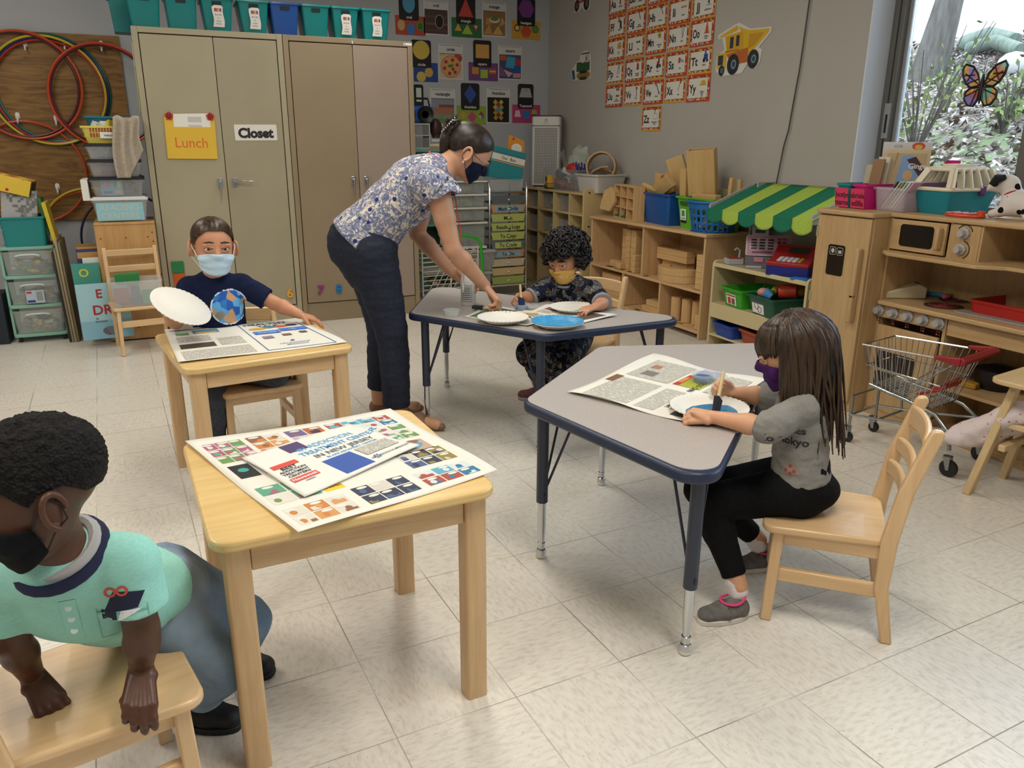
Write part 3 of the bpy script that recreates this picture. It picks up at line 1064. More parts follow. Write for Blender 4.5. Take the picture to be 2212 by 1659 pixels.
def cap(H, rad, cen, hl, th, m, name, parent, M0=None, nu=64, nv=26, bumpy=0, bf=8, grooves=0):
 """hair cap on the skull: hl(az)= hairline elevation in degrees, th(az, v)= thickness (v 0 at hairline, 1 at crown)"""
 g = G(m)
 g.M = M0 @ H if M0 is not None else H
 def fn(u, v):
  az = u * 360 - 180
  e0 = hl(az)
  e = R(e0 + (90 - e0) * v)
  a = R(az)
  d = V((math.sin(a) * math.cos(e), math.cos(a) * math.cos(e), math.sin(e)))
  k = 1 + th(az, v)
  p = V((cen[0] + rad[0] * d.x * k, cen[1] + rad[1] * d.y * k, cen[2] + rad[2] * d.z * k))
  if bumpy:
   p += d * (noise.noise(p * bf) * bumpy + abs(noise.noise(p * bf * 2.3)) * bumpy * .8) * min(1, v * 4 + .2)
  if grooves:
   p += d * grooves * math.sin(az * grooves * 0 + az * .9 + 3 * noise.noise(V((az * .05, v * 2, 1))))  * (1 - v * .5)
  return p
 g.grid(fn, nu, nv, True)
 return g.build(name, parent, smooth=True, angle=180)
def surface(o):
 dg = bpy.context.evaluated_depsgraph_get()
 bm = bmesh.new(); bm.from_mesh(o.data)
 t = BVHTree.FromBMesh(bm)
 bm.free()
 return t
def mask(bvh, H, m, parent, zt, zb, aw, off=.03, name='face_mask', M0=None, peak=.0, strap='#1b1c22', pleats=0, ears=True, dz=0):
 """cloth mask wrapped on the face; zt/zb = top/bottom heights (head units) at the middle, aw = half angle"""
 HM = M0 @ H if M0 is not None else H
 s = HM.to_scale()[0]
 c = HM.to_translation()
 g = G(m)
 nu, nv = 26, 14
 def ray(a, z):
  d = V((math.sin(R(a)), math.cos(R(a)), 0))
  o = V((0, .05, z))
  far = HM @ (o + d * .62); near = HM @ o
  h = bvh.ray_cast(far, (near - far).normalized())
  r = ((HM.inverted() @ h[0]) - o).length if h[0] is not None else .3
  return o, d, r
 def fn(u, v):
  a = (u * 2 - 1) * aw
  w_ = 1 - (abs(u * 2 - 1)) ** 2.2
  top = zt * 1 + peak * w_ - (1 - w_) * .05
  bot = zb * w_ + (1 - w_) * (zt - .27)
  z = bot + (top - bot) * v
  o, d, r = ray(a, z)
  ro = .36 * w_ + .28 * (1 - w_) - .16 * max(0, (-.30 - z)) * 2
  r = max(r + off, ro + off)
  p = o + d * r
  if pleats:
   p += d * .008 * math.sin(v * pleats * 2 * PI)
  return HM @ p
 g.grid(fn, nu, nv)
 o = g.build(name, parent, solid=.002, angle=180)
 if ears:
  st = G(mat(strap, .6))
  for sx, u in ((1, 1), (-1, 0)):
   e = V((sx * .385, -.09, -.02))
   e2 = V((sx * .40, -.08, -.14))
   st.tube([fn(u, .95), HM @ V((sx * .385, .06, .0)), HM @ V((sx * .405, -.03, .07)), HM @ e, HM @ e2, HM @ V((sx * .38, .03, -.2)), fn(u, .05)], .0016, 5)
  st.build('ear_loop', o)
 return o
def person(label, base):
 t = thing('person', label, 'person', base)
 return t, Matrix.Translation(-V(base))
def skinm(name, c1, c2, rough=.48):
 t = NT(name, rough, .4)
 m = t.col(t.ramp(t.noise(t.tc, 18, 3), [(.3, c1), (.7, c2)]))
 t.b.inputs['Subsurface Weight'].default_value = .08
 t.b.inputs['Subsurface Radius'].default_value = (.01, .004, .002)
 return m
def cloth(name, c1, c2, scale=30, rough=.85):
 t = NT(name, rough, .15)
 return t.col(t.ramp(t.noise(t.tc, scale, 3), [(.3, c1), (.7, c2)]))
def hairm(name, a, b, scale=(60, 60, 6), rough=.42):
 t = NT(name, rough, .4)
 return t.col(t.ramp(t.noise(t.map(scale), 1, 3), [(.35, a), (.7, b)]))
# ---------------------------------------------------------------- the teacher, bending over the table
TB = (1.02, 3.45, 0)
teacher, TM = person('woman in floral blouse, dark mask and navy trousers bending over the grey table', TB)
TF = V((.948, -.319, 0)); TS = V((-.319, -.948, 0))      # facing, her right side (towards the camera)
SK = skinm('teacher_skin', '#c08d6c', '#c8977a')
b = Body(); b.M = TM
neck0, neck1, hd = V((1.191, 3.403, 1.177)), V((1.262, 3.378, 1.225)), V((1.325, 3.36, 1.252))
pel, bel, che = V((.889, 3.504, .905)), V((.977, 3.475, 1.002)), V((1.091, 3.436, 1.095))
HT = headframe(hd, TF * .76 + V((0, 0, -.65)), .225, up=TF * .6 + V((0, 0, .8)))
head_shape(b, HT)
b.cone(neck0 - V((.02, 0, .02)), neck1 + V((.0, 0, -.005)), .058, .055)
b.chain([(pel, .15), (bel, .13), (che, .145), (neck0 + V((-.02, 0, -.03)), .11)], .72, TS)
legN = [((.878, 3.428, .83), .098), ((.948, 3.40, .474), .062), ((.955, 3.405, .3), .056), ((.973, 3.413, .085), .04)]
legF = [((.905, 3.59, .83), .098), ((.955, 3.57, .45), .062), ((.94, 3.58, .28), .056), ((.929, 3.596, .09), .04)]
b.chain([(V(p), r) for p, r in legN]); b.chain([(V(p), r) for p, r in legF])
toeN, toeF = V((1.128, 3.245, .03)), V((1.122, 3.545, .03))
heN, heF = V((.955, 3.425, .045)), V((.915, 3.61, .045))
b.cone(heN, toeN - (toeN - heN) * .1, .032, .026); b.cone(heF, toeF - (toeF - heF) * .1, .032, .026)
shN, elN, wrN = V((1.13, 3.262, 1.135)), V((1.185, 3.212, .852)), V((1.362, 3.272, .668))
shF, elF, wrF = V((1.195, 3.56, 1.12)), V((1.16, 3.63, .876)), V((1.29, 3.5, .70))
for sh, el, wr in ((shN, elN, wrN), (shF, elF, wrF)):
 b.chain([(sh, .058), (sh.lerp(el, .55), .046), (el, .037), (el.lerp(wr, .3), .04), (wr, .0265)])
hand(b, wrN, (V((1.43, 3.205, .57)) - wrN), V((.75, -.3, .6)), .17, ((38, 45, 25), (48, 50, 30), (55, 55, 35), (58, 55, 35)), thumb=-1, tc=25, spread=6)
hand(b, wrF, (V((1.375, 3.455, .655)) - wrF), V((.2, .8, .5)), .17, (25, 35, 20), thumb=1, tc=20, spread=5, tdir=(.5, -.55, -.6))
body = grow(b, 'body', SK, teacher, .0032, 5)
eyes(HT, teacher, '#4a3524', M0=TM)
# blouse with flutter sleeves
def m_blouse():
 t = NT('paisley_blouse', .8, .2)
 v = t.tc
 n1 = t.noise(v, 20, 3, .6, 1.5)
 n2 = t.noise(t.map((1, 1, 1), loc=(3, 1, 2)), 40, 2, .5, 2.5)
 n3 = t.voro(t.map((1, 1, 1), rot=(.4, .3, .2)), 24, rnd=1)
 n4 = t.voro(t.map((1, 1, 1), loc=(5, 5, 1)), 17)
 c = t.ramp(n1, [(.40, '#d3c8b6'), (.45, '#8f94ab'), (.56, '#575e7d'), (.62, '#b9b4b4'), (.68, '#ded4c4')])
 c = t.mix(t.math('GREATER_THAN', n2, .60), c, '#5f6688')
 c = t.mix(t.math('LESS_THAN', n2, .37), c, '#e3d9c6')
 ring = t.math('COMPARE', n3, .22, .05)
 c = t.mix(t.math('MULTIPLY', ring, .6), c, '#8b8fa8')
 c = t.mix(t.math('LESS_THAN', n4, .17), c, '#2c3568')
 c = t.mix(t.math('LESS_THAN', n3, .11), c, '#a67c52')
 return t.col(c)
M_BL = m_blouse()
b = Body(); b.M = TM
hem0 = V((.855, 3.515, .925))
b.chain([(pel + (bel - pel).normalized() * -.015, .166), (bel + V((0, 0, -.005)), .152), (che, .165), (neck0 + V((-.035, .01, -.035)), .125)], .82, TS, c0=0)
b.cone(neck0 + TS * .16 + V((-.06, 0, -.05)), neck0 - TS * .16 + V((-.06, 0, -.05)), .075, .075)
for sh, el in ((shN, elN), (shF, elF)):
 o = (sh - neck0).normalized()
 b.cone(sh + V((-.035, 0, -.005)), sh.lerp(el, .13) + o * .012, .07, .088, c1=0)
grow(b, 'blouse', M_BL, teacher, .004, 4, .004, 16, (1, 1, 1.0))
# flared hem with a slit at the side
g = G(M_BL); g.M = TM
for a0, a1 in ((-172, 66), (84, 186)):
 def fn(u, v, a0=a0, a1=a1):
  a = R(a0 + (a1 - a0) * u)
  ax = (bel - pel).normalized()
  x = TS; y = ax.cross(x).normalized()
  k = .99 + .075 * (1 - v) + .025 * math.sin(a * 7) * (1 - v)
  c = pel + ax * (-.085 * (1 - v) + .02)
  return c + x * math.cos(a) * .166 * k + y * math.sin(a) * .137 * k
 g.grid(fn, 40, 6)
g.build('blouse_hem', teacher, solid=.003, angle=180)
for sh, el in ((shN, elN), (shF, elF)):
 g = G(M_BL); g.M = TM
 ax = (el - sh).normalized(); x, y, z = frame(sh, el)
 c0 = sh + (sh - neck0).normalized() * .0
 def fn(u, v):
  a = 2 * PI * u
  r = .07 + .03 * v + .006 * math.sin(a * 6) * v
  return c0 + ax * (-.01 + .075 * v + .008 * math.sin(a * 5) * v) + (x * math.cos(a) + y * math.sin(a)) * r
 g.grid(fn, 36, 6, True)
 g.build('flutter_sleeve', teacher, solid=.002, angle=180)
# trousers
b = Body(); b.M = TM
off = .012
b.chain([(pel + V((.028, -.01, .05)), .148), (pel + V((-.01, .003, -.05)), .17), (pel + V((-.005, 0, -.12)), .158)], .82, TS, c0=0)
b.ell(pel + V((-.075, .025, -.05)), (.105, .14, .13))
b.chain([(V(legN[0][0]), .118), (V(legN[1][0]), .074), (V((.958, 3.405, .36)), .07), (V((.962, 3.41, .10)), .064)], c1=0)
b.chain([(V(legF[0][0]), .118), (V(legF[1][0]), .074), (V((.945, 3.58, .33)), .068), (V((.93, 3.595, .14)), .058)], c1=0)
DEN = cloth('navy_trousers', '#252936', '#2e3240', 60, .75)
tr = grow(b, 'trousers', DEN, teacher, .0045, 5, .004, 13, (.6, .6, 2.2))
# shoes
for he, to in ((heN, toeN), (heF, toeF)):
 b = Body(); b.M = TM
 b.cone(he + V((0, 0, -.005)), he.lerp(to, .55), .037, .039)
 b.cone(he.lerp(to, .5) - V((0, 0, .008)), to + V((0, 0, -.006)), .037, .017)
 sh = grow(b, 'flat_shoe', mat('#7d5a3e', .5), teacher, .003, 4)
 for v in sh.data.vertices:
  if v.co.z < .003: v.co.z = .003
 g = G(mat('#5d4028', .5)); g.M = TM
 d = (to - he).normalized(); x = V((-d.y, d.x, 0))
 m_ = he.lerp(to, .42)
 g.tube([m_ + x * .042 + V((0, 0, -.008)), m_ + x * .03 + V((0, 0, .03)), m_ + V((0, 0, .04)), m_ - x * .03 + V((0, 0, .03)), m_ - x * .042 + V((0, 0, -.008))], .004, 6)
 g.build('shoe_strap', sh)
# hair: swept cap, twist and bun with a claw clip
HB = hairm('dark_brown_hair', '#171009', '#33241a', (50, 50, 50))
hlT = line((0, 36), (25, 34), (55, 12), (74, -8), (88, -4), (104, -22), (120, -42), (180, -58))
cap(HT, (.362, .45, .39), (0, -.05, .12), hlT, lambda az, v: .07 + .06 * min(1, v * 3), HB, 'hair', teacher, TM, grooves=.004)
hair = [c for c in teacher.children if c.name.startswith('hair')][0]
g = G(HB); g.M = TM @ HT
g.tube([(0, -.36, -.32), (0, -.46, -.16), (.01, -.52, .02), (0, -.48, .2)], [.10, .13, .15, .12], 14)
g.ell((0, -.55, .10), (.2, .13, .2)); g.ell((0, -.52, .24), (.14, .11, .12))
rr = random.Random(5)
for i in range(40):
 a = rr.uniform(0, 6.3); e = rr.uniform(-1.2, 1.2)
 p = V((0, -.55, .14)); d = V((math.cos(a) * math.cos(e), -abs(math.sin(a)) * math.cos(e), math.sin(e)))
 g.tube([p + d * .10, p + d * .17 + V((rr.uniform(-.06, .06), rr.uniform(-.04, .04), rr.uniform(-.03, .06))), p + d * .2 + V((rr.uniform(-.1, .1), rr.uniform(-.06, .06), rr.uniform(-.05, .12)))], [.025, .016, .004], 5)
g.build('hair_bun', hair, angle=180)
g = G(mat('#3b2622', .2)); g.M = TM @ HT
for sx in (-1, 1):
 g.tube([(sx * .10 + .1, -.62, -.04), (sx * .1 + .1, -.67, .08), (sx * .08 + .1, -.63, .24), (sx * .03 + .1, -.52, .36)], .022, 6)
 for k in range(6):
  p = V((sx * .10 + .1, -.64, -.02 + .05 * k))
  g.cyl(p, p + V((-sx * .1, .02, -.01)), .012, .006, 6)
g.use(CHROME)
for k in range(8):
 g.ell((.215, -.655 + .004 * k, -.04 + .05 * k), .016, nu=8, nv=6)
g.build('claw_clip', hair)
bv = surface(body)
HT2 = HT
MI = TM @ HT
mask(bv, HT, cloth('navy_mask', '#121a2e', '#18213a', 90), teacher, -.035, -.46, 74, .03, M0=TM, peak=.05, strap='#141b2e')
# glasses
g = G(mat('#2a1a1a', .2)); g.M = TM @ HT
for sx in (-1, 1):
 g.tube([(sx * (.155 + .11 * math.cos(t)), .43 - .03 * math.cos(t) ** 2, .0 + .085 * math.sin(t)) for t in [R(q) for q in range(0, 360, 20)]], .009, 5, True)
 g.tube([(sx * .262, .40, .02), (sx * .37, .2, .03), (sx * .385, -.05, .03)], .008, 5)
g.tube([(-.05, .44, .01), (0, .46, .02), (.05, .44, .01)], .009, 5)
gl = g.build('glasses', teacher)
g = G(clear('#eef2f4', .12, .03)); g.M = TM @ HT
for sx in (-1, 1):
 g.flat([(sx * .155 + .1 * math.cos(R(q)), .08 * math.sin(R(q))) for q in range(0, 360, 24)], .428, Matrix.Rotation(PI / 2, 4, 'X') @ Matrix.Diagonal((1, 1, -1, 1)))
g.build('lens', gl)
g = G(mat('#e8e4da', .2)); g.M = TM @ HT
for sx in (-1, 1):
 g.ell((sx * .385, .01, -.21), .022, nu=10, nv=8)
g.build('earring', teacher)
# lanyard with badge
g = G(mat('#d2452a', .6)); g.M = TM
ln = [neck0 + TS * .075 + V((.0, 0, .05)), neck0 + TS * .06 + V((.06, 0, -.05)), V((1.235, 3.3, 1.06)), V((1.262, 3.31, .90)), V((1.265, 3.31, .80))]
lf = [neck0 - TS * .075 + V((.0, 0, .05)), neck0 - TS * .06 + V((.06, 0, -.05)), V((1.25, 3.34, 1.05)), V((1.265, 3.315, .90)), V((1.265, 3.31, .80))]
for L in (ln, lf):
 for a, c in zip(L, L[1:]):
  g.bar(a, c, .004, .014, TS)
g.bar(ln[0], neck0 + V((-.035, .01, .075)), .004, .014); g.bar(neck0 + V((-.035, .01, .075)), lf[0], .004, .014)
la = g.build('lanyard', teacher)
g = G(CHROME); g.M = TM
g.cyl((1.265, 3.31, .80), (1.265, 3.31, .765), .005)
g.use(clear('#eef0f0', .5)).box((1.27, 3.31, .70), (.004, .06, .11), R(-25)).use(WHITE).box((1.272, 3.31, .695), (.005, .05, .08), R(-25))
g.build('badge', la)
# ---------------------------------------------------------------- children
def limbs(b, arms, legs, s=1.0):
 for sh, el, wr in arms:
  sh, el, wr = V(sh), V(el), V(wr)
  b.chain([(sh, .036 * s), (sh.lerp(el, .5), .033 * s), (el, .0275 * s), (el.lerp(wr, .35), .029 * s), (wr, .0195 * s)])
 for hp, kn, an in legs:
  hp, kn, an = V(hp), V(kn), V(an)
  b.chain([(hp, .066 * s), (kn, .046 * s), (kn.lerp(an, .35), .043 * s), (an, .029 * s)])
def shoe(TM, parent, heel, toe, m, sole, w_=.03, h=.05, strap=None):
 heel, toe = V(heel), V(toe)
 d = (toe - heel).normalized()
 b = Body(.01); b.M = TM
 z = V((0, 0, h * .5 + .006))
 b.cone(heel + d * .03 + z, heel.lerp(toe, .5) + z * .9, w_ * 1.02, w_)
 b.cone(heel.lerp(toe, .5) + z * .85, toe - d * .028 + z * .75, w_ * 1.05, w_ * .88, .8, d.cross(V((0, 0, 1))))
 o = grow(b, 'shoe', m, parent, .0025)
 pz = 0
 zz = heel.z
 for v in o.data.vertices:
  if v.co.z < zz + .006: v.co.z = zz + .006
 g = G(sole); g.M = TM
 x = d.cross(V((0, 0, 1)))
 pl = []
 for i in range(24):
  a = 2 * PI * i / 24
  L = (toe - heel).length
  t_ = .5 - .5 * math.cos(a)
  wv = w_ * (1.0 + .1 * math.sin(t_ * PI)) * math.copysign(abs(math.sin(a)) ** .6, math.sin(a))
  p = heel + d * L * t_ + x * wv
  pl.append((p.x, p.y))
 g.prism(pl, zz, zz + .016)
 g.build('sole', o, .003)
 if strap:
  g = G(strap); g.M = TM
  mp = heel.lerp(toe, .48)
  g.tube([mp + x * w_ * 1.1 + V((0, 0, .02)), mp + x * w_ * .7 + V((0, 0, h * .95)), mp + V((0, 0, h * 1.15)), mp - x * w_ * .7 + V((0, 0, h * .95)), mp - x * w_ * 1.1 + V((0, 0, .02))], .0055, 6)
  g.build('strap', o)
 return o
# ---- boy in the navy shirt behind the far square table
B1, M1 = person('boy in navy t-shirt and pale blue mask holding a paper plate at the wooden table', (.22, 3.42, 0))
SK1 = skinm('tan_skin_boy', '#bd8361', '#c88f6d')
b = Body(); b.M = M1
H1 = headframe((.218, 3.37, .893), (.10, -1, -.06), .212, roll=-3)
head_shape(b, H1)
S1 = V((1, .03, 0))
b.cone((.21, 3.40, .755), (.214, 3.39, .81), .042, .040)
b.chain([((.225, 3.45, .41), .092), ((.215, 3.43, .53), .09), ((.21, 3.42, .64), .098), ((.21, 3.41, .71), .082)], .72, S1)
A1R = ((.115, 3.41, .725), (.045, 3.35, .60), (.02, 3.215, .655))
A1L = ((.315, 3.41, .722), (.435, 3.36, .645), (.525, 3.295, .602))
L1R = ((.17, 3.44, .40), (.135, 3.29, .27), (.14, 3.32, .07)); L1L = ((.28, 3.42, .375), (.40, 3.30, .36), (.46, 3.46, .335))
limbs(b, (A1R, A1L), (L1R, L1L))
hand(b, A1R[2], (-.15, -.55, .75), (-.9, .2, -.2), .115, (30, 45, 30), thumb=1, tc=10, spread=4, tdir=(.5, -.6, .5))
hand(b, A1L[2], (.80, -.1, -.35), (.15, -.1, 1), .115, (12, 22, 18), thumb=1, tc=10, spread=10)
bd = grow(b, 'body', SK1, B1, .0027)
eyes(H1, B1, '#2c1a12', '#33241a', M1)
def m_tee():
 t = NT('navy_printed_tee', .85, .15)
 x, y, z = t.sep(t.tc)
 dx = t.math('SUBTRACT', x, .035); dz = t.math('SUBTRACT', z, .645)
 d = t.math('SQRT', t.math('ADD', t.math('POWER', dx, 2), t.math('POWER', dz, 2)))
 front = t.math('LESS_THAN', y, -.03)
 base = t.ramp(t.noise(t.tc, 40, 2), [(.3, '#131a33'), (.7, '#182040')])
 vo = t.sep(t.voro(t.tc, 34, out='Color'))[0]
 pr_ = t.ramp(vo, [(0, '#2f62b4'), (.3, '#63a9dc'), (.5, '#3b7cc4'), (.62, '#c79d76'), (.76, '#8f8a80'), (.88, '#86c0e6')], True)
 c = t.mix(t.math('MULTIPLY', front, t.math('LESS_THAN', d, .074)), base, pr_)
 ring = t.math('MULTIPLY', front, t.math('COMPARE', d, .072, .003))
 c = t.mix(t.math('MULTIPLY', ring, t.math('GREATER_THAN', t.noise(t.tc, 60, 2), .45)), c, '#dfe6ee')
 return t.col(c)
b = Body(.014); b.M = M1
b.chain([((.223, 3.45, .47), .105), ((.215, 3.43, .55), .102), ((.21, 3.42, .64), .108), ((.21, 3.412, .71), .09)], .76, S1, c0=0)
for sh, el, wr in (A1R, A1L):
 b.cone(V((.21, 3.41, .735)).lerp(V(sh), .45), V(sh), .045, .046)
 b.cone(sh, V(sh).lerp(V(el), .78), .046, .047, c1=0)
grow(b, 'tshirt', m_tee(), B1, .0035, 0, .003, 15)
g = G(mat('#131a33', .85)); g.M = M1
g.tube([V((.212 + .056 * math.cos(a), 3.405 + .052 * math.sin(a), .757 + .016 * math.sin(a))) for a in [R(q) for q in range(0, 360, 20)]], .007, 8, True)
g.build('collar', B1)
b = Body(.014); b.M = M1
b.chain([((.225, 3.45, .46), .1), ((.222, 3.445, .40), .105)], .8, S1)
b.chain([(L1R[0], .076), (L1R[1], .058), (V(L1R[1]).lerp(V(L1R[2]), .4), .055), (V(L1R[2]) + V((0, 0, .03)), .047)], c1=0)
b.chain([(L1L[0], .078), (L1L[1], .062), (V(L1L[1]).lerp(V(L1L[2]), .9), .052)], c1=0)
grow(b, 'jeans', cloth('charcoal_jeans', '#3a3d44', '#474b53', 70, .8), B1, .004, 0, .004, 16)
shoe(M1, B1, (.145, 3.37, .0), (.125, 3.21, .0), mat('#1f2024', .6), mat('#2a2a2c', .6))
shoe(M1, B1, (.46, 3.47, .302), (.56, 3.56, .302), mat('#1f2024', .6), mat('#2a2a2c', .6))
HB1 = hairm('slick_brown_hair', '#1e130c', '#4a3422', (90, 14, 90), .35)
hl1 = line((0, 33), (30, 32), (58, 10), (74, -14), (88, -3), (104, -6), (120, -28), (180, -42))
cap(H1, (.362, .445, .39), (0, -.05, .12), hl1, lambda az, v: .055 + .05 * min(1, v * 2.5), HB1, 'hair', B1, M1, grooves=.004)
bv1 = surface(bd)
MSK = cloth('pale_blue_mask', '#b4d0e2', '#c6dcea', 8, .7)
mask(bv1, H1, MSK, B1, -.10, -.50, 66, .035, M0=M1, peak=.03, strap='#e6e8ea', pleats=3)
# ---- girl in the grey top on the right
G2, M2 = person('girl with long brown hair in grey top and black leggings painting a plate', (1.58, 1.5, 0))
SK2 = skinm('fair_skin_girl', '#c99471', '#d3a07e')
b = Body(); b.M = M2
H2 = headframe((1.552, 1.545, .752), (-.70, .66, -.32), .198, up=(-.2, .15, 1))
head_shape(b, H2)
S2 = V((.70, .71, 0))
b.cone((1.572, 1.525, .645), (1.565, 1.532, .69), .036, .034)
b.chain([((1.59, 1.50, .375), .092), ((1.583, 1.51, .46), .082), ((1.583, 1.515, .56), .088), ((1.575, 1.522, .615), .07)], .75, S2)
A2L = ((1.522, 1.462, .62), (1.42, 1.472, .578), (1.345, 1.602, .576))
A2R = ((1.63, 1.578, .615), (1.615, 1.69, .572), (1.525, 1.735, .585))
L2L = ((1.545, 1.485, .365), (1.372, 1.622, .305), (1.405, 1.505, .085)); L2R = ((1.60, 1.565, .362), (1.435, 1.735, .285), (1.635, 1.685, .095))
limbs(b, (A2L, A2R), (L2L, L2R), .93)
hand(b, A2L[2], (-.72, .55, -.02), (-.45, -.5, .75), .108, (40, 60, 40), thumb=-1, tc=15, spread=2, tdir=(-.75, .55, .5))
hand(b, A2R[2], (-.75, .35, .25), (.2, .85, .3), .104, (60, 75, 45), thumb=-1, tc=30, spread=2, tdir=(-.6, -.25, .65))
bd = grow(b, 'body', SK2, G2, .0026)
eyes(H2, G2, '#3a2518', '#3b2a1d', M2)
GT = NT('heather_grey_top', .9, .15)
GT = GT.col(GT.mix(GT.noise(GT.map((3, 3, 1)), 130, 2), '#6f6d69', '#94918b'))
b = Body(.012); b.M = M2
b.chain([((1.588, 1.502, .395), .103), ((1.583, 1.51, .48), .092), ((1.583, 1.515, .56), .098), ((1.576, 1.522, .622), .076)], .78, S2, c0=0)
for sh, el, wr in (A2L, A2R):
 sh, el, wr = V(sh), V(el), V(wr)
 b.cone(V((1.578, 1.52, .63)).lerp(sh, .5), sh, .042, .042)
 b.cone(sh, el, .042, .0385)
 b.cone(sh.lerp(el, .72), sh.lerp(el, .95), .0425, .0425)
 b.cone(el, el.lerp(wr, .16), .0385, .038, c1=0)
top2 = grow(b, 'grey_top', GT, G2, .0032, 0, .004, 22, (1, 1, 1.6))
# lettering and pizza slice printed on the belly of the top
bvt = surface(top2)
def decal(g, M0, bvh, c, xd, n, geo):
 """lay flat lettering onto a curved garment: c centre, xd reading direction, n outward"""
 c, xd, n = V(c), V(xd).normalized(), V(n).normalized()
 yd = n.cross(xd)
 vs, fs = geo
 out = []; bad = set()
 for i, p in enumerate(vs):
  q = M0 @ (c + xd * p[0] + yd * p[1] + n * .2)
  h = bvh.ray_cast(q, -n, .3)
  if h[0] is None or h[1].dot(n) < .15: bad.add(i)
  out.append((h[0] + n * .0012) if h[0] is not None else q)
 g.add(out, [f for f in fs if not bad & set(f)])
def txt(s, h, x=0, y=0):
 vs, fs, x0, x1, y0, y1 = text_geo(s)
 k = h / .7
 return [((p.x - (x0 + x1) / 2) * k + x, p.y * k + y) for p in vs], fs
g = G(mat('#26262a', .8))
decal(g, M2, bvt, (1.53, 1.47, .50), (.35, -.94, 0), (-.94, -.35, 0), txt('tokyo', .022, .0, .02))
decal(g, M2, bvt, (1.53, 1.47, .50), (.35, -.94, 0), (-.94, -.35, 0), txt('loves', .02, .0, .055))
g.build('top_lettering', top2)
g = G(mat('#8a7a6c', .8))
tri = [(-.028, -.042), (.032, -.035), (.0, .004)]
def trigrid(t3, k=6):
 vs = []; fs = []; ix = {}
 for i in range(k + 1):
  for j in range(k + 1 - i):
   ix[i, j] = len(vs)
   a, b_ = i / k, j / k
   vs.append((t3[0][0] * (1 - a - b_) + t3[1][0] * a + t3[2][0] * b_, t3[0][1] * (1 - a - b_) + t3[1][1] * a + t3[2][1] * b_))
 for i in range(k):
  for j in range(k - i):
   fs.append((ix[i, j], ix[i + 1, j], ix[i, j + 1]))
   if i + j < k - 1:
    fs.append((ix[i + 1, j], ix[i + 1, j + 1], ix[i, j + 1]))
 return vs, fs
decal(g, M2, bvt, (1.53, 1.47, .475), (.35, -.94, 0), (-.94, -.35, 0), trigrid(tri))
g.use(mat('#a03a34', .8))
for x, y in ((-.012, -.03), (.012, -.028), (0, -.015), (.002, -.036)):
 decal(g, M2, bvt, (1.529, 1.4695, .475), (.35, -.94, 0), (-.94, -.35, 0), ([(x + .005 * math.cos(R(q)), y + .005 * math.sin(R(q))) for q in range(0, 360, 45)], [tuple(range(8))]))
for i, v in enumerate(g.v[-32:]):
 g.v[-32 + i] = (v[0] - .0008, v[1] - .0004, v[2])
g.build('pizza_print', top2)
b = Body(.014); b.M = M2
LEG = cloth('black_leggings', '#0b0b0d', '#121215', 80, .85)
b.chain([((1.589, 1.50, .42), .093), ((1.59, 1.50, .37), .1)], .8, S2)
b.ell((1.605, 1.485, .365), (.085, .085, .062))
for L, e in ((L2L, .035), (L2R, .035)):
 b.chain([(L[0], .071), (L[1], .052), (V(L[1]).lerp(V(L[2]), .35), .046), (V(L[2]) + (V(L[1]) - V(L[2])).normalized() * e, .034)], c1=0)
grow(b, 'leggings', LEG, G2, .0033, 0, .002, 20)
for an, kn in ((L2L[2], L2L[1]), (L2R[2], L2R[1])):
 b = Body(.01); b.M = M2
 an, kn = V(an), V(kn)
 b.cone(an + (kn - an).normalized() * .05, an - V((0, 0, .015)), .029, .03, c0=0)
 grow(b, 'sock', mat('#dfd6d6', .9), G2, .003, 0, .0015, 50)
GSH = cloth('grey_mary_jane', '#5f5c5a', '#77736f', 60, .85)
PINK = mat('#e0447c', .7)
for he, to in (((1.425, 1.482, 0), (1.272, 1.508, 0)), ((1.712, 1.668, 0), (1.56, 1.684, 0))):
 so = shoe(M2, G2, he, to, GSH, mat('#d3cbbd', .6), .031, .05, mat('#57524a', .8))
 he, to = V(he), V(to)
 d = (to - he).normalized(); x = d.cross(V((0, 0, 1)))
 g = G(PINK); g.M = M2
 c = he.lerp(to, .33) + V((0, 0, .058))
 g.tube([c + d * .036 * math.cos(a) + x * .027 * math.sin(a) + V((0, 0, -.004 * math.cos(a) + .006 * abs(math.cos(a)))) for a in [R(q) for q in range(0, 360, 20)]], .0038, 6, True)
 c = he.lerp(to, .60) + V((0, 0, .046))
 g.tube([c + d * .014 * math.cos(a) + x * .017 * math.sin(a) - V((0, 0, .008 * math.cos(a) + .006 * abs(math.sin(a)))) for a in [R(q) for q in range(0, 360, 24)]], .0032, 6, True)
 g.build('pink_trim', so)
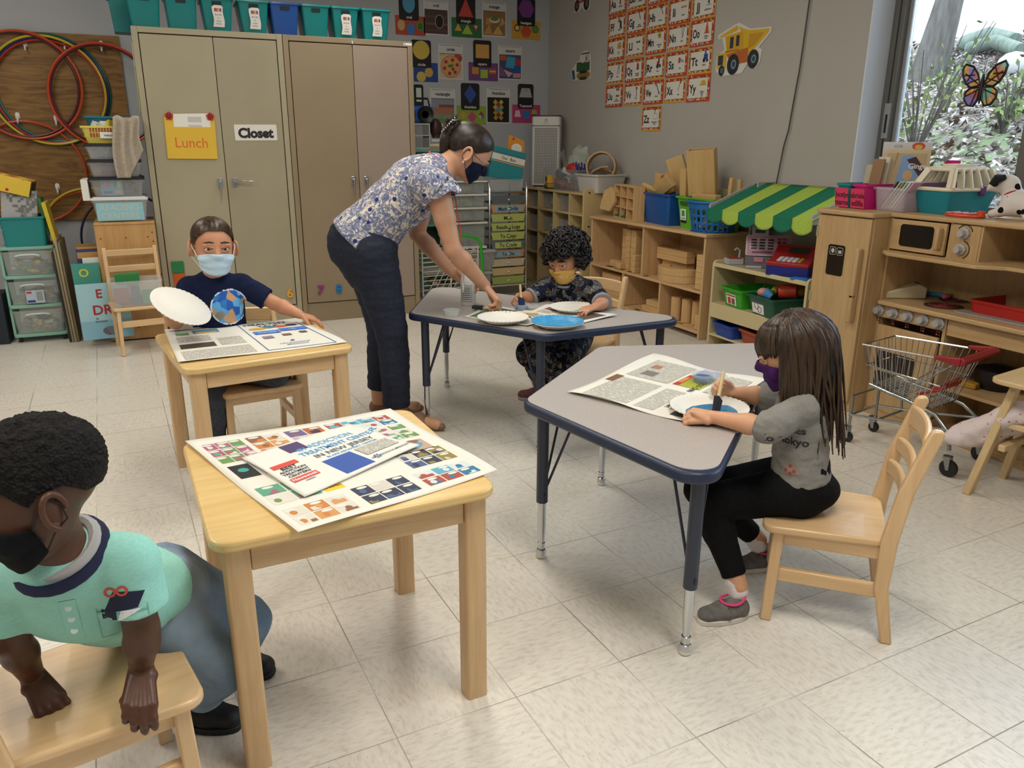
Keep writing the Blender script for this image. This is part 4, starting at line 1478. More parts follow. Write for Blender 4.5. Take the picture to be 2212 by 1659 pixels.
# long hair with bangs
HB2 = hairm('long_brown_hair', '#1f140e', '#49331f', (70, 70, 10), .4)
hl2 = line((0, 16), (45, 12), (70, -10), (180, -45))
cap(H2, (.37, .455, .40), (0, -.05, .12), hl2, lambda az, v: .10 + .05 * min(1, v * 2), HB2, 'hair', G2, M2, grooves=.012)
hr = [c for c in G2.children if c.name.startswith('hair')][0]
def strands(H, M0, n, az0, az1, L, name, m, parent, seed, e0=(-5, 25), wave=.03, r=.028, drop=(0, -.25, -1), start=.44, spreadz=.12):
 """locks that start on the skull and fall with gravity (world down)"""
 rs = random.Random(seed)
 g = G(m)
 HM = M0 @ H
 s = HM.to_scale()[0]
 for i in range(n):
  azd = rs.uniform(az0, az1); az = R(azd); e2 = R(rs.uniform(*e0)); et = R(rs.uniform(62, 84))
  lift = .12 + rs.uniform(0, .07)
  pts = []
  def sk(e, k):
   d = V((math.sin(az) * math.cos(e), math.cos(az) * math.cos(e), math.sin(e)))
   return HM @ V((.37 * d.x * (1 + k), -.05 + .455 * d.y * (1 + k), .12 + .40 * d.z * (1 + k)))
  for k in range(5):
   pts.append(sk(et + (e2 - et) * k / 4, lift * (.75 + .07 * k)))
  out = (pts[-1] - HM @ V((0, -.05, .1))); out.z = 0; out.normalize()
  side = out.cross(V((0, 0, 1)))
  ln = L * rs.uniform(.7, 1.1); ph = rs.uniform(0, 6.3); wv = wave * rs.uniform(.3, 1.2)
  v0 = (pts[-1] - pts[-2]); st = ln / 8
  p = pts[-1]; dv = v0.normalized()
  for k in range(1, 9):
   t = k / 8
   dv = (dv * .45 + (V((0, 0, -1)) + V(drop) * .25 + side * (math.cos(ph + t * 5) * wv * 9)) * .55).normalized()
   p = p + dv * st
   pts.append(p)
  n_ = len(pts)
  g.tube(pts, [r * s * (1 - .8 * max(0, k / (n_ - 1) - .35) ** 1.5 * 1.6) for k in range(n_)], 6)
 return g.build(name, parent, angle=180)
strands(H2, M2, 120, 80, 280, .20, 'loose_locks', HB2, hr, 11, (-22, 10), .012, .040, (.2, -.2, 0))
strands(H2, M2, 46, 100, 260, .30, 'long_locks', HB2, hr, 12, (-22, 5), .03, .024, (.5, -.5, 0))
strands(H2, M2, 36, 70, 100, .17, 'side_locks', HB2, hr, 13, (-12, 10), .010, .036, (.3, -.2, 0))
strands(H2, M2, 36, 260, 290, .17, 'side_locks', HB2, hr, 14, (-12, 10), .010, .036, (.3, -.2, 0))
g = G(HB2); g.M = M2 @ H2
rs = random.Random(4)
for i in range(46):
 az = R(rs.uniform(-62, 62)); e1 = R(rs.uniform(-9, 2))
 pts = []
 for k in range(6):
  e = R(52) + (e1 - R(52)) * k / 5
  d = V((math.sin(az) * math.cos(e), math.cos(az) * math.cos(e), math.sin(e)))
  kk = 1.12 + .02 * rs.random()
  pts.append((.37 * d.x * kk, -.05 + .455 * d.y * kk, .12 + .40 * d.z * kk))
 g.tube(pts, [.03, .034, .034, .03, .024, .008], 6)
g.build('bangs', hr, angle=180)
mask(surface(bd), H2, cloth('purple_mask', '#3c1a4c', '#4b2460', 60), G2, -.06, -.47, 74, .035, M0=M2, peak=.05, strap='#3c1a4c')
# ---- girl with curly hair in the patterned dress
G3, M3 = person('girl with black curly hair in patterned dark dress and yellow mask dipping a brush', (1.83, 3.32, 0))
SK3 = skinm('light_brown_skin_girl', '#bb8363', '#c7916f')
b = Body(); b.M = M3
H3 = headframe((1.800, 3.305, .765), (-.85, -.46, -.36), .205, up=(-.25, -.15, 1), roll=2)
head_shape(b, H3)
S3 = V((-.50, .866, 0))
b.cone((1.82, 3.318, .645), (1.81, 3.313, .695), .038, .036)
b.chain([((1.87, 3.35, .38), .1), ((1.855, 3.34, .46), .09), ((1.84, 3.33, .55), .094), ((1.828, 3.322, .615), .074)], .75, S3)
A3R = ((1.755, 3.405, .612), (1.655, 3.395, .568), (1.58, 3.372, .585)); A3L = ((1.90, 3.225, .615), (1.868, 3.065, .585), (1.80, 3.02, .582))
L3R = ((1.81, 3.40, .365), (1.62, 3.31, .31), (1.75, 3.49, .085)); L3L = ((1.86, 3.30, .365), (1.70, 3.14, .31), (1.80, 3.40, .085))
limbs(b, (A3R, A3L), (L3R, L3L), .96)
hand(b, A3R[2], (-.65, -.6, -.15), (-.5, .5, .5), .108, (50, 65, 40), thumb=-1, tc=25, spread=2, tdir=(-.2, -.85, .2))
hand(b, A3L[2], (-.9, -.25, -.1), (.1, -.15, 1), .108, (14, 25, 20), thumb=1, tc=10, spread=9)
bd = grow(b, 'body', SK3, G3, .0027)
eyes(H3, G3, '#2c1a12', '#1d1410', M3)
def m_dress():
 t = NT('dark_floral_dress', .85, .15)
 w_ = t.vmath('ADD', t.tc, t.vmath('MULTIPLY', t.n('ShaderNodeTexNoise').outputs['Color'], (.02, .02, .02)))
 nz = t.noise(t.tc, 55, 2, .5, 4)
 v1 = t.voro(t.tc, 42); col1 = t.sep(t.voro(t.tc, 42, out='Color'))[0]
 v2 = t.voro(t.map((1, 1, 1), loc=(7, 3, 2)), 15)
 c = t.ramp(t.noise(t.tc, 20, 2), [(.3, '#0e0f14'), (.7, '#15171f')])
 k1 = t.math('MULTIPLY', t.math('COMPARE', nz, .5, .022), t.math('GREATER_THAN', col1, .35))
 c = t.mix(k1, c, t.ramp(col1, [(.3, '#2f4f86'), (.55, '#b8b6b2'), (.8, '#9a7f6c'), (.9, '#cfcac4')], True))
 nz2 = t.noise(t.map((1, 1, 1), loc=(2, 9, 4)), 34, 2, .5, 3)
 c = t.mix(t.math('GREATER_THAN', nz2, .70), c, '#d4d0cb')
 c = t.mix(t.math('LESS_THAN', nz2, .28), c, '#2c4a80')
 return t.col(c)
DR = m_dress()
b = Body(.014); b.M = M3
b.chain([((1.865, 3.35, .37), .112), ((1.855, 3.34, .46), .102), ((1.84, 3.33, .55), .106), ((1.83, 3.323, .618), .084)], .8, S3)
for sh, el, wr in (A3R, A3L):
 sh, el, wr = V(sh), V(el), V(wr)
 b.cone(V((1.83, 3.32, .63)).lerp(sh, .5), sh, .05, .05)
 b.cone(sh, sh.lerp(el, .95), .05, .046, c1=0)
# skirt draped over the lap
b.chain([((1.87, 3.35, .40), .12), ((1.78, 3.29, .355), .115)], .75, S3)
b.chain([(L3R[0], .085), (L3R[1], .075)]); b.chain([(L3L[0], .085), (L3L[1], .08)])
b.cone((1.66, 3.225, .315), (1.68, 3.25, .20), .10, .105, .7, S3, 1, 0)
b.cone((1.76, 3.30, .33), (1.78, 3.30, .19), .13, .135, .8, S3, 1, 0)
grow(b, 'dress', DR, G3, .0036, 0, .004, 15)
CUF = mat('#8e8d8f', .9)
g = G(CUF); g.M = M3
cc = V((1.818, 3.315, .652)); f3_ = V((-.85, -.5, 0)).normalized()
g.tube([cc + S3 * .055 * math.cos(a) + f3_ * (.048 * math.sin(a)) + V((0, 0, -.022 * math.sin(a))) for a in [R(q) for q in range(0, 360, 18)]], .0095, 8, True)
g.build('neck_trim', G3)
for sh, el, wr in (A3R, A3L):
 sh, el, wr = V(sh), V(el), V(wr)
 b = Body(.004); b.M = M3
 b.cone(sh.lerp(el, .88), el.lerp(wr, .04), .0475, .048, c0=0, c1=0)
 grow(b, 'sleeve_cuff', CUF, G3, .003)
b = Body(.01); b.M = M3
for L in (L3R, L3L):
 b.chain([(V(L[1]) + V((0, 0, -.0)), .045), (V(L[1]).lerp(V(L[2]), .4), .044), (V(L[2]) + V((0, 0, .02)), .034)], c1=0)
grow(b, 'dark_trousers', mat('#0f1014', .85), G3, .004)
MAU = cloth('mauve_trainer', '#6e4a4b', '#815859', 60)
shoe(M3, G3, (1.815, 3.475, 0), (1.66, 3.545, 0), MAU, mat('#b9a8a2', .7), .033, .055)
shoe(M3, G3, (1.86, 3.385, 0), (1.72, 3.44, 0), MAU, mat('#b9a8a2', .7), .033, .055)
HB3 = hairm('black_curls', '#0c0a0a', '#241d1b', (40, 40, 40), .38)
hl3 = line((0, 26), (45, 20), (75, -8), (100, -20), (180, -45))
cap(H3, (.38, .46, .41), (0, -.05, .13), hl3, lambda az, v: .14 + .12 * min(1, v * 2), HB3, 'hair', G3, M3, bumpy=.05, bf=7)
hr = [c for c in G3.children if c.name.startswith('hair')][0]
g = G(HB3); g.M = M3 @ H3
rs = random.Random(21)
for i in range(420):
 az = rs.uniform(-180, 180)
 e = R(rs.uniform(hl3(az) - 8, 90) if rs.random() < .8 else rs.uniform(hl3(az) - 28, hl3(az) + 5) if abs(az) > 60 else rs.uniform(hl3(az) - 10, 60))
 a = R(az)
 d = V((math.sin(a) * math.cos(e), math.cos(a) * math.cos(e), math.sin(e)))
 k = rs.uniform(1.1, 1.34)
 c = V((.40 * d.x * k, -.05 + .475 * d.y * k, .13 + .425 * d.z * k))
 x, y, z = frame((0, 0, 0), d + V((rs.uniform(-1, 1), rs.uniform(-1, 1), rs.uniform(-1, 1))) * .9)
 rr_ = rs.uniform(.045, .085); tn = rs.uniform(1.2, 2.2); r0 = rs.uniform(.014, .024)
 g.tube([c + (x * math.cos(q) + y * math.sin(q)) * rr_ + z * (q / 6.3 - tn / 2) * .06 for q in [tn * 2 * PI * j / (9 * tn) for j in range(int(9 * tn) + 1)]], r0, 5)
g.build('curls', hr, angle=180)
def m_animal():
 t = NT('yellow_animal_mask', .8, .2)
 v = t.voro(t.tc, 40)
 n = t.noise(t.tc, 45, 2, .5, 1)
 c = t.ramp(t.noise(t.tc, 20), [(.3, '#cf9f4e'), (.7, '#dcb266')])
 c = t.mix(t.math('LESS_THAN', v, .18), c, '#e9e2d0')
 c = t.mix(t.math('LESS_THAN', v, .09), c, '#1e1610')
 c = t.mix(t.math('GREATER_THAN', n, .69), c, '#3b2412')
 return t.col(c)
mask(surface(bd), H3, m_animal(), G3, -.10, -.48, 66, .035, M0=M3, peak=.02, strap='#d8d4cc')
# ---- boy in the teal polo leaning on the chair at the left edge
B4, M4 = person('boy in teal polo and jeans leaning on a child chair at the left edge', (-.12, 1.45, 0))
SK4 = skinm('dark_brown_skin_boy', '#4a2c1d', '#583625', .42)
b = Body(); b.M = M4
H4 = headframe((-.208, 1.302, .775), (-.93, -.25, -.30), .205, up=(-.25, .0, 1))
head_shape(b, H4)
S4 = V((.93, -.30, .10)).normalized()
b.cone((-.200, 1.350, .645), (-.203, 1.325, .70), .044, .042)
b.chain([((-.095, 1.60, .385), .098), ((-.14, 1.525, .43), .094), ((-.185, 1.435, .52), .1), ((-.20, 1.372, .60), .085)], .76, S4)
A4L = ((-.105, 1.345, .605), (-.098, 1.335, .48), (-.110, 1.352, .392)); A4R = ((-.296, 1.405, .585), (-.305, 1.42, .46), (-.295, 1.455, .36))
L4L = ((-.085, 1.585, .37), (.035, 1.545, .235), (-.03, 1.648, .075)); L4R = ((-.07, 1.68, .375), (.085, 1.69, .225), (.055, 1.80, .06))
limbs(b, (A4L, A4R), (L4L, L4R), 1.0)
hand(b, A4L[2], (-.12, -.78, -.60), (0, -.62, .78), .125, ((20, 36, 26), (24, 38, 26), (26, 40, 28), (28, 42, 30)), thumb=-1, tc=20, spread=7, tdir=(-.85, -.35, -.35))
hand(b, A4R[2], (.35, -.55, -.5), (-.2, -.3, .85), .122, (35, 60, 40), thumb=1, tc=25, spread=5, tdir=(.75, -.2, -.5))
bd = grow(b, 'body', SK4, B4, .0025)
eyes(H4, B4, '#20120c', '#150e0a', M4)
POL = NT('teal_heather_polo', .85, .15)
POL = POL.col(POL.mix(POL.noise(POL.map((1, 1, 3)), 120, 2), '#83c4b6', '#a6dacd'))
b = Body(.014); b.M = M4
b.chain([((-.105, 1.585, .42), .112), ((-.145, 1.52, .445), .107), ((-.187, 1.435, .525), .112), ((-.2, 1.375, .602), .09)], .8, S4, c0=0)
for sh, el, wr in (A4L, A4R):
 sh, el, wr = V(sh), V(el), V(wr)
 b.cone(V((-.2, 1.37, .62)).lerp(sh, .5), sh, .052, .05)
 b.cone(sh, sh.lerp(el, .66), .051, .052, c1=0)
polo = grow(b, 'polo_shirt', POL, B4, .003, 0, .0035, 14)
cc = V((-.199, 1.348, .642)); f4 = V((-.28, -.80, -.5)).normalized()
for m_, r0, rr0, dz, nm in ((mat('#15193a', .85), .066, .0105, 0, 'navy_collar'), (mat('#a9a5a3', .85), .054, .011, .012, 'undershirt_collar')):
 g = G(m_); g.M = M4
 g.tube([cc + S4 * r0 * math.cos(a) + f4 * (r0 * 1.0 * math.sin(a)) + V((0, 0, dz)) for a in [R(q) for q in range(0, 360, 15)]], rr0, 8, True)
 g.build(nm, B4)
bvp = surface(polo)
nf = V((.05, -.92, .25))
xd4 = V((.96, .05, .0))
g = G(mat('#92cfc2', .85))
ct = V((-.185, 1.30, .56))
def strip(x0, y0, x1, y1, k=6):
 vs = []; fs = []
 for i in range(k + 1):
  for j in range(k + 1):
   vs.append((x0 + (x1 - x0) * i / k, y0 + (y1 - y0) * j / k))
 for i in range(k):
  for j in range(k):
   a = i * (k + 1) + j
   fs.append((a, a + k + 1, a + k + 2, a + 1))
 return vs, fs
decal(g, M4, bvp, ct, xd4, nf, strip(-.025, -.07, .0, .02))
g.build('placket', polo)
for k in range(3):
 h = bvp.ray_cast(M4 @ (ct + xd4 * -.0125 + V((0, 0, .005 - .026 * k)) + nf * .2), -(nf))
 g = G(mat('#d8e2da', .4))
 p = h[0] if h[0] is not None else M4 @ ct
 g.cyl(p, p + nf.normalized() * .003, .0055, n=14)
 g.build('button', polo)
# shark badge on the chest pocket, wearing red glasses
NV = mat('#141a38', .8)
c5 = V((-.118, 1.30, .555))
g = G(NV)
decal(g, M4, bvp, c5, xd4, nf, trigrid([(-.03, -.012), (.036, .018), (-.012, .026)], 8))
decal(g, M4, bvp, c5, xd4, nf, trigrid([(-.03, -.012), (.022, -.008), (.036, .018)], 8))
decal(g, M4, bvp, c5, xd4, nf, strip(-.034, -.03, -.012, -.008))
g.use(mat('#e3e6e8', .8))
decal(g, M4, bvp, c5 + V((0, -.0003, 0)), xd4, nf, trigrid([(-.012, -.03), (.03, -.01), (-.004, -.010)], 6))
g.use(mat('#cf4a37', .7))
for x in (-.016, .002):
 decal(g, M4, bvp, c5 + V((0, 0, .026)), xd4, nf, ([(x + r_ * math.cos(R(q)), r_ * math.sin(R(q))) for q in range(0, 360, 30) for r_ in (.0055, .0095)], [(2 * i, 2 * i + 1, (2 * i + 3) % 24, (2 * i + 2) % 24) for i in range(12)]))
g.build('shark_badge', polo)
g = G(mat('#6fb3a5', .85))
for s_ in ((-.04, -.075, .04, -.0735), (-.04, -.075, -.0385, -.005), (.0385, -.075, .04, -.005), (-.04, -.016, .04, -.013)):
 decal(g, M4, bvp, c5 + V((-.002, 0, 0)), xd4, nf, strip(*s_))
g.build('pocket_seam', polo)
b = Body(.014); b.M = M4
b.chain([((-.115, 1.575, .42), .104), ((-.09, 1.605, .385), .112)], .84, S4)
b.ell((-.08, 1.64, .385), (.10, .10, .075))
for L in (L4L, L4R):
 b.chain([(L[0], .082), (L[1], .062), (V(L[1]).lerp(V(L[2]), .35), .056), (V(L[2]) + (V(L[1]) - V(L[2])).normalized() * .03, .045)], c1=0)
JN = NT('washed_blue_jeans', .85, .15)
JN = JN.col(JN.mix(JN.ramp(JN.noise(JN.tc, 7, 3), [(.35, '#000000'), (.65, '#ffffff')]), JN.mix(JN.noise(JN.tc, 200, 1), '#5d7187', '#768a9e'), '#93a5b5'))
grow(b, 'jeans', JN, B4, .0032, 0, .005, 14, (1, 1, 1))
BSH = mat('#0d0d10', .6)
for he, to in (((-.075, 1.685, 0), (.055, 1.605, 0)), ((.035, 1.84, 0), (.15, 1.765, 0))):
 so = shoe(M4, B4, he, to, BSH, mat('#151517', .6), .033, .06)
 he, to = V(he), V(to); d = (to - he).normalized(); x = d.cross(V((0, 0, 1)))
 g = G(mat('#3a3f45', .6)); g.M = M4
 for k in range(3):
  mp = he.lerp(to, .50 + .1 * k) + V((0, 0, .062 - .007 * k))
  g.tube([mp + x * .028 - V((0, 0, .016)), mp + x * .012, mp - x * .012, mp - x * .028 - V((0, 0, .016))], .0028, 6)
 g.build('laces', so)
def m_afro():
 t = NT('tight_black_curls', .75, .25)
 n = t.voro(t.tc, 190)
 t.bump(n, .8, .004)
 return t.col(t.ramp(n, [(.1, '#1c1714'), (.7, '#060505')]))
hl4 = line((0, 27), (38, 26), (60, 12), (72, -10), (86, -1), (104, -5), (122, -26), (180, -40))
cap(H4, (.365, .45, .395), (0, -.05, .12), hl4, lambda az, v: .05 + .12 * min(1, v * 2.2), m_afro(), 'short_curly_hair', B4, M4, nu=220, nv=90, bumpy=.022, bf=16)
mask(surface(bd), H4, cloth('black_mask', '#0d0e12', '#16171c', 60), B4, -.07, -.47, 74, .035, M0=M4, peak=.05, strap='#101015')
# ---------------------------------------------------------------- shared small builders
def loft(g, rings, cap0=True, cap1=True):
 n = len(rings[0])
 vs = [p for r in rings for p in r]
 fs = []
 for k in range(len(rings) - 1):
  for i in range(n):
   fs.append((k * n + i, k * n + (i + 1) % n, (k + 1) * n + (i + 1) % n, (k + 1) * n + i))
 if cap0: fs.append(tuple(range(n - 1, -1, -1)))
 if cap1: fs.append(tuple(range((len(rings) - 1) * n, len(rings) * n)))
 return g.add(vs, fs)
def tub_geo(m, w_, d, h, tp=.88, rim=.01, t=.003, r=.02):
 g = G(m)
 ring = lambda W, D, z: [(x, y, z) for x, y in rrect(W, D, min(r, W * .3, D * .3), 4)]
 loft(g, [ring(w_ * tp, d * tp, 0), ring(w_, d, h - .012), ring(w_ + 2 * rim, d + 2 * rim, h - .012), ring(w_ + 2 * rim, d + 2 * rim, h), ring(w_ - 2 * t, d - 2 * t, h), ring(w_ * tp - 2 * t, d * tp - 2 * t, t)])
 return g
def tub(name, label, cat, loc, rz, w_, d, h, m, tp=.88, rim=.01, group=None, **k):
 t = thing(name, label, cat, loc, rz, group)
 tub_geo(m, w_, d, h, tp, rim, **k).build('tub', t)
 return t
def junk(parent, w_, d, h, z0, cols, n, seed, smin=.015, smax=.045, name='toy_pieces', stuff=True):
 rj = random.Random(seed)
 g = G()
 for i in range(n):
  s = [rj.uniform(smin, smax) for _ in range(3)]
  s[2] *= .5
  x, y = rj.uniform(-.5, .5) * (w_ - smax), rj.uniform(-.5, .5) * (d - smax)
  z = z0 + s[2] / 2 + rj.random() ** 1.5 * (h - s[2])
  g.use(mat(rj.choice(cols), .5)).box((0, 0, 0), s, 0, T((x, y, z), rj.uniform(0, 3), rj.uniform(-.4, .4), rj.uniform(-.4, .4)))
 o = g.build(name, parent)
 if stuff: o['kind'] = 'stuff'
 return o
def lidgeo(m, w_, d, h=.014, lip=.006):
 return G(m).prism(rrect(w_, d, .02, 4), 0, h).prism(rrect(w_ - .03, d - .03, .015, 4), h, h + lip)
LEGO = ['#b03a30', '#2f55a5', '#3a8a4a', '#d8b13a', '#c8c5bd', '#8a8f94', '#a25a34']
# ---------------------------------------------------------------- plywood board, hooks and hoops on the back wall
PLY = NT('plywood', .5, .4)
_a = PLY.noise(PLY.map((1.2, 1, 9)), 1.6, 5, .6, 2.4)
PLY = PLY.col(PLY.ramp(_a, [(.30, '#5d3d1c'), (.48, '#85602f'), (.66, '#9a733d')]))
single(G(PLY).bx((-1.95, YB - .022, .68), (-.055, YB - .002, 2.085)), 'plywood_panel', 'brown varnished plywood panel on the back wall behind the hoops', 'panel', bv=.002)
def hook(x, z, lab):
 t = thing('adhesive_hook', lab, 'hook', (x, YB - .022, z), 0, 'white hooks on the plywood panel')
 G(WHITE).prism(rrect(.03, .05, .014, 5), 0, .006, basis((0, 0, 0), (1, 0, 0), (0, 0, 1))).build('plate', t)
 G(WHITE).tube([(0, -.006, -.005), (0, -.03, -.02), (0, -.034, -.045), (0, -.05, -.05), (0, -.06, -.035)], .007, 8).build('prong', t)
for x, z, l in ((-.70, 2.0, 'white hook at the top left of the plywood panel'), (-.435, 2.02, 'white hook at the top middle of the plywood panel'), (-.183, 2.02, 'white hook at the top right of the plywood panel'),
    (-.83, 1.48, 'white hook inside the hoops at the left of the plywood'), (-.574, 1.467, 'white hook inside the hoops beside the yellow basket'), (-.64, .95, 'small white hook low on the plywood panel')):
 hook(x, z, l)
def hoop(cx, cz, r, y, col, lab, tilt=0, tr=.0095):
 g = G(mat(col, .35))
 g.tube([(r * math.cos(a), 0, r * math.sin(a)) for a in [2 * PI * i / 64 for i in range(64)]], tr, 8, True)
 single(g, 'hula_hoop', lab, 'hula hoop', (cx, y, cz), (R(tilt), 0, 0), 'hula hoops on the plywood panel')
yh = YB - .034
hoop(-.569, 1.670, .400, yh, '#1d5a4c', 'dark green hula hoop, outermost of the round bundle on the wall')
hoop(-.566, 1.668, .385, yh - .012, '#20295c', 'dark blue hula hoop just inside the green one in the bundle')
hoop(-.580, 1.655, .372, yh - .018, '#a3271c', 'red hula hoop on the inner side of the bundle')
hoop(-.592, 1.665, .392, yh - .024, '#c9b52e', 'yellow hula hoop in the round bundle on the wall')
hoop(-.565, 1.672, .376, yh - .004, '#1f7a6a', 'teal hula hoop at the back of the round bundle')
hoop(-.745, 1.697, .385, yh - .034, '#c4481f', 'orange red hula hoop crossing the bundle, cut off by the left edge')
hoop(-.755, 1.700, .372, yh - .03, '#5a1a2a', 'maroon hula hoop beside the orange one at the left')
hoop(-.205, 1.633, .388, yh - .05, '#cc4a1e', 'orange hula hoop on the right hook behind the metal cabinet')
hoop(-.205, 1.636, .372, yh - .044, '#5c1c30', 'maroon hula hoop inside the right hand orange hoop')
hoop(-.80, 1.06, .38, yh - .02, '#bd4a22', 'lower orange hula hoop whose top peeks out under the bundle')
hoop(-.44, .55, .36, yh - .03, '#c55a22', 'low orange hula hoop beside the mint drawers')
hoop(-.42, .56, .375, yh - .045, '#c8aa2c', 'low yellow hula hoop behind the low orange one')
hoop(-.16, .52, .365, yh - .06, '#1c2440', 'dark blue hula hoop standing behind the big picture books', 4)
# ---------------------------------------------------------------- low wooden cabinet and its stack of bins
CABW = wood('tan_ply', '#c59a63', '#b4884f', 'z', .45)
t = thing('wooden_cabinet', 'tan wooden cabinet with its plain back to the room under the stacked bins', 'cabinet', (-.157, 5.94, 0))
G(CABW).bx((-.178, -.19, .01), (.182, -.175, .775)).build('back_panel', t, .002)
G(CABW).bx((-.178, -.175, 0), (-.16, .2, .78)).bx((.164, -.175, 0), (.182, .2, .78)).bx((-.16, -.175, .03), (.164, .2, .05)).bx((-.178, -.195, .775), (.182, .2, .79)).build('case', t, .002)
for x, z in ((-.15, .69), (.16, .66), (0, .69), (.13, .69), (.0, .09), (.16, .72)):
 G(mat('#5a4226', .5)).cyl((x, -.19, z), (x, -.192, z), .005, n=10).build('screw', t)
def clearbin(name, lab, loc, w_, d, h, lidm, cols, n, seed, gr=None, hz=.75, cm='#dfe4e6', al=.25, rz=0, tp=.9, smax=.06):
 t = thing(name, lab, 'bin', loc, rz, gr)
 tub_geo(clear(cm, al), w_, d, h, tp, .006).build('tub', t)
 if lidm:
  lidgeo(lidm, w_ + .02, d + .02).build('lid', t).location = (0, 0, h)
 if n:
  junk(t, w_ * tp - .02, d * tp - .02, h * hz, .006, cols, n, seed, .02, smax)
 return t
xs, ys = -.165, 5.95
t = clearbin('storage_bin', 'clear bin with white lid and pale blue READING CENTERS sign', (xs, ys, .79), .32, .33, .14, mat('#dcdcda', .5), ['#c8d8dc', '#d88a8a', '#e0ddd5'], 20, 31)
g = G(mat('#8fc1cb', .6)).bx((-.142, -.17, .01), (.135, -.168, .125))
g.use(mat('#b5c3bd', .5)).text('READING', 0, 0, .038, .0008, basis((-.004, -.17, .095), (1, 0, 0), (0, 0, 1))).text('CENTERS', 0, 0, .038, .0008, basis((-.004, -.17, .04), (1, 0, 0), (0, 0, 1)))
g.build('sign_card', t)
t = clearbin('storage_bin', 'clear bin with black lid, chalk box showing through the front', (xs, ys, .952), .31, .33, .105, BLACK, ['#3a3a3c', '#6b5a2c', '#2c2c30', '#8a3a2a'], 26, 32, cm='#c4c8c8')
single(G(mat('#e0ddd2', .6)).bx((-.02, -.16, 0), (.02, .16, .13)), 'file_rack', 'off white plastic rack standing on the left of the bin stack', 'rack', (-.355, 5.95, .93))
g = G(mat('#5aa7c9', .55)).bx((-.064, -.012, 0), (.064, .012, .098))
for i, c in enumerate(('#e06a5a', '#9a5fb0', '#4fae6a', '#3f6fb5', '#d9c04a')):
 g.use(mat(c, .6)).prism(rrect(.018, .04, .008, 3, -.042 + .021 * i, .068), 0, .0006, basis((0, -.012, 0), (1, 0, 0), (0, 0, 1)))
g.use(mat('#2a4a8a', .6)).prism(rrect(.05, .014, .004, 3, -.025, .02), 0, .0006, basis((0, -.012, 0), (1, 0, 0), (0, 0, 1))).use(mat('#caa890', .6)).prism(rrect(.04, .03, .012, 4, .035, .022), 0, .0006, basis((0, -.012, 0), (1, 0, 0), (0, 0, 1)))
single(g, 'chalk_box', 'pale blue box of coloured chalk in the stacked clear bin', 'box', (-.20, 5.83, .958))
PUR = ['#4a3a8c', '#3a4fa0', '#c0603a', '#6a4a9c', '#2f6a4a', '#5a4aa8']
clearbin('storage_bin', 'clear bin of purple and orange toys with black lid, lower of two', (xs, ys, 1.075), .30, .33, .09, mat('#1c1c20', .5), ['#5a4a78', '#8a4a4a', '#6a5a88', '#b5603a'], 40, 33, cm='#cfcdd2', hz=.95)
clearbin('storage_bin', 'clear bin of blue and purple toys below the yellow basket', (xs, ys, 1.183), .30, .33, .08, mat('#1c1c20', .5), PUR, 46, 34, hz=.95)
t = thing('book_basket', 'pale yellow slotted basket with VEHICLE BOOKS card on top of the stack', 'basket', (-.19, 5.93, 1.283))
g = tub_geo(mat('#d9c85c', .5), .27, .25, .105, .82, .008)
g.build('basket', t)
g = G(mat('#a8463a', .7))
for r_ in range(2):
 for i in range(11):
  g.prism(rrect(.009, .026, .004, 3), 0, .0008, basis((-.085 + .0165 * i, -.1185 - .0035 * r_ - .001, .05 + .031 * r_), (1, 0, 0), (0, -.13, 1)))
g.build('slots', t)
g = G(WHITE).bx((-.035, -.128, .03), (.115, -.126, .068)); g.use(BLACK).text('Vehicle Books', 0, 0, .013, .0005, basis((.04, -.128, .049), (1, 0, 0), (0, 0, 1)), fit=.12)
g.build('card', t)
junk(t, .2, .2, .12, .01, ['#c8b03a', '#a8352a', '#cfcfc8', '#4a7a5a'], 14, 35, .05, .1, 'books')
tub('tray', 'teal and blue shallow tray on the very top of the bin stack', 'tray', (-.17, 6.05, 1.39), R(4), .27, .22, .06, mat('#1b6f87', .4), .9)
# draped towel
g = G(cloth('beige_towel', '#a49888', '#b3a797', 60, .95))
def tw(u, v):
 x = -.145 + .15 * u
 L = .36 * (1 - .45 * max(0, u - .45) / .55) if u > .45 else .37
 if v < .22:
  y = 5.93 - .165 * v / .22; z = 1.44 + .012 * math.sin(u * 9)
 else:
  k = (v - .22) / .78
  y = 5.765 - .012 * math.sin(k * 2); z = 1.44 - L * k
  x += -.02 * k * (1 - u) + .03 * k * u * (.2)
 return (x + .008 * math.sin(v * 7), y - .012 * math.sin(u * 19 + v * 1.5) * min(1, v * 3), z)
g.grid(tw, 40, 40)
o = g.build('towel', None, solid=.004, angle=180); tag(o, 'beige towel draped over the right side of the bin stack', 'towel')
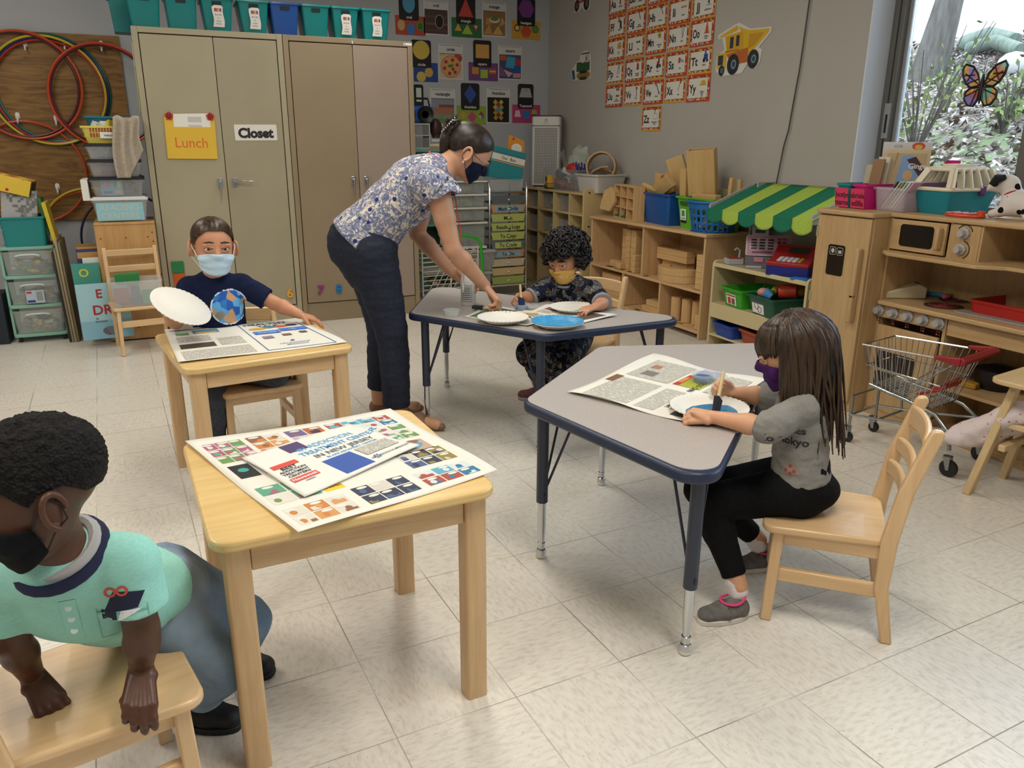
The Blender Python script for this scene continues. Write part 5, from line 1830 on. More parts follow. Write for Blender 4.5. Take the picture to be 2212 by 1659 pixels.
# ---- mint three drawer cart with teal bin
MINT = mat('#86b3a0', .5)
t = thing('drawer_cart', 'mint green cart with three clear drawers of toy bricks', 'drawers', (-.755, 6.12, 0))
g = G(MINT)
for z in (.05, .245, .44, .628):
 g.prism(rpoly([(-.165, -.16), (.165, -.16), (.15, .16), (-.15, .16)], .03, 4), z - .012, z + .008)
for x in (-.155, .155):
 g.bx((x - .008, -.135, .05), (x + .008, .15, .63))
g.build('frame', t, .003)
for k, z in enumerate((.06, .255, .45)):
 d = G(clear('#d8e2dc', .22))
 d = tub_geo(clear('#d8e2dc', .22), .295, .28, .155, .94, .004).build('drawer', t)
 d.location = (0, -.012, z)
 h = G(mat('#c9d2cc', .4)).tube([(-.07, -.145, .115), (-.066, -.17, .13), (-.04, -.176, .137), (.04, -.176, .137), (.066, -.17, .13), (.07, -.145, .115)], .006, 8).build('drawer_handle', d)
 junk(d, .25, .24, .085, .006, LEGO, 70, 40 + k, .012, .06)
 if k == 1:
  G(mat('#b9c3d2', .6)).bx((-.05, -.151, .01), (.055, -.1495, .095)).use(mat('#2b3f86', .6)).bx((-.045, -.152, .015), (.0, -.151, .03)).use(mat('#b33a32', .6)).bx((-.045, -.152, .075), (-.015, -.151, .087)).use(mat('#8f9a98', .6)).bx((.01, -.152, .025), (.045, -.151, .085)).build('picture_card', d)
for x in (-.13, .13):
 G(BLACK).cyl((x - .01, -.12, .018), (x + .01, -.12, .018), .018).build('caster', t)
t = tub('storage_tub', 'teal plastic tub on the mint drawer cart', 'tub', (-.755, 6.1, .637), 0, .25, .29, .19, mat('#14807f', .4), .93, .008)
# baseplate box, apple box, yellow folder in/behind the tub
g = G(mat('#9a9a98', .6)).bx((-.10, -.012, 0), (.10, .012, .27))
rj = random.Random(6)
for i in range(13):
 for j in range(16):
  if (i + j * .6 > 9 and rj.random() < .62): g.use(mat(rj.choice(['#5d5f5e', '#77797a', '#6a6660']), .6)).bx((-.1 + i * .0154, -.0135, .015 + j * .0158), (-.1 + (i + 1) * .0154, -.012, .015 + (j + 1) * .0158))
single(g, 'baseplate_box', 'grey box with a brick baseplate picture standing in the teal tub', 'box', (-.775, 5.975, .73), (R(-14), R(6), 0))
APL = NT('apple_print', .7)
_v = APL.voro(APL.map((1, 1, 1)), 11, rnd=.5)
APL = APL.col(APL.mix(APL.math('LESS_THAN', _v, .36), '#d9b93c', '#a82a1c'))
single(G(APL).bx((-.15, -.13, 0), (.14, .13, .10)).use(mat('#3c2a1a', .8)).bx((.14, -.12, .01), (.146, .12, .09)), 'apple_print_box', 'yellow box with red apple print leaning at the left edge', 'box', (-.83, 6.13, .985), (0, R(16), 0), bv=.002)
single(G(mat('#cfb52a', .5)).bx((-.012, -.1, 0), (.012, .1, .27)), 'yellow_folder', 'upright yellow folder between teal tub and plywood', 'folder', (-.585, 6.06, .645), (0, R(-7), 0), bv=.002)
single(G(mat('#2f7a4a', .5)).bx((-.01, -.1, 0), (.01, .1, .24)), 'green_folder', 'upright green folder beside the yellow folder', 'folder', (-.625, 6.12, .70), (0, R(-5), 0), bv=.002)
single(G(mat('#17202c', .6)).prism([(-.12, -.1), (.12, -.1), (.12, .15), (-.12, .15)], 0, .33), 'dark_crate', 'dark navy crate on the floor at the left edge', 'crate', (-1.065, 6.07, 0), 0, bv=.004)
# ---- standing boards and picture books on the floor
for i, (x, w_, c, h, l) in enumerate(((-.583, .012, '#2c2a2a', .60, 'dark edged game board, leftmost standing on the floor'), (-.568, .012, '#8d7f62', .62, 'tan game board next to the dark edged one'), (-.552, .013, '#a39372', .68, 'thick tan board, tallest of the standing boards'), (-.536, .012, '#7c7256', .66, 'olive tan board right of the tallest standing board'))):
 single(G(mat(c, .7)).bx((-w_ / 2, -.13, 0), (w_ / 2, .25, h)), 'game_board', l, 'board', (x, 5.99, .003), (0, R(-2.0), 0), 'standing boards by the mint drawers')
def bigbook(x, y, w_, h, th, col, lab, deco, rz, lean=-7, z=0):
 g = G(mat(col, .5)).bx((-w_ / 2, -.003, 0), (w_ / 2, .0, h)).bx((-w_ / 2, th, 0), (w_ / 2, th + .003, h)).use(PAPER).bx((-w_ / 2 + .004, 0, .004), (w_ / 2 - .004, th, h - .004))
 M = basis((0, -.0034, 0), (1, 0, 0), (0, 0, 1))
 for f in deco: f(g, M)
 return single(g, 'picture_book', lab, 'book', (x, y, z), (R(lean), 0, rz), 'big picture books on the floor')
rc = lambda x0, y0, x1, y1, c, k=1: (lambda g, M: g.use(mat(c, .5)).rect(x0, y0, x1, y1, .0004 * k, M))
tx = lambda s, x, y, h, c, k=2, fit=None: (lambda g, M: g.use(mat(c, .5)).text(s, x, y, h, .0004 * k, M, fit))
dc = lambda x, y, rx, ry, c, k=1: (lambda g, M: g.use(mat(c, .5)).disc(x, y, rx, ry, .0004 * k, M))
bigbook(-.335, 5.62, .30, .36, .008, '#9cc4cf', 'pale blue picture book with red letters, front of the book row', [rc(-.15, 0, .15, .12, '#7fb0c4'), tx('E', -.02, .295, .055, '#a3282a'), tx('DR', -.01, .19, .06, '#a3282a'), tx('by', -.05, .135, .012, '#3c4a50'), tx('Illustrated', -.03, .115, .012, '#3c4a50', 2, .09), dc(.02, .05, .05, .03, '#b8402f'), dc(.06, .06, .025, .015, '#d8b13a', 2)], R(6), -4, .06)
bigbook(-.415, 5.70, .16, .46, .02, '#3d8f7e', 'green and purple picture book with a yellow letter O', [rc(-.08, 0, .08, .22, '#5a2f6b'), rc(-.08, .22, .0, .30, '#6fae3a'), tx('O', -.015, .40, .05, '#c9c23a'), dc(.03, .24, .03, .035, '#6a4a35', 2)], R(4), -5, .08)
bigbook(-.36, 5.745, .14, .50, .012, '#d6d6d2', 'white picture book with yellow band behind the pale blue one', [rc(-.06, .36, .07, .42, '#d9a93a'), rc(-.06, .28, .07, .36, '#cfc23c'), dc(.02, .33, .03, .03, '#3a2f2a', 2)], R(3), -5, .07)
bigbook(-.39, 5.80, .15, .56, .012, '#2e3a6a', 'navy spined picture book standing at the back of the row', [rc(-.07, .5, .07, .54, '#b58a4a')], R(2), -4, .06)
bigbook(-.38, 5.84, .17, .60, .014, '#8a6a3a', 'brown picture book, tallest at the back of the row', [rc(-.08, .52, .08, .58, '#c79a4a'), rc(-.08, .46, .08, .5, '#26304f')], R(2), -4, .05)
# clear box on the small chair
t = clearbin('clear_box', 'open clear plastic box of coloured tiles on the slat back chair', (-.135, 5.47, .302), .30, .2, .16, None, LEGO, 0, 50, tp=.9, rz=R(4))
g = G(mat('#8c3a26', .6)).bx((-.13, -.085, .03), (-.045, -.08, .12)); g.build('red_tile', t)
G(mat('#2f8a4a', .6)).bx((.03, -.085, .012), (.10, -.08, .10)).build('green_tile', t)
G(mat('#2c7f42', .6)).bx((-.11, .0, .13), (.03, .08, .19)).build('green_block', t)
G(mat('#3a3f5e', .6)).bx((-.03, -.06, .01), (.02, .0, .12)).build('blue_case', t)
junk(t, .24, .14, .05, .006, ['#5a3a2a', '#2f6a42', '#8a4a32', '#37506a'], 30, 51, .02, .07)
# ---------------------------------------------------------------- things on the metal cabinets
yc = 5.84
XZ = lambda x, z, y=yc: basis((x, y, z), (1, 0, 0), (0, 0, 1))
t = thing('lunch_envelope', 'yellow envelope reading Lunch pinned on the olive cabinet door', 'envelope', (.315, yc, 1.32))
M = basis((0, -.004, 0), (1, 0, -.012), (0, 0, 1))
G(mat('#dcb43a', .7)).prism([(-.157, -.135), (.155, -.135), (.158, .075), (.158, .135), (-.155, .13), (-.155, .075)], -.002, .002, M).prism([(-.157, -.135), (.155, -.135), (.157, .07), (-.155, .066)], .003, .005, M).use(mat('#d9662a', .7)).text('Lunch', 0, -.03, .065, .0056, M, .2).build('envelope', t)
g = G(PAPER).prism([(-.10, .03), (.128, .045), (.13, .158), (-.098, .148)], .0022, .0032, M).use(mat('#9a9aa0', .7))
for i in range(2):
 for j in range(5):
  g.rect(-.01, .05 + i * .05 + j * .007, .075, .053 + i * .05 + j * .007, .0036, M)
g.build('papers', t)
for x, l in ((.194, 'red flower magnet at the left of the lunch envelope'), (.448, 'red flower magnet at the right of the lunch envelope')):
 g = G(mat('#b02a26', .4))
 for k in range(5):
  a = 2 * PI * k / 5 + .3
  g.prism([(.015 * math.cos(a) + .012 * math.cos(q), .015 * math.sin(a) + .012 * math.sin(q)) for q in [2 * PI * i / 10 for i in range(10)]], 0, .006)
 g.use(mat('#8a1d1b', .4)).cyl((0, 0, 0), (0, 0, .009), .009)
 o = single(g, 'flower_magnet', l, 'magnet', (x, yc - .006, 1.455), (PI / 2, 0, 0), 'red flower magnets')
g = G(mat('#dedbd4', .35)).prism(rrect(.28, .104, .008, 3), 0, .0015)
g.use(mat('#1c1b1e', .6)).text('Closet', 0, -.002, .06, .0022, None, .235)
single(g, 'closet_sign', 'white laminated sign reading Closet on the olive cabinet door', 'sign', (.734, yc + .001, 1.357), (PI / 2, R(-.6), 0))
def numeral(s, x, z, col, lab, rot=0):
 vs, fs, x0, x1, y0, y1 = text_geo(s)
 k = .068 / (y1 - y0)
 cu = bpy.data.curves.new('numeral', 'FONT'); cu.body = s; cu.size = k; cu.extrude = .005; cu.offset = .0035; cu.resolution_u = 3
 o = bpy.data.objects.new('number_magnet', cu); C.objects.link(o)
 me = bpy.data.meshes.new_from_object(o.evaluated_get(bpy.context.evaluated_depsgraph_get()))
 bpy.data.objects.remove(o); bpy.data.curves.remove(cu)
 for v in me.vertices: v.co.x -= (x0 + x1) / 2 * k; v.co.y -= (y0 + y1) / 2 * k
 me.materials.clear(); me.materials.append(mat(col, .45))
 o = bpy.data.objects.new('number_magnet', me); C.objects.link(o)
 o.location = (x, yc - .004, z); o.rotation_euler = (PI / 2, rot, 0)
 tag(o, lab, 'magnet', 'number magnets on the cabinets')
numeral('6', .873, .233, '#d8a03a', 'yellow number 6 magnet low on the olive cabinet')
numeral('7', 1.10, .237, '#8a2f7c', 'purple number 7 magnet low on the brown cabinet', R(6))
numeral('8', 1.236, .238, '#1f6fae', 'blue number 8 magnet low on the brown cabinet')
numeral('9', 1.377, .235, '#d4672a', 'orange number 9 magnet half hidden by the teacher', R(-4))
single(G(mat('#1f7a45', .45)).prism(rrect(.078, .078, .006, 3), 0, .008), 'tile_magnet', 'green square magnet tile on the olive cabinet left of the boy', 'magnet', (.137, yc, .468), (PI / 2, 0, 0))
single(G(mat('#c4551f', .45)).prism(rrect(.078, .09, .006, 3), 0, .008), 'tile_magnet', 'orange square magnet tile right under the green tile', 'magnet', (.140, yc, .38), (PI / 2, 0, 0))
single(G(WHITE).rect(-.03, -.008, .03, .008, .0006).use(BLACK).disc(-.02, 0, .004, .004, .001), 'asset_sticker', 'small white sticker at the top right of the brown cabinet', 'sticker', (1.838, yc - .001, 1.972), (PI / 2, 0, 0))
single(G(WHITE).tube([(0, -.002, .0), (0, -.012, .0), (0, -.014, .012), (0, -.004, .016)], .004, 6), 'small_hook', 'tiny white hook above the brown cabinet doors', 'hook', (1.434, yc, 1.955))
# narrow papers taped to the side of the olive cabinet
g = G(mat('#d9d4c2', .7)).bx((-.003, 0, 0), (0, .16, .14)).use(mat('#b9cf5a', .7)).bx((-.004, .01, -.27), (-.001, .15, 0))
single(g, 'taped_papers', 'cream and lime papers taped on the left side of the olive cabinet', 'paper', (.03, 5.86, 1.75))
def basket(x, wb, wt, col, lab, label_card, seed):
 t = thing('book_basket', lab, 'basket', (x, 5.99, 1.99), R(random.Random(seed).uniform(-2, 2)), 'book baskets on top of the metal cabinets')
 g = G(mat(col, .28, spec=.6))
 h = .2
 ring = lambda s_, z, o=0: [(px, py, z) for px, py in rrect((wb + (wt - wb) * s_) + o, .2 + .07 * s_ + o, .018, 4)]
 loft(g, [ring(0, 0), ring(1, h - .012), ring(1, h - .012, .018), ring(1, h, .018), ring(1, h, -.006), ring(0, .004, -.006)])
 g.build('basket', t)
 G(mat('#0d2427', .6)).prism(rrect(.062, .026, .008, 4), 0, .001, basis((0, -.1325, .165), (1, 0, 0), (0, -.175, 1))).build('handle_slot', t)
 if label_card:
  g = G(mat('#e4e1dc', .5))
  pl = [(.033 + .004 * math.sin(6 * q / .12), -.06 + q) for q in [i * .01 for i in range(13)]] + [(0.02, .07), (-.02, .07)] + [(-.033 - .004 * math.sin(6 * q / .12 + 1), .06 - q) for q in [i * .01 for i in range(13)]]
  M2_ = basis((.004, -.1265, .085), (1, 0, 0), (0, -.18, 1))
  g.prism(pl, 0.001, .002, M2_)
  for k, c in enumerate(('#8a3a5a', '#c7622a', '#d9a84a', '#6a4a8a')):
   g.use(mat(c, .6)).rect(-.022 + .011 * k, .032, -.012 + .011 * k, .052, .0026, M2_)
  g.use(mat('#77757a', .6)).text('Book Bin', 0, .014, .008, .0026, M2_, .045).text('for', 0, -.006, .007, .0026, M2_).text('Guided', 0, -.024, .007, .0026, M2_).text('Reading', 0, -.040, .007, .0026, M2_)
  g.build('label_card', t)
 rj = random.Random(seed)
 for k in range(6):
  c = rj.choice(['#b8b0a0', '#7a5a4a', '#c9c4ba', '#8a3a32', '#3a5a8a', '#cdb26a', '#5a7a5a'])
  bk = G(mat(c, .6)).bx((-.004, -.07, 0), (.004, .07, .15 + rj.uniform(0, .035))).build('book', t)
  bk.location = (-.05 + .02 * k, .0, .02); bk.rotation_euler = (0, R(rj.uniform(-6, 6)), 0)
 return t
TEAL = '#0f7f80'
for i, (x, wb, wt, c, l, lc) in enumerate((
 (.125, .155, .185, TEAL, 'teal glossy book basket, leftmost at the front of the cabinet top', 0), (.345, .165, .19, TEAL, 'plain teal book basket, second from the left', 0), (.565, .155, .195, TEAL, 'teal book basket with white tag, third from the left', 1),
 (.793, .15, .195, TEAL, 'teal book basket with white tag left of the blue basket', 1), (.99, .155, .19, '#1f4f9a', 'royal blue book basket on the cabinets, the only blue one', 0), (1.20, .15, .185, TEAL, 'shiny teal book basket without tag right of the blue one', 0),
 (1.405, .145, .185, TEAL, 'teal book basket with white tag, second from the right', 1), (1.62, .165, .2, TEAL, 'teal book basket with white tag, rightmost on the cabinets', 1))):
 basket(x, wb, wt, c, l, lc, 70 + i)
tub('storage_tub', 'teal tub with rim at the back left corner on the cabinets', 'tub', (.02, 6.28, 1.99), 0, .2, .2, .22, mat('#0f6f70', .4), .85, .012)
# ---------------------------------------------------------------- shape posters on the back wall
def draw(g, M, items, k0=1, sc=1, ox=0, oy=0):
 """items: r rect, d disc, p polygon; each later item sits a hair above the one before"""
 for i, it in enumerate(items):
  z = .0005 * (k0 + i * .35)
  if it[0] == 'r':
   g.use(mat(it[5], .55)).rect(ox + it[1] * sc, oy + it[2] * sc, ox + it[3] * sc, oy + it[4] * sc, z, M)
  elif it[0] == 'd':
   g.use(mat(it[5], .55)).disc(ox + it[1] * sc, oy + it[2] * sc, it[3] * sc, it[4] * sc, z, M, it[6] if len(it) > 6 else 20, it[7] if len(it) > 7 else 0)
  elif it[0] == 'p':
   g.use(mat(it[2], .55)).flat([(ox + p[0] * sc, oy + p[1] * sc) for p in it[1]], z, M)
  elif it[0] == 't':
   g.use(mat(it[5], .6)).text(it[1], ox + it[2] * sc, oy + it[3] * sc, it[4] * sc, z, M, it[6] * sc if len(it) > 6 else None)
BM = lambda: basis((0, 0, 0), (1, 0, 0), (0, 0, 1))
def poster(name, lab, x, z, w_, h, base, items, rot=0, dy=.003, rr=.004, grp='shape posters on the back wall', rough=.45):
 t = thing(name, lab, 'poster', (x, YB - dy, z), 0, grp)
 M = basis((0, 0, 0), (math.cos(rot), 0, math.sin(rot)), (-math.sin(rot), 0, math.cos(rot)))
 G(mat(base, rough)).prism(rrect(w_, h, rr, 4), -.001, 0, M).build('card', t)
 g = G(); draw(g, M, items)
 g.build('printed_picture', t)
 return t
BK = '#17181c'
HEX = lambda x, y, r, c: ('d', x, y, r, r, c, 6)
def photo(word, lab, x, z, w_, h, items, rot=0):
 it = [('r', -w_ * .46, -h * .46, w_ * .46, h * .24, '#2a2522'), ('r', -w_ * .46, -h * .46, w_ * .46, h * .225, items[0])] + items[1:] + [('t', word, 0, h * .36, h * .085, '#1c1c1e', w_ * .8)]
 it += [('r', -w_ * .42, h * .465, w_ * .42, h * .472, '#26262a')]
 poster('photo_poster', lab, x, z, w_, h, '#cfcfcd', it, rot)
def black(word, lab, x, z, w_, h, shape, rot=0):
 poster('shape_poster', lab, x, z, w_, h, BK, shape + [('t', word, 0, -h * .385, h * .1, '#dcdad6', w_ * .84)], rot, .006, .022)
def mat_card(lab, x, z, w_, h, col, items, rot=0, edge=None):
 poster('colour_poster', lab, x, z, w_, h, col, [('r', -w_ * .47, -h * .43, w_ * .47, -h * .42, edge or '#00000'), ('r', -w_ * .47, h * .42, w_ * .47, h * .43, edge or '#000000')][:2] + items if edge else items, rot, .003)
mat_card('orange red card with ovals under the black oval poster', 2.345, 2.305, .28, .16, '#b5452f', [('d', -.085, .0, .034, .046, '#c9a66a'), ('d', .005, -.03, .036, .05, '#2f7cc0'), ('d', .095, .0, .032, .042, '#3f8f38'), ('d', .095, 0, .018, .024, '#26591f'), ('d', .095, 0, .007, .01, '#3f8f38')])
black('oval', 'black poster with a blue oval and the word oval', 2.335, 2.462, .185, .23, [('d', 0, .03, .058, .085, '#4c9ac0')])
photo('oval', 'photo poster of a dark oval dish headed oval', 2.593, 2.383, .24, .29, ['#4b3732', ('r', -.11, .0, .11, .02, '#5a443c'), ('r', -.11, -.06, .11, -.04, '#6b5046'), ('r', -.11, -.11, .11, -.1, '#5e453d'), ('d', .03, -.03, .042, .058, '#b9a89a'), ('d', .03, -.03, .037, .053, '#15110f')])
mat_card('green card with triangles under the black triangle poster', 2.891, 2.318, .30, .165, '#2c6a41', [('p', [(-.12, -.03), (-.05, -.03), (-.085, .035)], '#d3a94a'), ('p', [(-.05, -.055), (.06, -.055), (.005, .03)], '#a5bd3c'), ('p', [(.06, .03), (.12, .03), (.09, -.03)], '#b5382f'), ('p', [(.075, .022), (.105, .022), (.09, -.008)], '#d9d6d0')])
black('triangle', 'black poster with a red triangle and the word triangle', 2.882, 2.465, .19, .235, [('p', [(-.075, -.055), (.075, -.055), (0, .10)], '#c5453a')])
photo('triangle', 'photo poster of tortilla chips headed triangle', 3.17, 2.405, .245, .30, ['#8a6a42', ('p', [(-.11, -.13), (-.02, -.13), (-.05, -.04)], '#c0924f'), ('p', [(-.02, -.13), (.09, -.13), (.04, -.05)], '#cfa55c'), ('p', [(-.09, -.05), (-.02, -.04), (-.08, .02)], '#b98a48'), ('p', [(.05, -.06), (.11, -.03), (.08, .03)], '#c79c56'), ('d', 0, .0, .055, .03, '#d8d4c8'), ('d', 0, .008, .046, .022, '#7f7a3a'), ('d', .005, .02, .02, .015, '#4f7d35')])
mat_card('yellow card with hexagons under the black hexagon poster', 3.502, 2.332, .305, .165, '#c99a36', [HEX(-.095, .015, .034, '#33363c'), HEX(-.095, .015, .024, '#c99a36'), ('d', -.095, .015, .018, .018, '#d9c89a'), HEX(0, -.012, .058, '#c4552c'), HEX(.098, .012, .036, '#244a2a'), HEX(.098, .012, .029, '#4d9a4a')])
black('hexagon', 'black poster with a purple hexagon and the word hexagon', 3.50, 2.488, .19, .24, [HEX(0, .03, .085, '#7a3a86')])
mat_card('dark blue card with cookies half behind the brown cabinet', 2.48, 1.917, .235, .165, '#24468a', [('d', .03, .0, .04, .042, '#c9a052'), ('d', -.045, -.04, .045, .045, '#cdb04e')])
black('circle', 'glossy black poster with a yellow circle beside the brown cabinet', 2.44, 2.073, .19, .235, [('d', 0, .032, .08, .08, '#c9b048')])
photo('circle', 'photo poster of a pepperoni pizza headed circle', 2.727, 2.015, .245, .305, ['#c7b8a8', ('d', .085, .035, .03, .03, '#a8352a'), ('d', .06, .05, .028, .022, '#b5402f'), ('r', -.11, .05, -.05, .068, '#cfb04a'), ('d', 0, -.04, .1, .1, '#b97f4c'), ('d', 0, -.04, .09, .09, '#d09a62')] + [('d', .065 * math.cos(a), -.04 + .06 * math.sin(a), .016, .016, '#93352a') for a in (0.3, 1.3, 2.4, 3.4, 4.5, 5.4)] + [('d', .02, -.06, .015, .015, '#93352a'), ('d', -.01, -.035, .02, .012, '#3f6a2c'), ('d', .01, -.028, .014, .012, '#4d7a34')])
mat_card('purple card with squares under the black square poster', 3.055, 1.943, .302, .16, '#6f3f7c', [('r', -.12, -.025, -.045, .04, '#3a2a1c'), ('r', -.118, -.023, -.047, .038, '#c58a3a'), ('r', -.03, -.055, .045, .02, '#9dbb37'), ('r', .06, -.02, .13, .03, '#b5553a'), ('r', .06, .0, .13, .012, '#d9b04a')])
black('square', 'black poster with an orange square and the word square', 3.045, 2.102, .185, .234, [('r', -.068, -.04, .068, .08, '#cf9a4e')])
photo('square', 'photo poster of stacked coloured squares headed square', 3.335, 2.032, .25, .305, ['#3a4a6a', ('p', [(-.05, -.04), (.05, -.05), (.06, .05), (-.03, .06)], '#3a9ac4'), ('r', .05, -.02, .11, .04, '#b0342e'), ('r', .04, -.09, .11, -.02, '#28509a'), ('p', [(-.10, -.02), (-.04, -.12), (-.11, -.12)], '#8a4a8a'), ('p', [(-.07, -.06), (.03, -.09), (-.02, -.13)], '#c9a0b0'), ('r', .03, -.13, .11, -.09, '#c98a7a'), ('r', -.11, .02, -.04, .065, '#b5553a')])
black('rectangle', 'black poster edge half hidden behind the stereo and cabinet', 2.40, 1.70, .10, .22, [('r', -.02, -.04, .03, .08, '#c9d4cc')])
photo('rectangle', 'photo poster of a brick wall headed rectangle', 2.640, 1.615, .25, .33, ['#8a8f9a', ('r', -.11, -.14, .11, -.02, '#6b8a5a'), ('r', -.11, -.06, .11, .0, '#a8705a'), ('r', -.04, .0, .11, .025, '#8a4a3c'), ('r', -.11, -.10, .11, -.06, '#7d8f6a')])
mat_card('lime green card with diamonds under the black rhombus poster', 2.93, 1.55, .302, .17, '#8aa63c', [('p', [(-.12, 0), (-.085, -.035), (-.05, 0), (-.085, .035)], '#cf9a3c'), ('p', [(-.045, -.015), (.005, -.068), (.055, -.015), (.005, .038)], '#c04a72'), ('p', [(.07, 0), (.1, -.045), (.13, 0), (.1, .04)], '#8a3a52'), ('p', [(.1, 0), (.1, -.045), (.13, 0)], '#3a6fb0'), ('p', [(.07, 0), (.1, 0), (.1, -.045)], '#d9c86a')])
black('rhombus', 'black poster with a blue rhombus and the word rhombus', 2.917, 1.717, .19, .24, [('p', [(0, .105), (.062, .022), (0, -.065), (-.062, .022)], '#2c4f9c')])
photo('rhombus', 'photo poster of stained glass diamonds headed rhombus', 3.21, 1.64, .25, .325, ['#14110f'] + [('p', [(x, z + .026), (x + .026, z), (x, z - .026), (x - .026, z)], c) for x, z, c in ((-.03, .035, '#b5a04a'), (.03, .035, '#b9b04e'), (0, .008, '#a03a2a'), (-.032, -.012, '#c9a83a'), (.032, -.012, '#9aa04a'), (0, -.035, '#4a8ab5'), (-.03, -.062, '#b08a3a'), (.03, -.062, '#b59a42'), (0, -.088, '#7a2f1c'), (-.028, -.108, '#a8913a'), (.028, -.108, '#a8833a'))])
mat_card('pink card with shapes under the trapezoid poster', 3.512, 1.573, .305, .17, '#b53a6c', [('p', [(-.13, -.03), (-.06, -.03), (-.075, .03), (-.115, .03)], '#d9b8c4'), ('r', -.04, -.045, .03, .03, '#2f74b8'), ('p', [(.055, .0), (.12, .0), (.11, .04), (.065, .04)], '#8fae3c')])
black('Trapezoid', 'black poster with a grey trapezoid face and the word Trapezoid', 3.502, 1.735, .17, .228, [('p', [(-.07, -.01), (.07, -.01), (.045, .075), (-.045, .075)], '#aaa3a8'), ('r', -.012, .045, -.006, .058, '#3a3438'), ('r', .006, .045, .012, .058, '#3a3438')])
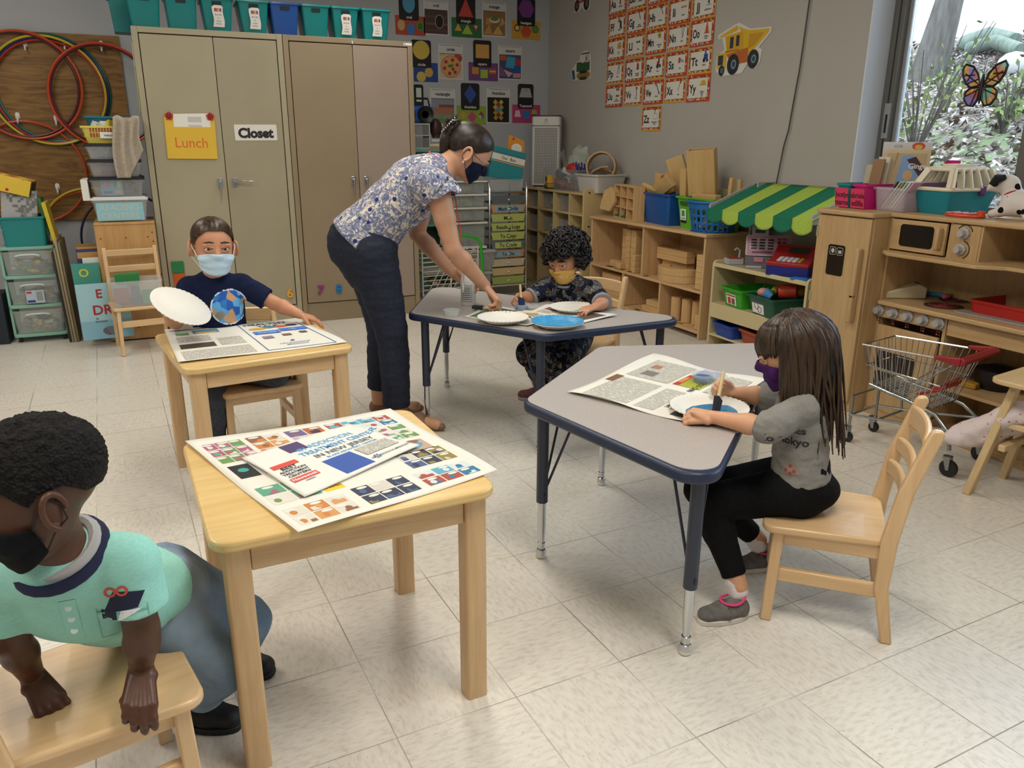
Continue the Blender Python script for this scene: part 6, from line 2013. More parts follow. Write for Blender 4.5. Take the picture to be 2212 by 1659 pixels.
# ---------------------------------------------------------------- alphabet cards and vehicles on the right wall
def m_band():
 t = NT('caution_band', .6)
 v = t.sep(t.voro(t.tc, 60, out='Color'))[0]
 return t.col(t.ramp(v, [(0, '#a8351c'), (.45, '#d9d0c2'), (.62, '#b5441f'), (.85, '#d6a33a')], True))
BAND = m_band()
MR = lambda: basis((0, 0, 0), (0, -1, 0), (0, 0, 1))
ICON = {
 'Aa': ('architect', [('r', .03, -.02, .05, .035, '#8a2f24'), ('d', .04, .045, .01, .01, '#c79a7a')]), 'Bb': ('bulldozer', [('r', .02, -.01, .07, .02, '#c79a3a')]), 'Cc': ('crane', [('r', .02, -.01, .07, .02, '#c79a3a')]),
 'Ff': ('forklift', [('r', .05, -.02, .075, .03, '#3a342c'), ('r', .02, .02, .05, .05, '#8a5a2c'), ('d', .05, -.025, .009, .009, '#c79a2c'), ('d', .075, -.025, .009, .009, '#222222'), ('r', .047, -.02, .05, .055, '#4a3f34')]),
 'Gg': ('green screwdriver', [('p', [(.03, .06), (.037, .063), (.06, .01), (.052, .007)], '#22262a'), ('r', .056, -.01, .059, .01, '#6a6a6a')]),
 'Hh': ('hammer', [('p', [(.03, .055), (.05, .065), (.075, .05), (.06, .045), (.035, .045)], '#55585c'), ('p', [(.045, .05), (.052, .053), (.08, .005), (.072, .0)], '#8a5a3c')]),
 'Ii': ('inches', [('r', .015, .012, .085, .026, '#c4906a'), ('r', .015, .012, .085, .015, '#8a5a3c')]),
 'Jj': ('jackhammer', [('r', .045, .0, .062, .05, '#2a2f3a'), ('d', .052, .06, .012, .012, '#c79a2c'), ('r', .03, -.012, .08, -.006, '#8a8a8a')]),
 'Kk': ('tool kit', [('r', .025, -.008, .085, .035, '#c79a2c'), ('r', .045, .035, .065, .043, '#6a4a1c'), ('r', .025, .01, .085, .014, '#8a6a1c')]),
 'Ll': ('level', [('r', .015, .01, .07, .024, '#22262a'), ('r', .035, .013, .05, .021, '#b5c24a')]),
 'Mm': ('measuring tape', [('d', .045, .035, .023, .023, '#c7a32c'), ('d', .045, .035, .01, .01, '#55585c'), ('r', .05, .012, .085, .016, '#c7a32c')]),
 'Nn': ('nails', [('p', [(.035, .06), (.04, .06), (.053, -.015), (.049, -.015)], '#77797c'), ('p', [(.05, .065), (.055, .065), (.055, -.02), (.051, -.02)], '#8a8c90'), ('p', [(.068, .06), (.073, .058), (.058, -.018), (.054, -.016)], '#6a6c70'), ('r', .03, .057, .045, .062, '#55585c'), ('r', .062, .057, .078, .062, '#55585c')]),
 'Oo': ('orange cone', [('p', [(.03, -.01), (.075, -.01), (.056, .06), (.049, .06)], '#c4552c'), ('r', .022, -.016, .083, -.01, '#a8431f')]),
 'Pp': ('pliers', [('p', [(.03, -.02), (.036, -.022), (.062, .05), (.055, .05)], '#55585c'), ('p', [(.062, -.02), (.068, -.018), (.068, .055), (.06, .055)], '#3a3d40')]),
 'Qq': ('quickset concrete', [('p', [(.035, -.005), (.07, -.005), (.066, .04), (.04, .045)], '#8a3a24'), ('d', .055, .052, .012, .01, '#c79a2c')]),
 'Rr': ('roller', [('r', .03, .005, .065, .035, '#a8352a'), ('d', .04, .0, .018, .018, '#3a3634'), ('d', .073, .0, .013, .013, '#3a3634'), ('r', .045, .035, .066, .058, '#6a2f2a')]),
 'Ss': ('saw', [('p', [(.02, .0), (.045, .0), (.045, .035), (.025, .04)], '#a8352a'), ('p', [(.045, .005), (.09, .0), (.09, .012), (.045, .035)], '#9a9c9e')]),
 'Tt': ('tractor', [('r', .04, .0, .085, .035, '#233f8a'), ('r', .048, .035, .068, .06, '#3a5aa8'), ('d', .045, -.005, .016, .016, '#22262a'), ('d', .08, -.008, .012, .012, '#22262a')]),
 'Uu': ('under Construction', [('r', .03, .035, .085, .055, '#c79a2c'), ('r', .03, -.015, .085, .002, '#c79a2c'), ('r', .04, .035, .05, .055, '#22262a'), ('r', .06, .035, .07, .055, '#22262a'), ('r', .04, -.015, .05, .002, '#22262a'), ('r', .06, -.015, .07, .002, '#22262a')]),
 'Vv': ('vise', [('r', .045, -.03, .055, .04, '#8a5a3c'), ('r', .04, .03, .062, .05, '#8a2f24')]),
 'Ww': ('wrench', [('p', [(.035, .055), (.05, .05), (.08, -.01), (.07, -.016), (.042, .035)], '#77797c'), ('d', .035, .05, .012, .012, '#77797c'), ('d', .078, -.014, .012, .012, '#77797c')]),
 'Xx': ('axe', [('p', [(.035, -.015), (.04, -.017), (.068, .055), (.062, .057)], '#8a5a3c'), ('p', [(.055, .06), (.078, .055), (.075, .035), (.058, .045)], '#a03a2f')]),
 'Yy': ('yellow hard hat', [('d', .055, .015, .033, .032, '#cfa52c'), ('r', .01, -.02, .1, .012, '#dcd9d2'), ('r', .012, .01, .09, .015, '#b58a1c')]),
 'Zz': ('construction zone', [('r', .03, -.01, .08, .03, '#26282c'), ('r', .032, -.008, .078, .028, '#d9d6cf'), ('r', .045, .03, .05, .05, '#26282c'), ('d', .05, .056, .007, .007, '#26282c')])}
def alpha(k, y, z, red):
 col = '#b9482c' if red else '#c79f42'
 w_, h = .272, .178
 if k in 'YyZz': h = .19
 t = thing('alphabet_card', '%s alphabet card reading %s for %s' % ('red bordered' if red else 'yellow bordered', k, ICON[k][0]), 'card', (XW - .003, y, z), 0, 'construction alphabet cards')
 M = MR()
 G(mat(col, .55)).prism(rrect(w_, h, .003, 2), -.001, 0, M).build('card', t)
 g = G(BAND).flat(rrect(w_ * .93, h * .90, .006, 3, 0, .003), .0005, M)
 g.use(mat('#1d1f26', .6)).flat(rrect(w_ * .82, h * .74, .014, 4), .001, M)
 g.use(mat('#d6d3ca', .6)).flat(rrect(w_ * .80, h * .71, .012, 4), .0014, M)
 draw(g, M, ICON[k][1], 3.4, 1.0, .003, .006)
 g.use(mat('#16171b', .6)).text(k, -.062, -.002, .056, .003, M, .078)
 ws = ICON[k][0].split(' ')
 for i, s_ in enumerate(ws):
  g.text(s_, .053, -.03 - .014 * i - (0 if len(ws) == 1 else -.004), .0105, .006, M, .085)
 g.build('printed_picture', t)
cols_y = (6.098, 5.803, 5.512, 5.225, 4.94)
for r_, (z, ks) in enumerate(((2.41, 'ABC'), (2.232, 'FGHIJ'), (2.055, 'KLMNO'), (1.868, 'PQRST'), (1.684, 'UVWXY'))):
 for c_, k in enumerate(ks):
  alpha(k + k.lower(), cols_y[c_], z, (ord(k) - 65 + (1 if k > 'E' else 0) - (1 if k > 'E' else 0)) % 2 == 0)
alpha('Zz', 5.52, 1.487, False)
def wallcut(name, lab, y, z, outline, items, sc=1.0):
 t = thing(name, lab, 'wall cutout', (XW - .004, y, z), 0, 'vehicle cutouts on the right wall')
 M = MR()
 G(mat('#d3cfc6', .6)).prism([(a * sc, b * sc) for a, b in outline], -.001, 0, M).build('card', t)
 g = G(); draw(g, M, items, 1, sc)
 g.build('printed_picture', t)
YL, OR, DK = '#d3aa22', '#b5602a', '#1f2226'
wheel = lambda x, z, r, c='#6f8a9a': [('d', x, z, r, r * 1.08, DK), ('d', x + r * .12, z, r * .45, r * .5, c), ('d', x + r * .12, z, r * .25, r * .3, '#2f3a42')]
wallcut('dump_truck_cutout', 'yellow dump truck cutout right of the alphabet cards', 4.495, 1.90,
 [(-.29, .13), (-.28, .10), (-.235, .10), (-.20, .02), (-.29, -.02), (-.285, -.13), (-.20, -.17), (-.11, -.17), (.02, -.165), (.08, -.10), (.17, -.145), (.21, -.10), (.22, -.02), (.185, .0), (.30, .09), (.30, .125), (.08, .135), (-.05, .19), (-.10, .185)],
 [('p', [(-.27, .12), (-.07, .175), (-.06, .14), (-.25, .105)], YL), ('p', [(-.06, .165), (.07, .125), (.28, .115), (.275, .09), (.13, -.01), (.03, -.05), (.0, .1)], YL), ('p', [(-.2, .11), (.0, .13), (.03, -.05), (-.17, -.02)], '#c99a20'), ('p', [(.07, .1), (.23, .095), (.14, .02), (.07, .0)], '#c08f1c'),
  ('r', -.14, .02, -.10, .1, '#2c3238'), ('r', -.07, .03, -.035, .105, '#2c3238'), ('p', [(-.28, -.01), (-.17, .0), (-.17, -.12), (-.27, -.115)], YL), ('r', -.265, -.09, -.205, -.02, '#33383c'), ('p', [(-.17, -.02), (.07, .01), (.08, -.09), (-.1, -.1)], OR), ('r', -.19, .0, -.03, .006, '#8a5a1c')] + wheel(-.215, -.13, .035) + wheel(-.085, -.095, .068) + wheel(.135, -.075, .06), .9)
wallcut('bulldozer_cutout', 'green bulldozer cutout left of the alphabet cards', 6.66, 1.965,
 [(-.21, -.02), (-.15, .02), (-.1, .05), (-.06, .05), (-.03, .12), (.06, .13), (.14, .11), (.16, -.03), (.15, -.11), (.0, -.125), (-.1, -.11), (-.17, -.115)],
 [('r', -.11, -.04, .13, .04, '#26522f'), ('r', -.02, .03, .03, .11, '#cfcabc'), ('r', .045, .03, .12, .10, '#b9b5a8'), ('r', -.025, .10, .125, .112, '#26522f'), ('p', [(-.2, -.02), (-.15, -.02), (-.13, -.1), (-.17, -.105)], '#2a4a5a'), ('d', .02, -.075, .12, .042, '#1f2420'), ('d', -.06, -.075, .03, .03, '#a8682a'), ('d', .10, -.075, .032, .032, '#a8682a'), ('r', -.06, -.09, .1, -.06, '#7d6a2a'), ('d', .07, .06, .014, .02, '#8a6a5a')])
wallcut('tractor_cutout', 'red tractor cutout cut off by the top edge', 6.70, 2.52, [(-.15, -.02), (-.14, -.085), (-.06, -.09), (0, -.06), (.05, -.1), (.14, -.09), (.15, .0), (.1, .12), (-.1, .12)],
 [('r', -.09, -.02, .1, .08, '#a8482a'), ('r', -.05, .0, .02, .1, '#c9c0b0')] + wheel(-.095, -.035, .045, '#a8602a') + wheel(.08, -.04, .05, '#a8602a'))
# cord hanging down the wall, raceway and outlet box
g = G(mat('#4a4641', .5))
g.tube([(3.738, 3.93, 2.55), (3.735, 3.911, 2.12), (3.738, 3.925, 1.916), (3.735, 3.932, 1.734), (3.738, 3.958, 1.548), (3.735, 3.972, 1.384), (3.735, 3.999, 1.286), (3.73, 4.03, 1.03), (3.722, 4.047, .97), (3.715, 4.08, .893), (3.71, 4.098, .80), (3.71, 4.11, .60)], .0045, 6)
single(g, 'power_cable', 'thin dark cord running down the right wall behind the striped awning', 'cord')
CREAM = mat('#c9c29a', .5)
single(G(CREAM).bx((-.03, -.25, 0), (.01, .3, .165)), 'wall_raceway', 'cream wiring box strip on the wall behind the blue laundry basket', 'raceway', (3.735, 4.47, .825), bv=.003)
t = thing('outlet_box', 'cream wall outlet box with four sockets under the striped awning', 'outlet', (XW, 3.915, .905))
G(mat('#b5ae8c', .5)).bx((-.05, -.185, -.075), (-.001, .19, .072)).build('box', t, .004)
g = G(mat('#bdb694', .45)).bx((-.055, -.0, -.066), (-.05, .17, .064)).bx((-.055, -.17, -.066), (-.05, -.01, .064)); g.build('cover_plate', t, .002)
for y, z, l in ((.04, .03, 0), (-.005, .03, 0), (.05, -.03, 1), (.0, -.03, 1)):
 g = G(mat('#a9a27f', .5)).cyl((-.055, y + .045, z), (-.058, y + .045, z), .016, n=16).use(mat('#a8622a' if l else '#35312a', .5))
 for q in (-.006, .006): g.box((-.0585, y + .045 + q, z + .003), (.002, .003, .009))
 g.build('socket', t)
g = G(mat('#2e3230', .5)).tube([(3.688, 4.008, .875), (3.66, 4.008, .872), (3.65, 4.01, .85), (3.655, 4.01, .76), (3.66, 3.99, .60)], .006, 6).box((3.68, 4.006, .875), (.03, .025, .02))
single(g, 'plug_cord', 'dark grey plug and cord in the lower socket of the outlet box', 'cord')
# stained butterfly hanging in the window
t = thing('butterfly_suncatcher', 'black framed stained glass butterfly hanging in the window', 'ornament', (3.90, 2.83, 1.585))
# butterfly parts
M = basis((0, 0, 0), (0, -1, 0), (0, 0, 1))
g = G(mat('#0c0b0c', .4))
out = {}
for sx in (-1, 1):
 up = [(sx * a, b) for a, b in ((.008, .0), (.03, .055), (.06, .09), (.105, .105), (.118, .085), (.11, .045), (.088, .01), (.06, -.01))]
 lo = [(sx * a, b) for a, b in ((.008, -.01), (.06, -.012), (.085, -.03), (.085, -.065), (.062, -.095), (.03, -.10), (.012, -.07))]
 for pl in (up, lo):
  g.tube([M @ V((a, b, 0)) for a, b in pl], .0062, 6, True)
 for a, b in (((.01, -.002), (.10, .06)), ((.02, .03), (.085, .01)), ((.055, .085), (.085, .02)), ((.012, -.02), (.08, -.05)), ((.02, -.015), (.045, -.095)), ((.05, .05), (.11, .05))):
  g.tube([M @ V((sx * a[0], a[1], 0)), M @ V((sx * b[0], b[1], 0))], .0036, 6)
g.tube([M @ V((0, .05, 0)), M @ V((0, 0, 0)), M @ V((0, -.09, 0))], [.006, .011, .004], 8)
for sx in (-1, 1): g.tube([M @ V((0, .045, 0)), M @ V((sx * .018, .075, 0))], .0015, 5)
g.build('frame', t)
def m_stain():
 q = NT('stained_glass', .15)
 v = q.sep(q.voro(q.tc, 26, out='Color'))[0]
 c = q.ramp(v, [(0, '#d8452a'), (.25, '#f0922a'), (.5, '#f5d23a'), (.7, '#e2701f'), (.82, '#8a5ac0'), (.92, '#5fbf8a')], True)
 q.put(q.b.inputs['Transmission Weight'], .55); q.b.inputs['Alpha'].default_value = .92
 return q.col(c)
g = G(m_stain())
for sx in (-1, 1):
 g.flat([(sx * a, b) for a, b in ((.008, .0), (.03, .055), (.06, .09), (.105, .105), (.118, .085), (.11, .045), (.088, .01), (.06, -.01))], 0, M)
 g.flat([(sx * a, b) for a, b in ((.008, -.01), (.06, -.012), (.085, -.03), (.085, -.065), (.062, -.095), (.03, -.10), (.012, -.07))], 0, M)
g.build('glass', t)
G(BLACK).tube([(0, 0, .05), (0, -.006, .13), (0, -.012, .142), (0, 0, .148), (0, .01, .142), (0, .004, .13), (0, 0, .05)], .0012, 5).build('cord', t)
ORD = ['lowest', 'second', 'third', 'fourth', 'fifth', 'sixth', 'seventh', 'eighth', 'ninth', 'tenth']
# ---------------------------------------------------------------- drawers and carts between the cabinets and the corner
t = thing('drawer_cart', 'chrome rolling cart with ten labelled paper drawers', 'drawers', (2.79, 6.36, 0), R(2))
g = G(CHROME)
for x in (-.175, .175):
 g.tube([(x, -.17, .06), (x, -.17, .93), (x, -.15, .975), (x, -.1, .985), (x, .12, .985), (x, .16, .95), (x, .17, .06)], .008, 8)
 for k in range(10): g.bx((x * .96 - .004, -.16, .155 + k * .073), (x * .96 + .004, .16, .162 + k * .073))
g.bx((-.175, -.17, .095), (.175, -.162, .11)).bx((-.175, -.17, .885), (.175, -.162, .897)).bx((-.175, -.165, .897), (.175, .165, .902))
g.build('frame', t)
for x in (-.17, .17): G(BLACK).cyl((x - .012, -.16, .028), (x + .012, -.16, .028), .028).bx((x - .01, -.17, .045), (x + .01, -.15, .065)).build('caster', t)
DC = [('#8f9c52', '', 0), ('#b9a273', '', 0), ('#b5a88c', '', 0), ('#b07a52', 'To File', '#7d9aa8'), ('#5d656a', 'To Grade', '#a8b862'), ('#a3b060', 'To Copy', 0), ('#a3b060', 'Reading Logs', 0), ('#a3b060', 'Misc.', 0), ('#b5895f', 'Math Drills', '#7f9fae'), ('#565e63', '', 0)]
for k, (c, s_, lc) in enumerate(DC):
 z = .118 + k * .0765
 q = G(mat(c, .45)).prism([(-.15, 0), (.15, 0), (.16, .06), (-.16, .06)], -.0015, .001, basis((0, -.172, z), (1, 0, 0), (0, 0, 1))).bx((-.15, -.17, 0 + z), (.15, .15, z + .003)).bx((-.163, -.172, z + .058), (.163, -.165, z + .063))
 d = q.build('drawer', t)
 if s_:
  g = G(mat(lc, .5)).rect(-.125, .006, .125, .054, .0016, basis((0, -.172, z), (1, 0, 0), (0, 0, 1))) if lc else G()
  g.use(mat('#26282a', .6)).text(s_, 0, .03, .03, .0022, basis((0, -.172, z), (1, 0, 0), (0, 0, 1)), .235)
  g.build('label', d)
 G(mat('#d9d9d6', .2)).ell((0, -.182, z + .03), .0075, None, 10, 8).build('knob', d)
t = thing('folder_box', 'teal magazine box reading Our Box standing on the labelled drawer cart', 'box', (2.80, 6.33, .99), R(-3))
q = basis((0, -.06, 0), (.97, 0, -.22), (.22, 0, .97))
G(mat('#1f7f88', .5)).prism([(-.15, .0), (.15, .03), (.15, .26), (-.155, .26)], -.12, 0, q).build('box', t, .003)
g = G(); draw(g, q, [('r', -.155, .215, .15, .22, '#6a3a6a'), ('r', -.155, .155, .15, .205, '#d3cfc4'), ('r', -.155, .14, .15, .148, '#c98a4a'), ('t', 'Our  Box', .0, .18, .024, '#4a4a50', .2)]); g.build('label_strip', t)
G(mat('#d08a2a', .5)).prism([(.0, .22), (.16, .22), (.13, .36), (-.02, .38)], -.07, -.065, q).use(mat('#e3ddd0', .6)).disc(.075, .285, .05, .04, -.0645, q).use(mat('#b5362a', .5)).disc(.03, .355, .012, .012, -.0645, q).build('workbook', t)
single(tub_geo(clear('#cfd6d8', .2), .33, .28, .10, .95, .004), 'clear_tray', 'clear tray on top of the labelled drawer cart under the teal box', 'tray', (2.79, 6.34, .902))
# clear drawer tower
WF = mat('#cfcac0', .5)
t = thing('drawer_tower', 'white framed tower of clear drawers behind the teacher', 'drawers', (2.43, 6.32, 0))
zz = [(.46, .20), (.672, .11), (.785, .105), (.893, .105), (1.0, .09)]
G(WF).bx((-.155, -.16, .44), (.155, .16, .46)).bx((-.155, .15, .44), (.155, .16, 1.1)).build('frame', t, .002)
for k, (z, h) in enumerate(zz):
 d = tub_geo(clear('#b9c2bd', .3), .30, .3, h - .012, .97, .003).build('drawer', t); d.location = (0, 0, z)
 G(WF).bx((-.16, -.168, h - .014), (.16, .16, h)).build('drawer_rim', d, .002)
 junk(d, .26, .26, h * .6, .004, [['#1f6f7a', '#8a7a5a', '#3a6f78'], ['#8a8a84', '#b5aa9a'], ['#c9d27a', '#b5b0a5', '#7a8a4a'], ['#b59a8a', '#7ab0a8', '#c0bab0'], ['#8a857a', '#a5a098']][k], 16, 60 + k, .03, .09)
for k, (x, y, w_, h, z, l) in enumerate(((2.47, 6.33, .40, .16, .245, 'milky clear bin directly under the white drawer tower'), (2.45, 6.33, .36, .22, .0, 'grey bin on the floor under the white drawer tower'))):
 clearbin('storage_bin', l, (x, y, z), w_, .34, h, mat('#a9aaa8', .5), ['#c9b5a0', '#8a8d90', '#b8b2a8'], 26, 80 + k, cm='#b5b9b8', al=.4)
# green handled wire cart
t = thing('wire_cart', 'white wire rack cart with a bright green tube handle', 'cart', (2.22, 5.96, 0))
G(mat('#2fa02c', .35)).tube([(-.14, 0, .60), (-.02, 0, .595), (.16, 0, .565), (.20, 0, .545), (.225, 0, .50), (.24, 0, .30), (.245, 0, .05)], .0125, 10).build('handle', t)
g = G(mat('#c5c0b2', .45))
for k in range(11):
 z = .08 + .037 * k
 g.tube([(-.28, -.0, z), (.20, -.0, z + .006)], .0035, 6)
 g.tube([(-.28, .28, z), (.22, .28, z)], .003, 6)
for x in (-.28, -.04, .2): g.tube([(x, 0, .02), (x, 0, .48)], .006, 6).tube([(x, .28, .02), (x, .28, .48)], .006, 6)
for k in range(9): g.tube([(-.28 + .052 * k, -.006, .06), (-.05 + .052 * k if k < 5 else .2, -.006, .47 if k < 5 else .47 - (k - 4) * .08)], .0028, 5)
for z in (.08, .45): g.tube([(-.28, 0, z), (-.28, .28, z)], .004, 6).tube([(.2, 0, z), (.2, .28, z)], .004, 6)
g.build('wire_rack', t)
for j in range(2):
 G(mat('#9a9790', .6)).bx((-.26, .03, .07 + .2 * j), (.19, .26, .09 + .2 * j)).build('shelf', t)
junk(t, .36, .2, .14, .1, ['#6a6a64', '#8a7a5a', '#b5b0a0', '#4a5a5a'], 22, 90, .03, .08, 'supplies').location = (-.03, .14, 0)
# mint shelf with books, small drawers and stereo behind the teacher
t = thing('mint_shelf', 'mint green shelf unit between the brown cabinet and drawer tower', 'shelf', (2.10, 6.66, 0))
G(mat('#6f9a8c', .5)).bx((-.18, -.17, 1.22), (.27, .17, 1.25)).bx((-.18, .15, 0), (.27, .17, 1.22)).bx((-.18, -.17, 0), (-.16, .15, 1.22)).bx((.25, -.17, 0), (.27, .15, 1.22)).bx((-.16, -.15, .6), (.25, .15, .62)).build('frame', t, .004)
for k, (c, l) in enumerate((('#b58a4a', 'tan book, bottom of the pile on the mint shelf'), ('#d9cdb8', 'cream book on the mint shelf, second from the bottom'), ('#8e9190', 'grey book on the mint shelf, third up'), ('#c9c9c4', 'white book, top of the pile on the mint shelf'))):
 single(G(mat(c, .6)).box((0, 0, .009), (.13 - .004 * k, .17, .017)), 'book', l, 'book', (2.29, 6.62, 1.25 + .0185 * k), R(3 * k - 4), 'books on the mint shelf', bv=.001)
t = thing('desktop_drawers', 'small white framed clear drawer unit on the mint shelf', 'drawers', (2.15, 6.60, 1.25))
G(WF).bx((-.10, -.09, 0), (.07, .09, .006)).bx((-.10, -.09, .10), (.07, .09, .106)).bx((-.10, -.09, .19), (.07, .09, .198)).bx((-.1, -.09, 0), (-.094, .09, .19)).bx((.064, -.09, 0), (.07, .09, .19)).build('frame', t)
for z in (.008, .108): G(clear('#9aa09c', .35)).bx((-.09, -.092, z), (.06, .08, z + .078)).build('drawer', t)
t = thing('stereo', 'blue portable stereo with round black speaker beside the brown cabinet', 'stereo', (2.16, 6.64, 1.45))
G(mat('#1d4f9a', .35)).bx((-.2, -.08, 0), (.12, .08, .14)).build('body', t, .03)
for x in (.04, -.12): G(mat('#0e0f12', .5)).lathe([(.0, .0), (.03, .0), (.055, .012), (.068, .02), (.07, .0)][::-1], (x, -.08, .07), 24, Matrix.Rotation(PI / 2, 4, 'X')).build('speaker', t)
G(BLACK).tube([(-.19, 0, .13), (-.17, 0, .2), (.09, 0, .2), (.11, 0, .13)], .009, 8).build('handle', t)
single(G(mat('#3d2318', .45)).ell((0, 0, .08), (.055, .05, .08)).cyl((0, 0, 0), (0, 0, .03), .035), 'brown_vase', 'dark brown round object beside the stereo on the mint shelf', 'vase', (2.33, 6.68, 1.335))
# ---------------------------------------------------------------- cubby unit, air purifier and bins in the corner
CUB = wood('cubby_laminate', '#c4ad7e', '#b9a172', 'y', .45)
t = thing('cubby_shelf', 'tan cubby shelf of sixteen compartments in the corner', 'shelf', (3.33, 5.84, 0))
g = G(CUB)
for z in (0, .285, .49, .70, .875): g.bx((.004, .012, z + .002), (.38, 1.40, z + .02))
for y in (.245, .54, .85, 1.14, 1.388): g.bx((.002, y, .004), (.37, y + .016, .875))
g.bx((.37, .012, 0), (.38, 1.40, .89)).build('case', t, .002)
G(wood('cubby_laminate', '#c4ad7e', '#b9a172', 'z', .45)).prism(rrect(.385, .93, .02, 4, .19, .465), -.012, .012, basis((0, 0, 0), (1, 0, 0), (0, 0, 1))).build('end_panel', t, .003)
G(mat('#4a4a48', .4, .8)).cyl((.05, -.013, .90), (.05, -.016, .90), .008).cyl((.05, -.013, .62), (.05, -.016, .62), .008).build('bolt', t)
CONT = [('#b9bcb5', '#2f4a3c'), ('#b04a5a', '#c9b0b0'), ('#c9b43a', '#2a3a6a'), ('#3f8a70', '#c9503f'), ('#6a5a2a', '#8a7a2a'), ('#9aa0a4', '#b58a7a'), ('#8a9aa0', '#7a8080'), ('#7aa0b0', '#4a5a6a'), ('#b5231f', '#c9c08a'), ('#8a3a3a', '#c9bdb0'), ('#2a7a5a', '#3a8a6a'), ('#a89a6a', '#6a5a4a')]
PL = ['top row of cubbies', 'second row of cubbies', 'third row of cubbies']
PC = ['far left compartment', 'second compartment', 'third compartment', 'right compartment']
for r_ in range(3):
 for c_ in range(4):
  y = (1.265, .995, .695, .392)[c_]; z = (.72, .51, .305)[r_]
  a, b_ = CONT[r_ * 4 + c_]
  tt = clearbin('cubby_bin', 'clear bin of toys in the %s of the %s' % (PC[c_], PL[r_]), (3.515, 5.84 + y, z), .30, .225 if c_ != 2 else .26, .135, None, [a, b_, a], 9, 100 + r_ * 4 + c_, 'clear toy bins in the cubbies', .95, '#b9bab4', .2, R(0), .96, .1)
t = thing('air_purifier', 'tall white air purifier with perforated front in the room corner', 'air purifier', (3.56, 6.98, .897), R(-32))
G(mat('#d5d2cc', .4)).prism(rrect(.27, .25, .03, 5), .012, .64).build('body', t, .003)
G(mat('#15151a', .4)).prism(rrect(.275, .255, .03, 5), .64, .65).prism(rrect(.24, .22, .03, 5), 0, .012).bx((-.136, -.128, .553), (.136, -.126, .559)).build('lid', t)
g = G(mat('#1b1b1e', .6)); q = basis((0, -.1255, 0), (1, 0, 0), (0, 0, 1))
for i in range(15):
 for j in range(36):
  x, z = -.101 + i * .0144, .035 + j * .0142
  if (i + j) % 2: g.rect(x - .0058, z - .0035, x + .0058, z + .0035, .001, q)
  else: g.rect(x - .0035, z - .0058, x + .0035, z + .0058, .001, q)
o = g.build('grille', t)
g = G(mat('#55555a', .5)).tube([q @ V((.013 * math.cos(a) + 0, .605 + .013 * math.sin(a), .001)) for a in [R(k) for k in range(0, 360, 24)]], .0012, 5, True); g.text('P', 0, .605, .013, .001, q).use(mat('#b5b2ac', .5)).text('MEDIFY', 0, .58, .012, .001, q); g.build('badge', t)
t = thing('toy_school_bus', 'yellow toy school bus with red stop sign in front of the purifier', 'toy bus', (3.40, 6.60, .897), R(70))
G(mat('#c99a22', .4)).bx((-.09, -.035, .015), (.05, .035, .12)).bx((.05, -.033, .015), (.09, .033, .06)).build('body', t, .006)
g = G(mat('#15151a', .4)).bx((-.092, -.0365, .045), (.055, .0365, .05)).bx((-.092, -.0365, .03), (.055, .0365, .033))
for k in range(4): g.bx((-.08 + .032 * k, -.037, .07), (-.056 + .032 * k, .037, .105))
g.build('trim', t)
G(mat('#b5302a', .4)).cyl((-.02, -.042, .06), (-.02, -.045, .06), .02, n=8).use(WHITE).cyl((-.02, -.045, .06), (-.02, -.0455, .06), .012, n=16).build('stop_sign', t)
for x in (-.06, .06):
 for y in (-.034, .034): G(BLACK).cyl((x, y - .008, .017), (x, y + .008, .017), .017).build('wheel', t)
t = clearbin('storage_bin', 'clear tub heaped with bags and toys beside the white tub of tracks', (3.53, 6.36, .897), .32, .62, .18, None, ['#55585c', '#c9c7c0', '#b5302a', '#8a8d6a', '#6a7076', '#3a3f46'], 40, 120, cm='#aeb3b3', al=.22, hz=.95, tp=.92, smax=.13)
g = G(clear('#cdd6c4', .35, .3))
for k, (y, h, tl) in enumerate(((.15, .20, -12), (.04, .24, 10), (-.04, .22, -6), (.2, .16, 20))):
 m_ = T((.0 + .03 * k, y, .14), R(20 * k), R(tl), R(tl))
 g.grid(lambda u, v: m_ @ V(((u - .5) * .05 * math.sin(v * 3), (u - .5) * .2 * (1 - .25 * v) + .01 * math.sin(v * 9), v * h + .012 * math.sin(u * 11))), 10, 10)
g.build('plastic_bag', t)
for k in range(5):
 o = G(mat('#232f78', .4)).tube([(-.06 + .01 * k, -.1 - .03 * k, .16), (-.03, -.02 - .05 * k, .23 + .01 * (k % 2))], .008, 8).build('blue_stick', t)
G(mat('#b02a2a', .5)).ell((-.03, -.02, .18), (.06, .09, .05)).build('red_bag', t)
t = tub('storage_tub', 'white tub holding curved wooden track pieces on the cubby shelf', 'tub', (3.55, 5.94, .897), R(3), .30, .34, .15, mat('#c2bfb8', .5), .85, .012)
def arcpiece(lab, loc, rot, r, a0, a1, w_=.10, th=.014):
 g = G(wood('arc_wood', '#c39f70', '#b28b5b', 'x', .5))
 n_ = 22
 rg = []
 for i in range(n_ + 1):
  a = R(a0 + (a1 - a0) * i / n_)
  rg.append([(rr_ * math.cos(a), y, rr_ * math.sin(a)) for rr_, y in ((r, -w_ / 2), (r + th, -w_ / 2), (r + th, w_ / 2), (r, w_ / 2))])
 loft(g, rg)
 single(g, 'curved_track', lab, 'wooden track', loc, rot, 'curved wooden tracks in the white tub', bv=.002)
arcpiece('hoop shaped wooden track, highest of the curved pieces', (3.58, 5.98, 1.10), (R(-8), R(0), R(-42)), .115, -30, 215)
arcpiece('curved wooden track drooping over the front of the white tub', (3.66, 6.0, .90), (R(0), 0, R(-38)), .20, 88, 165, .10)
arcpiece('shallow curved wooden track leaning behind the hoop shaped one', (3.52, 6.12, 1.13), (R(25), R(-40), R(-60)), .22, 215, 275, .13)
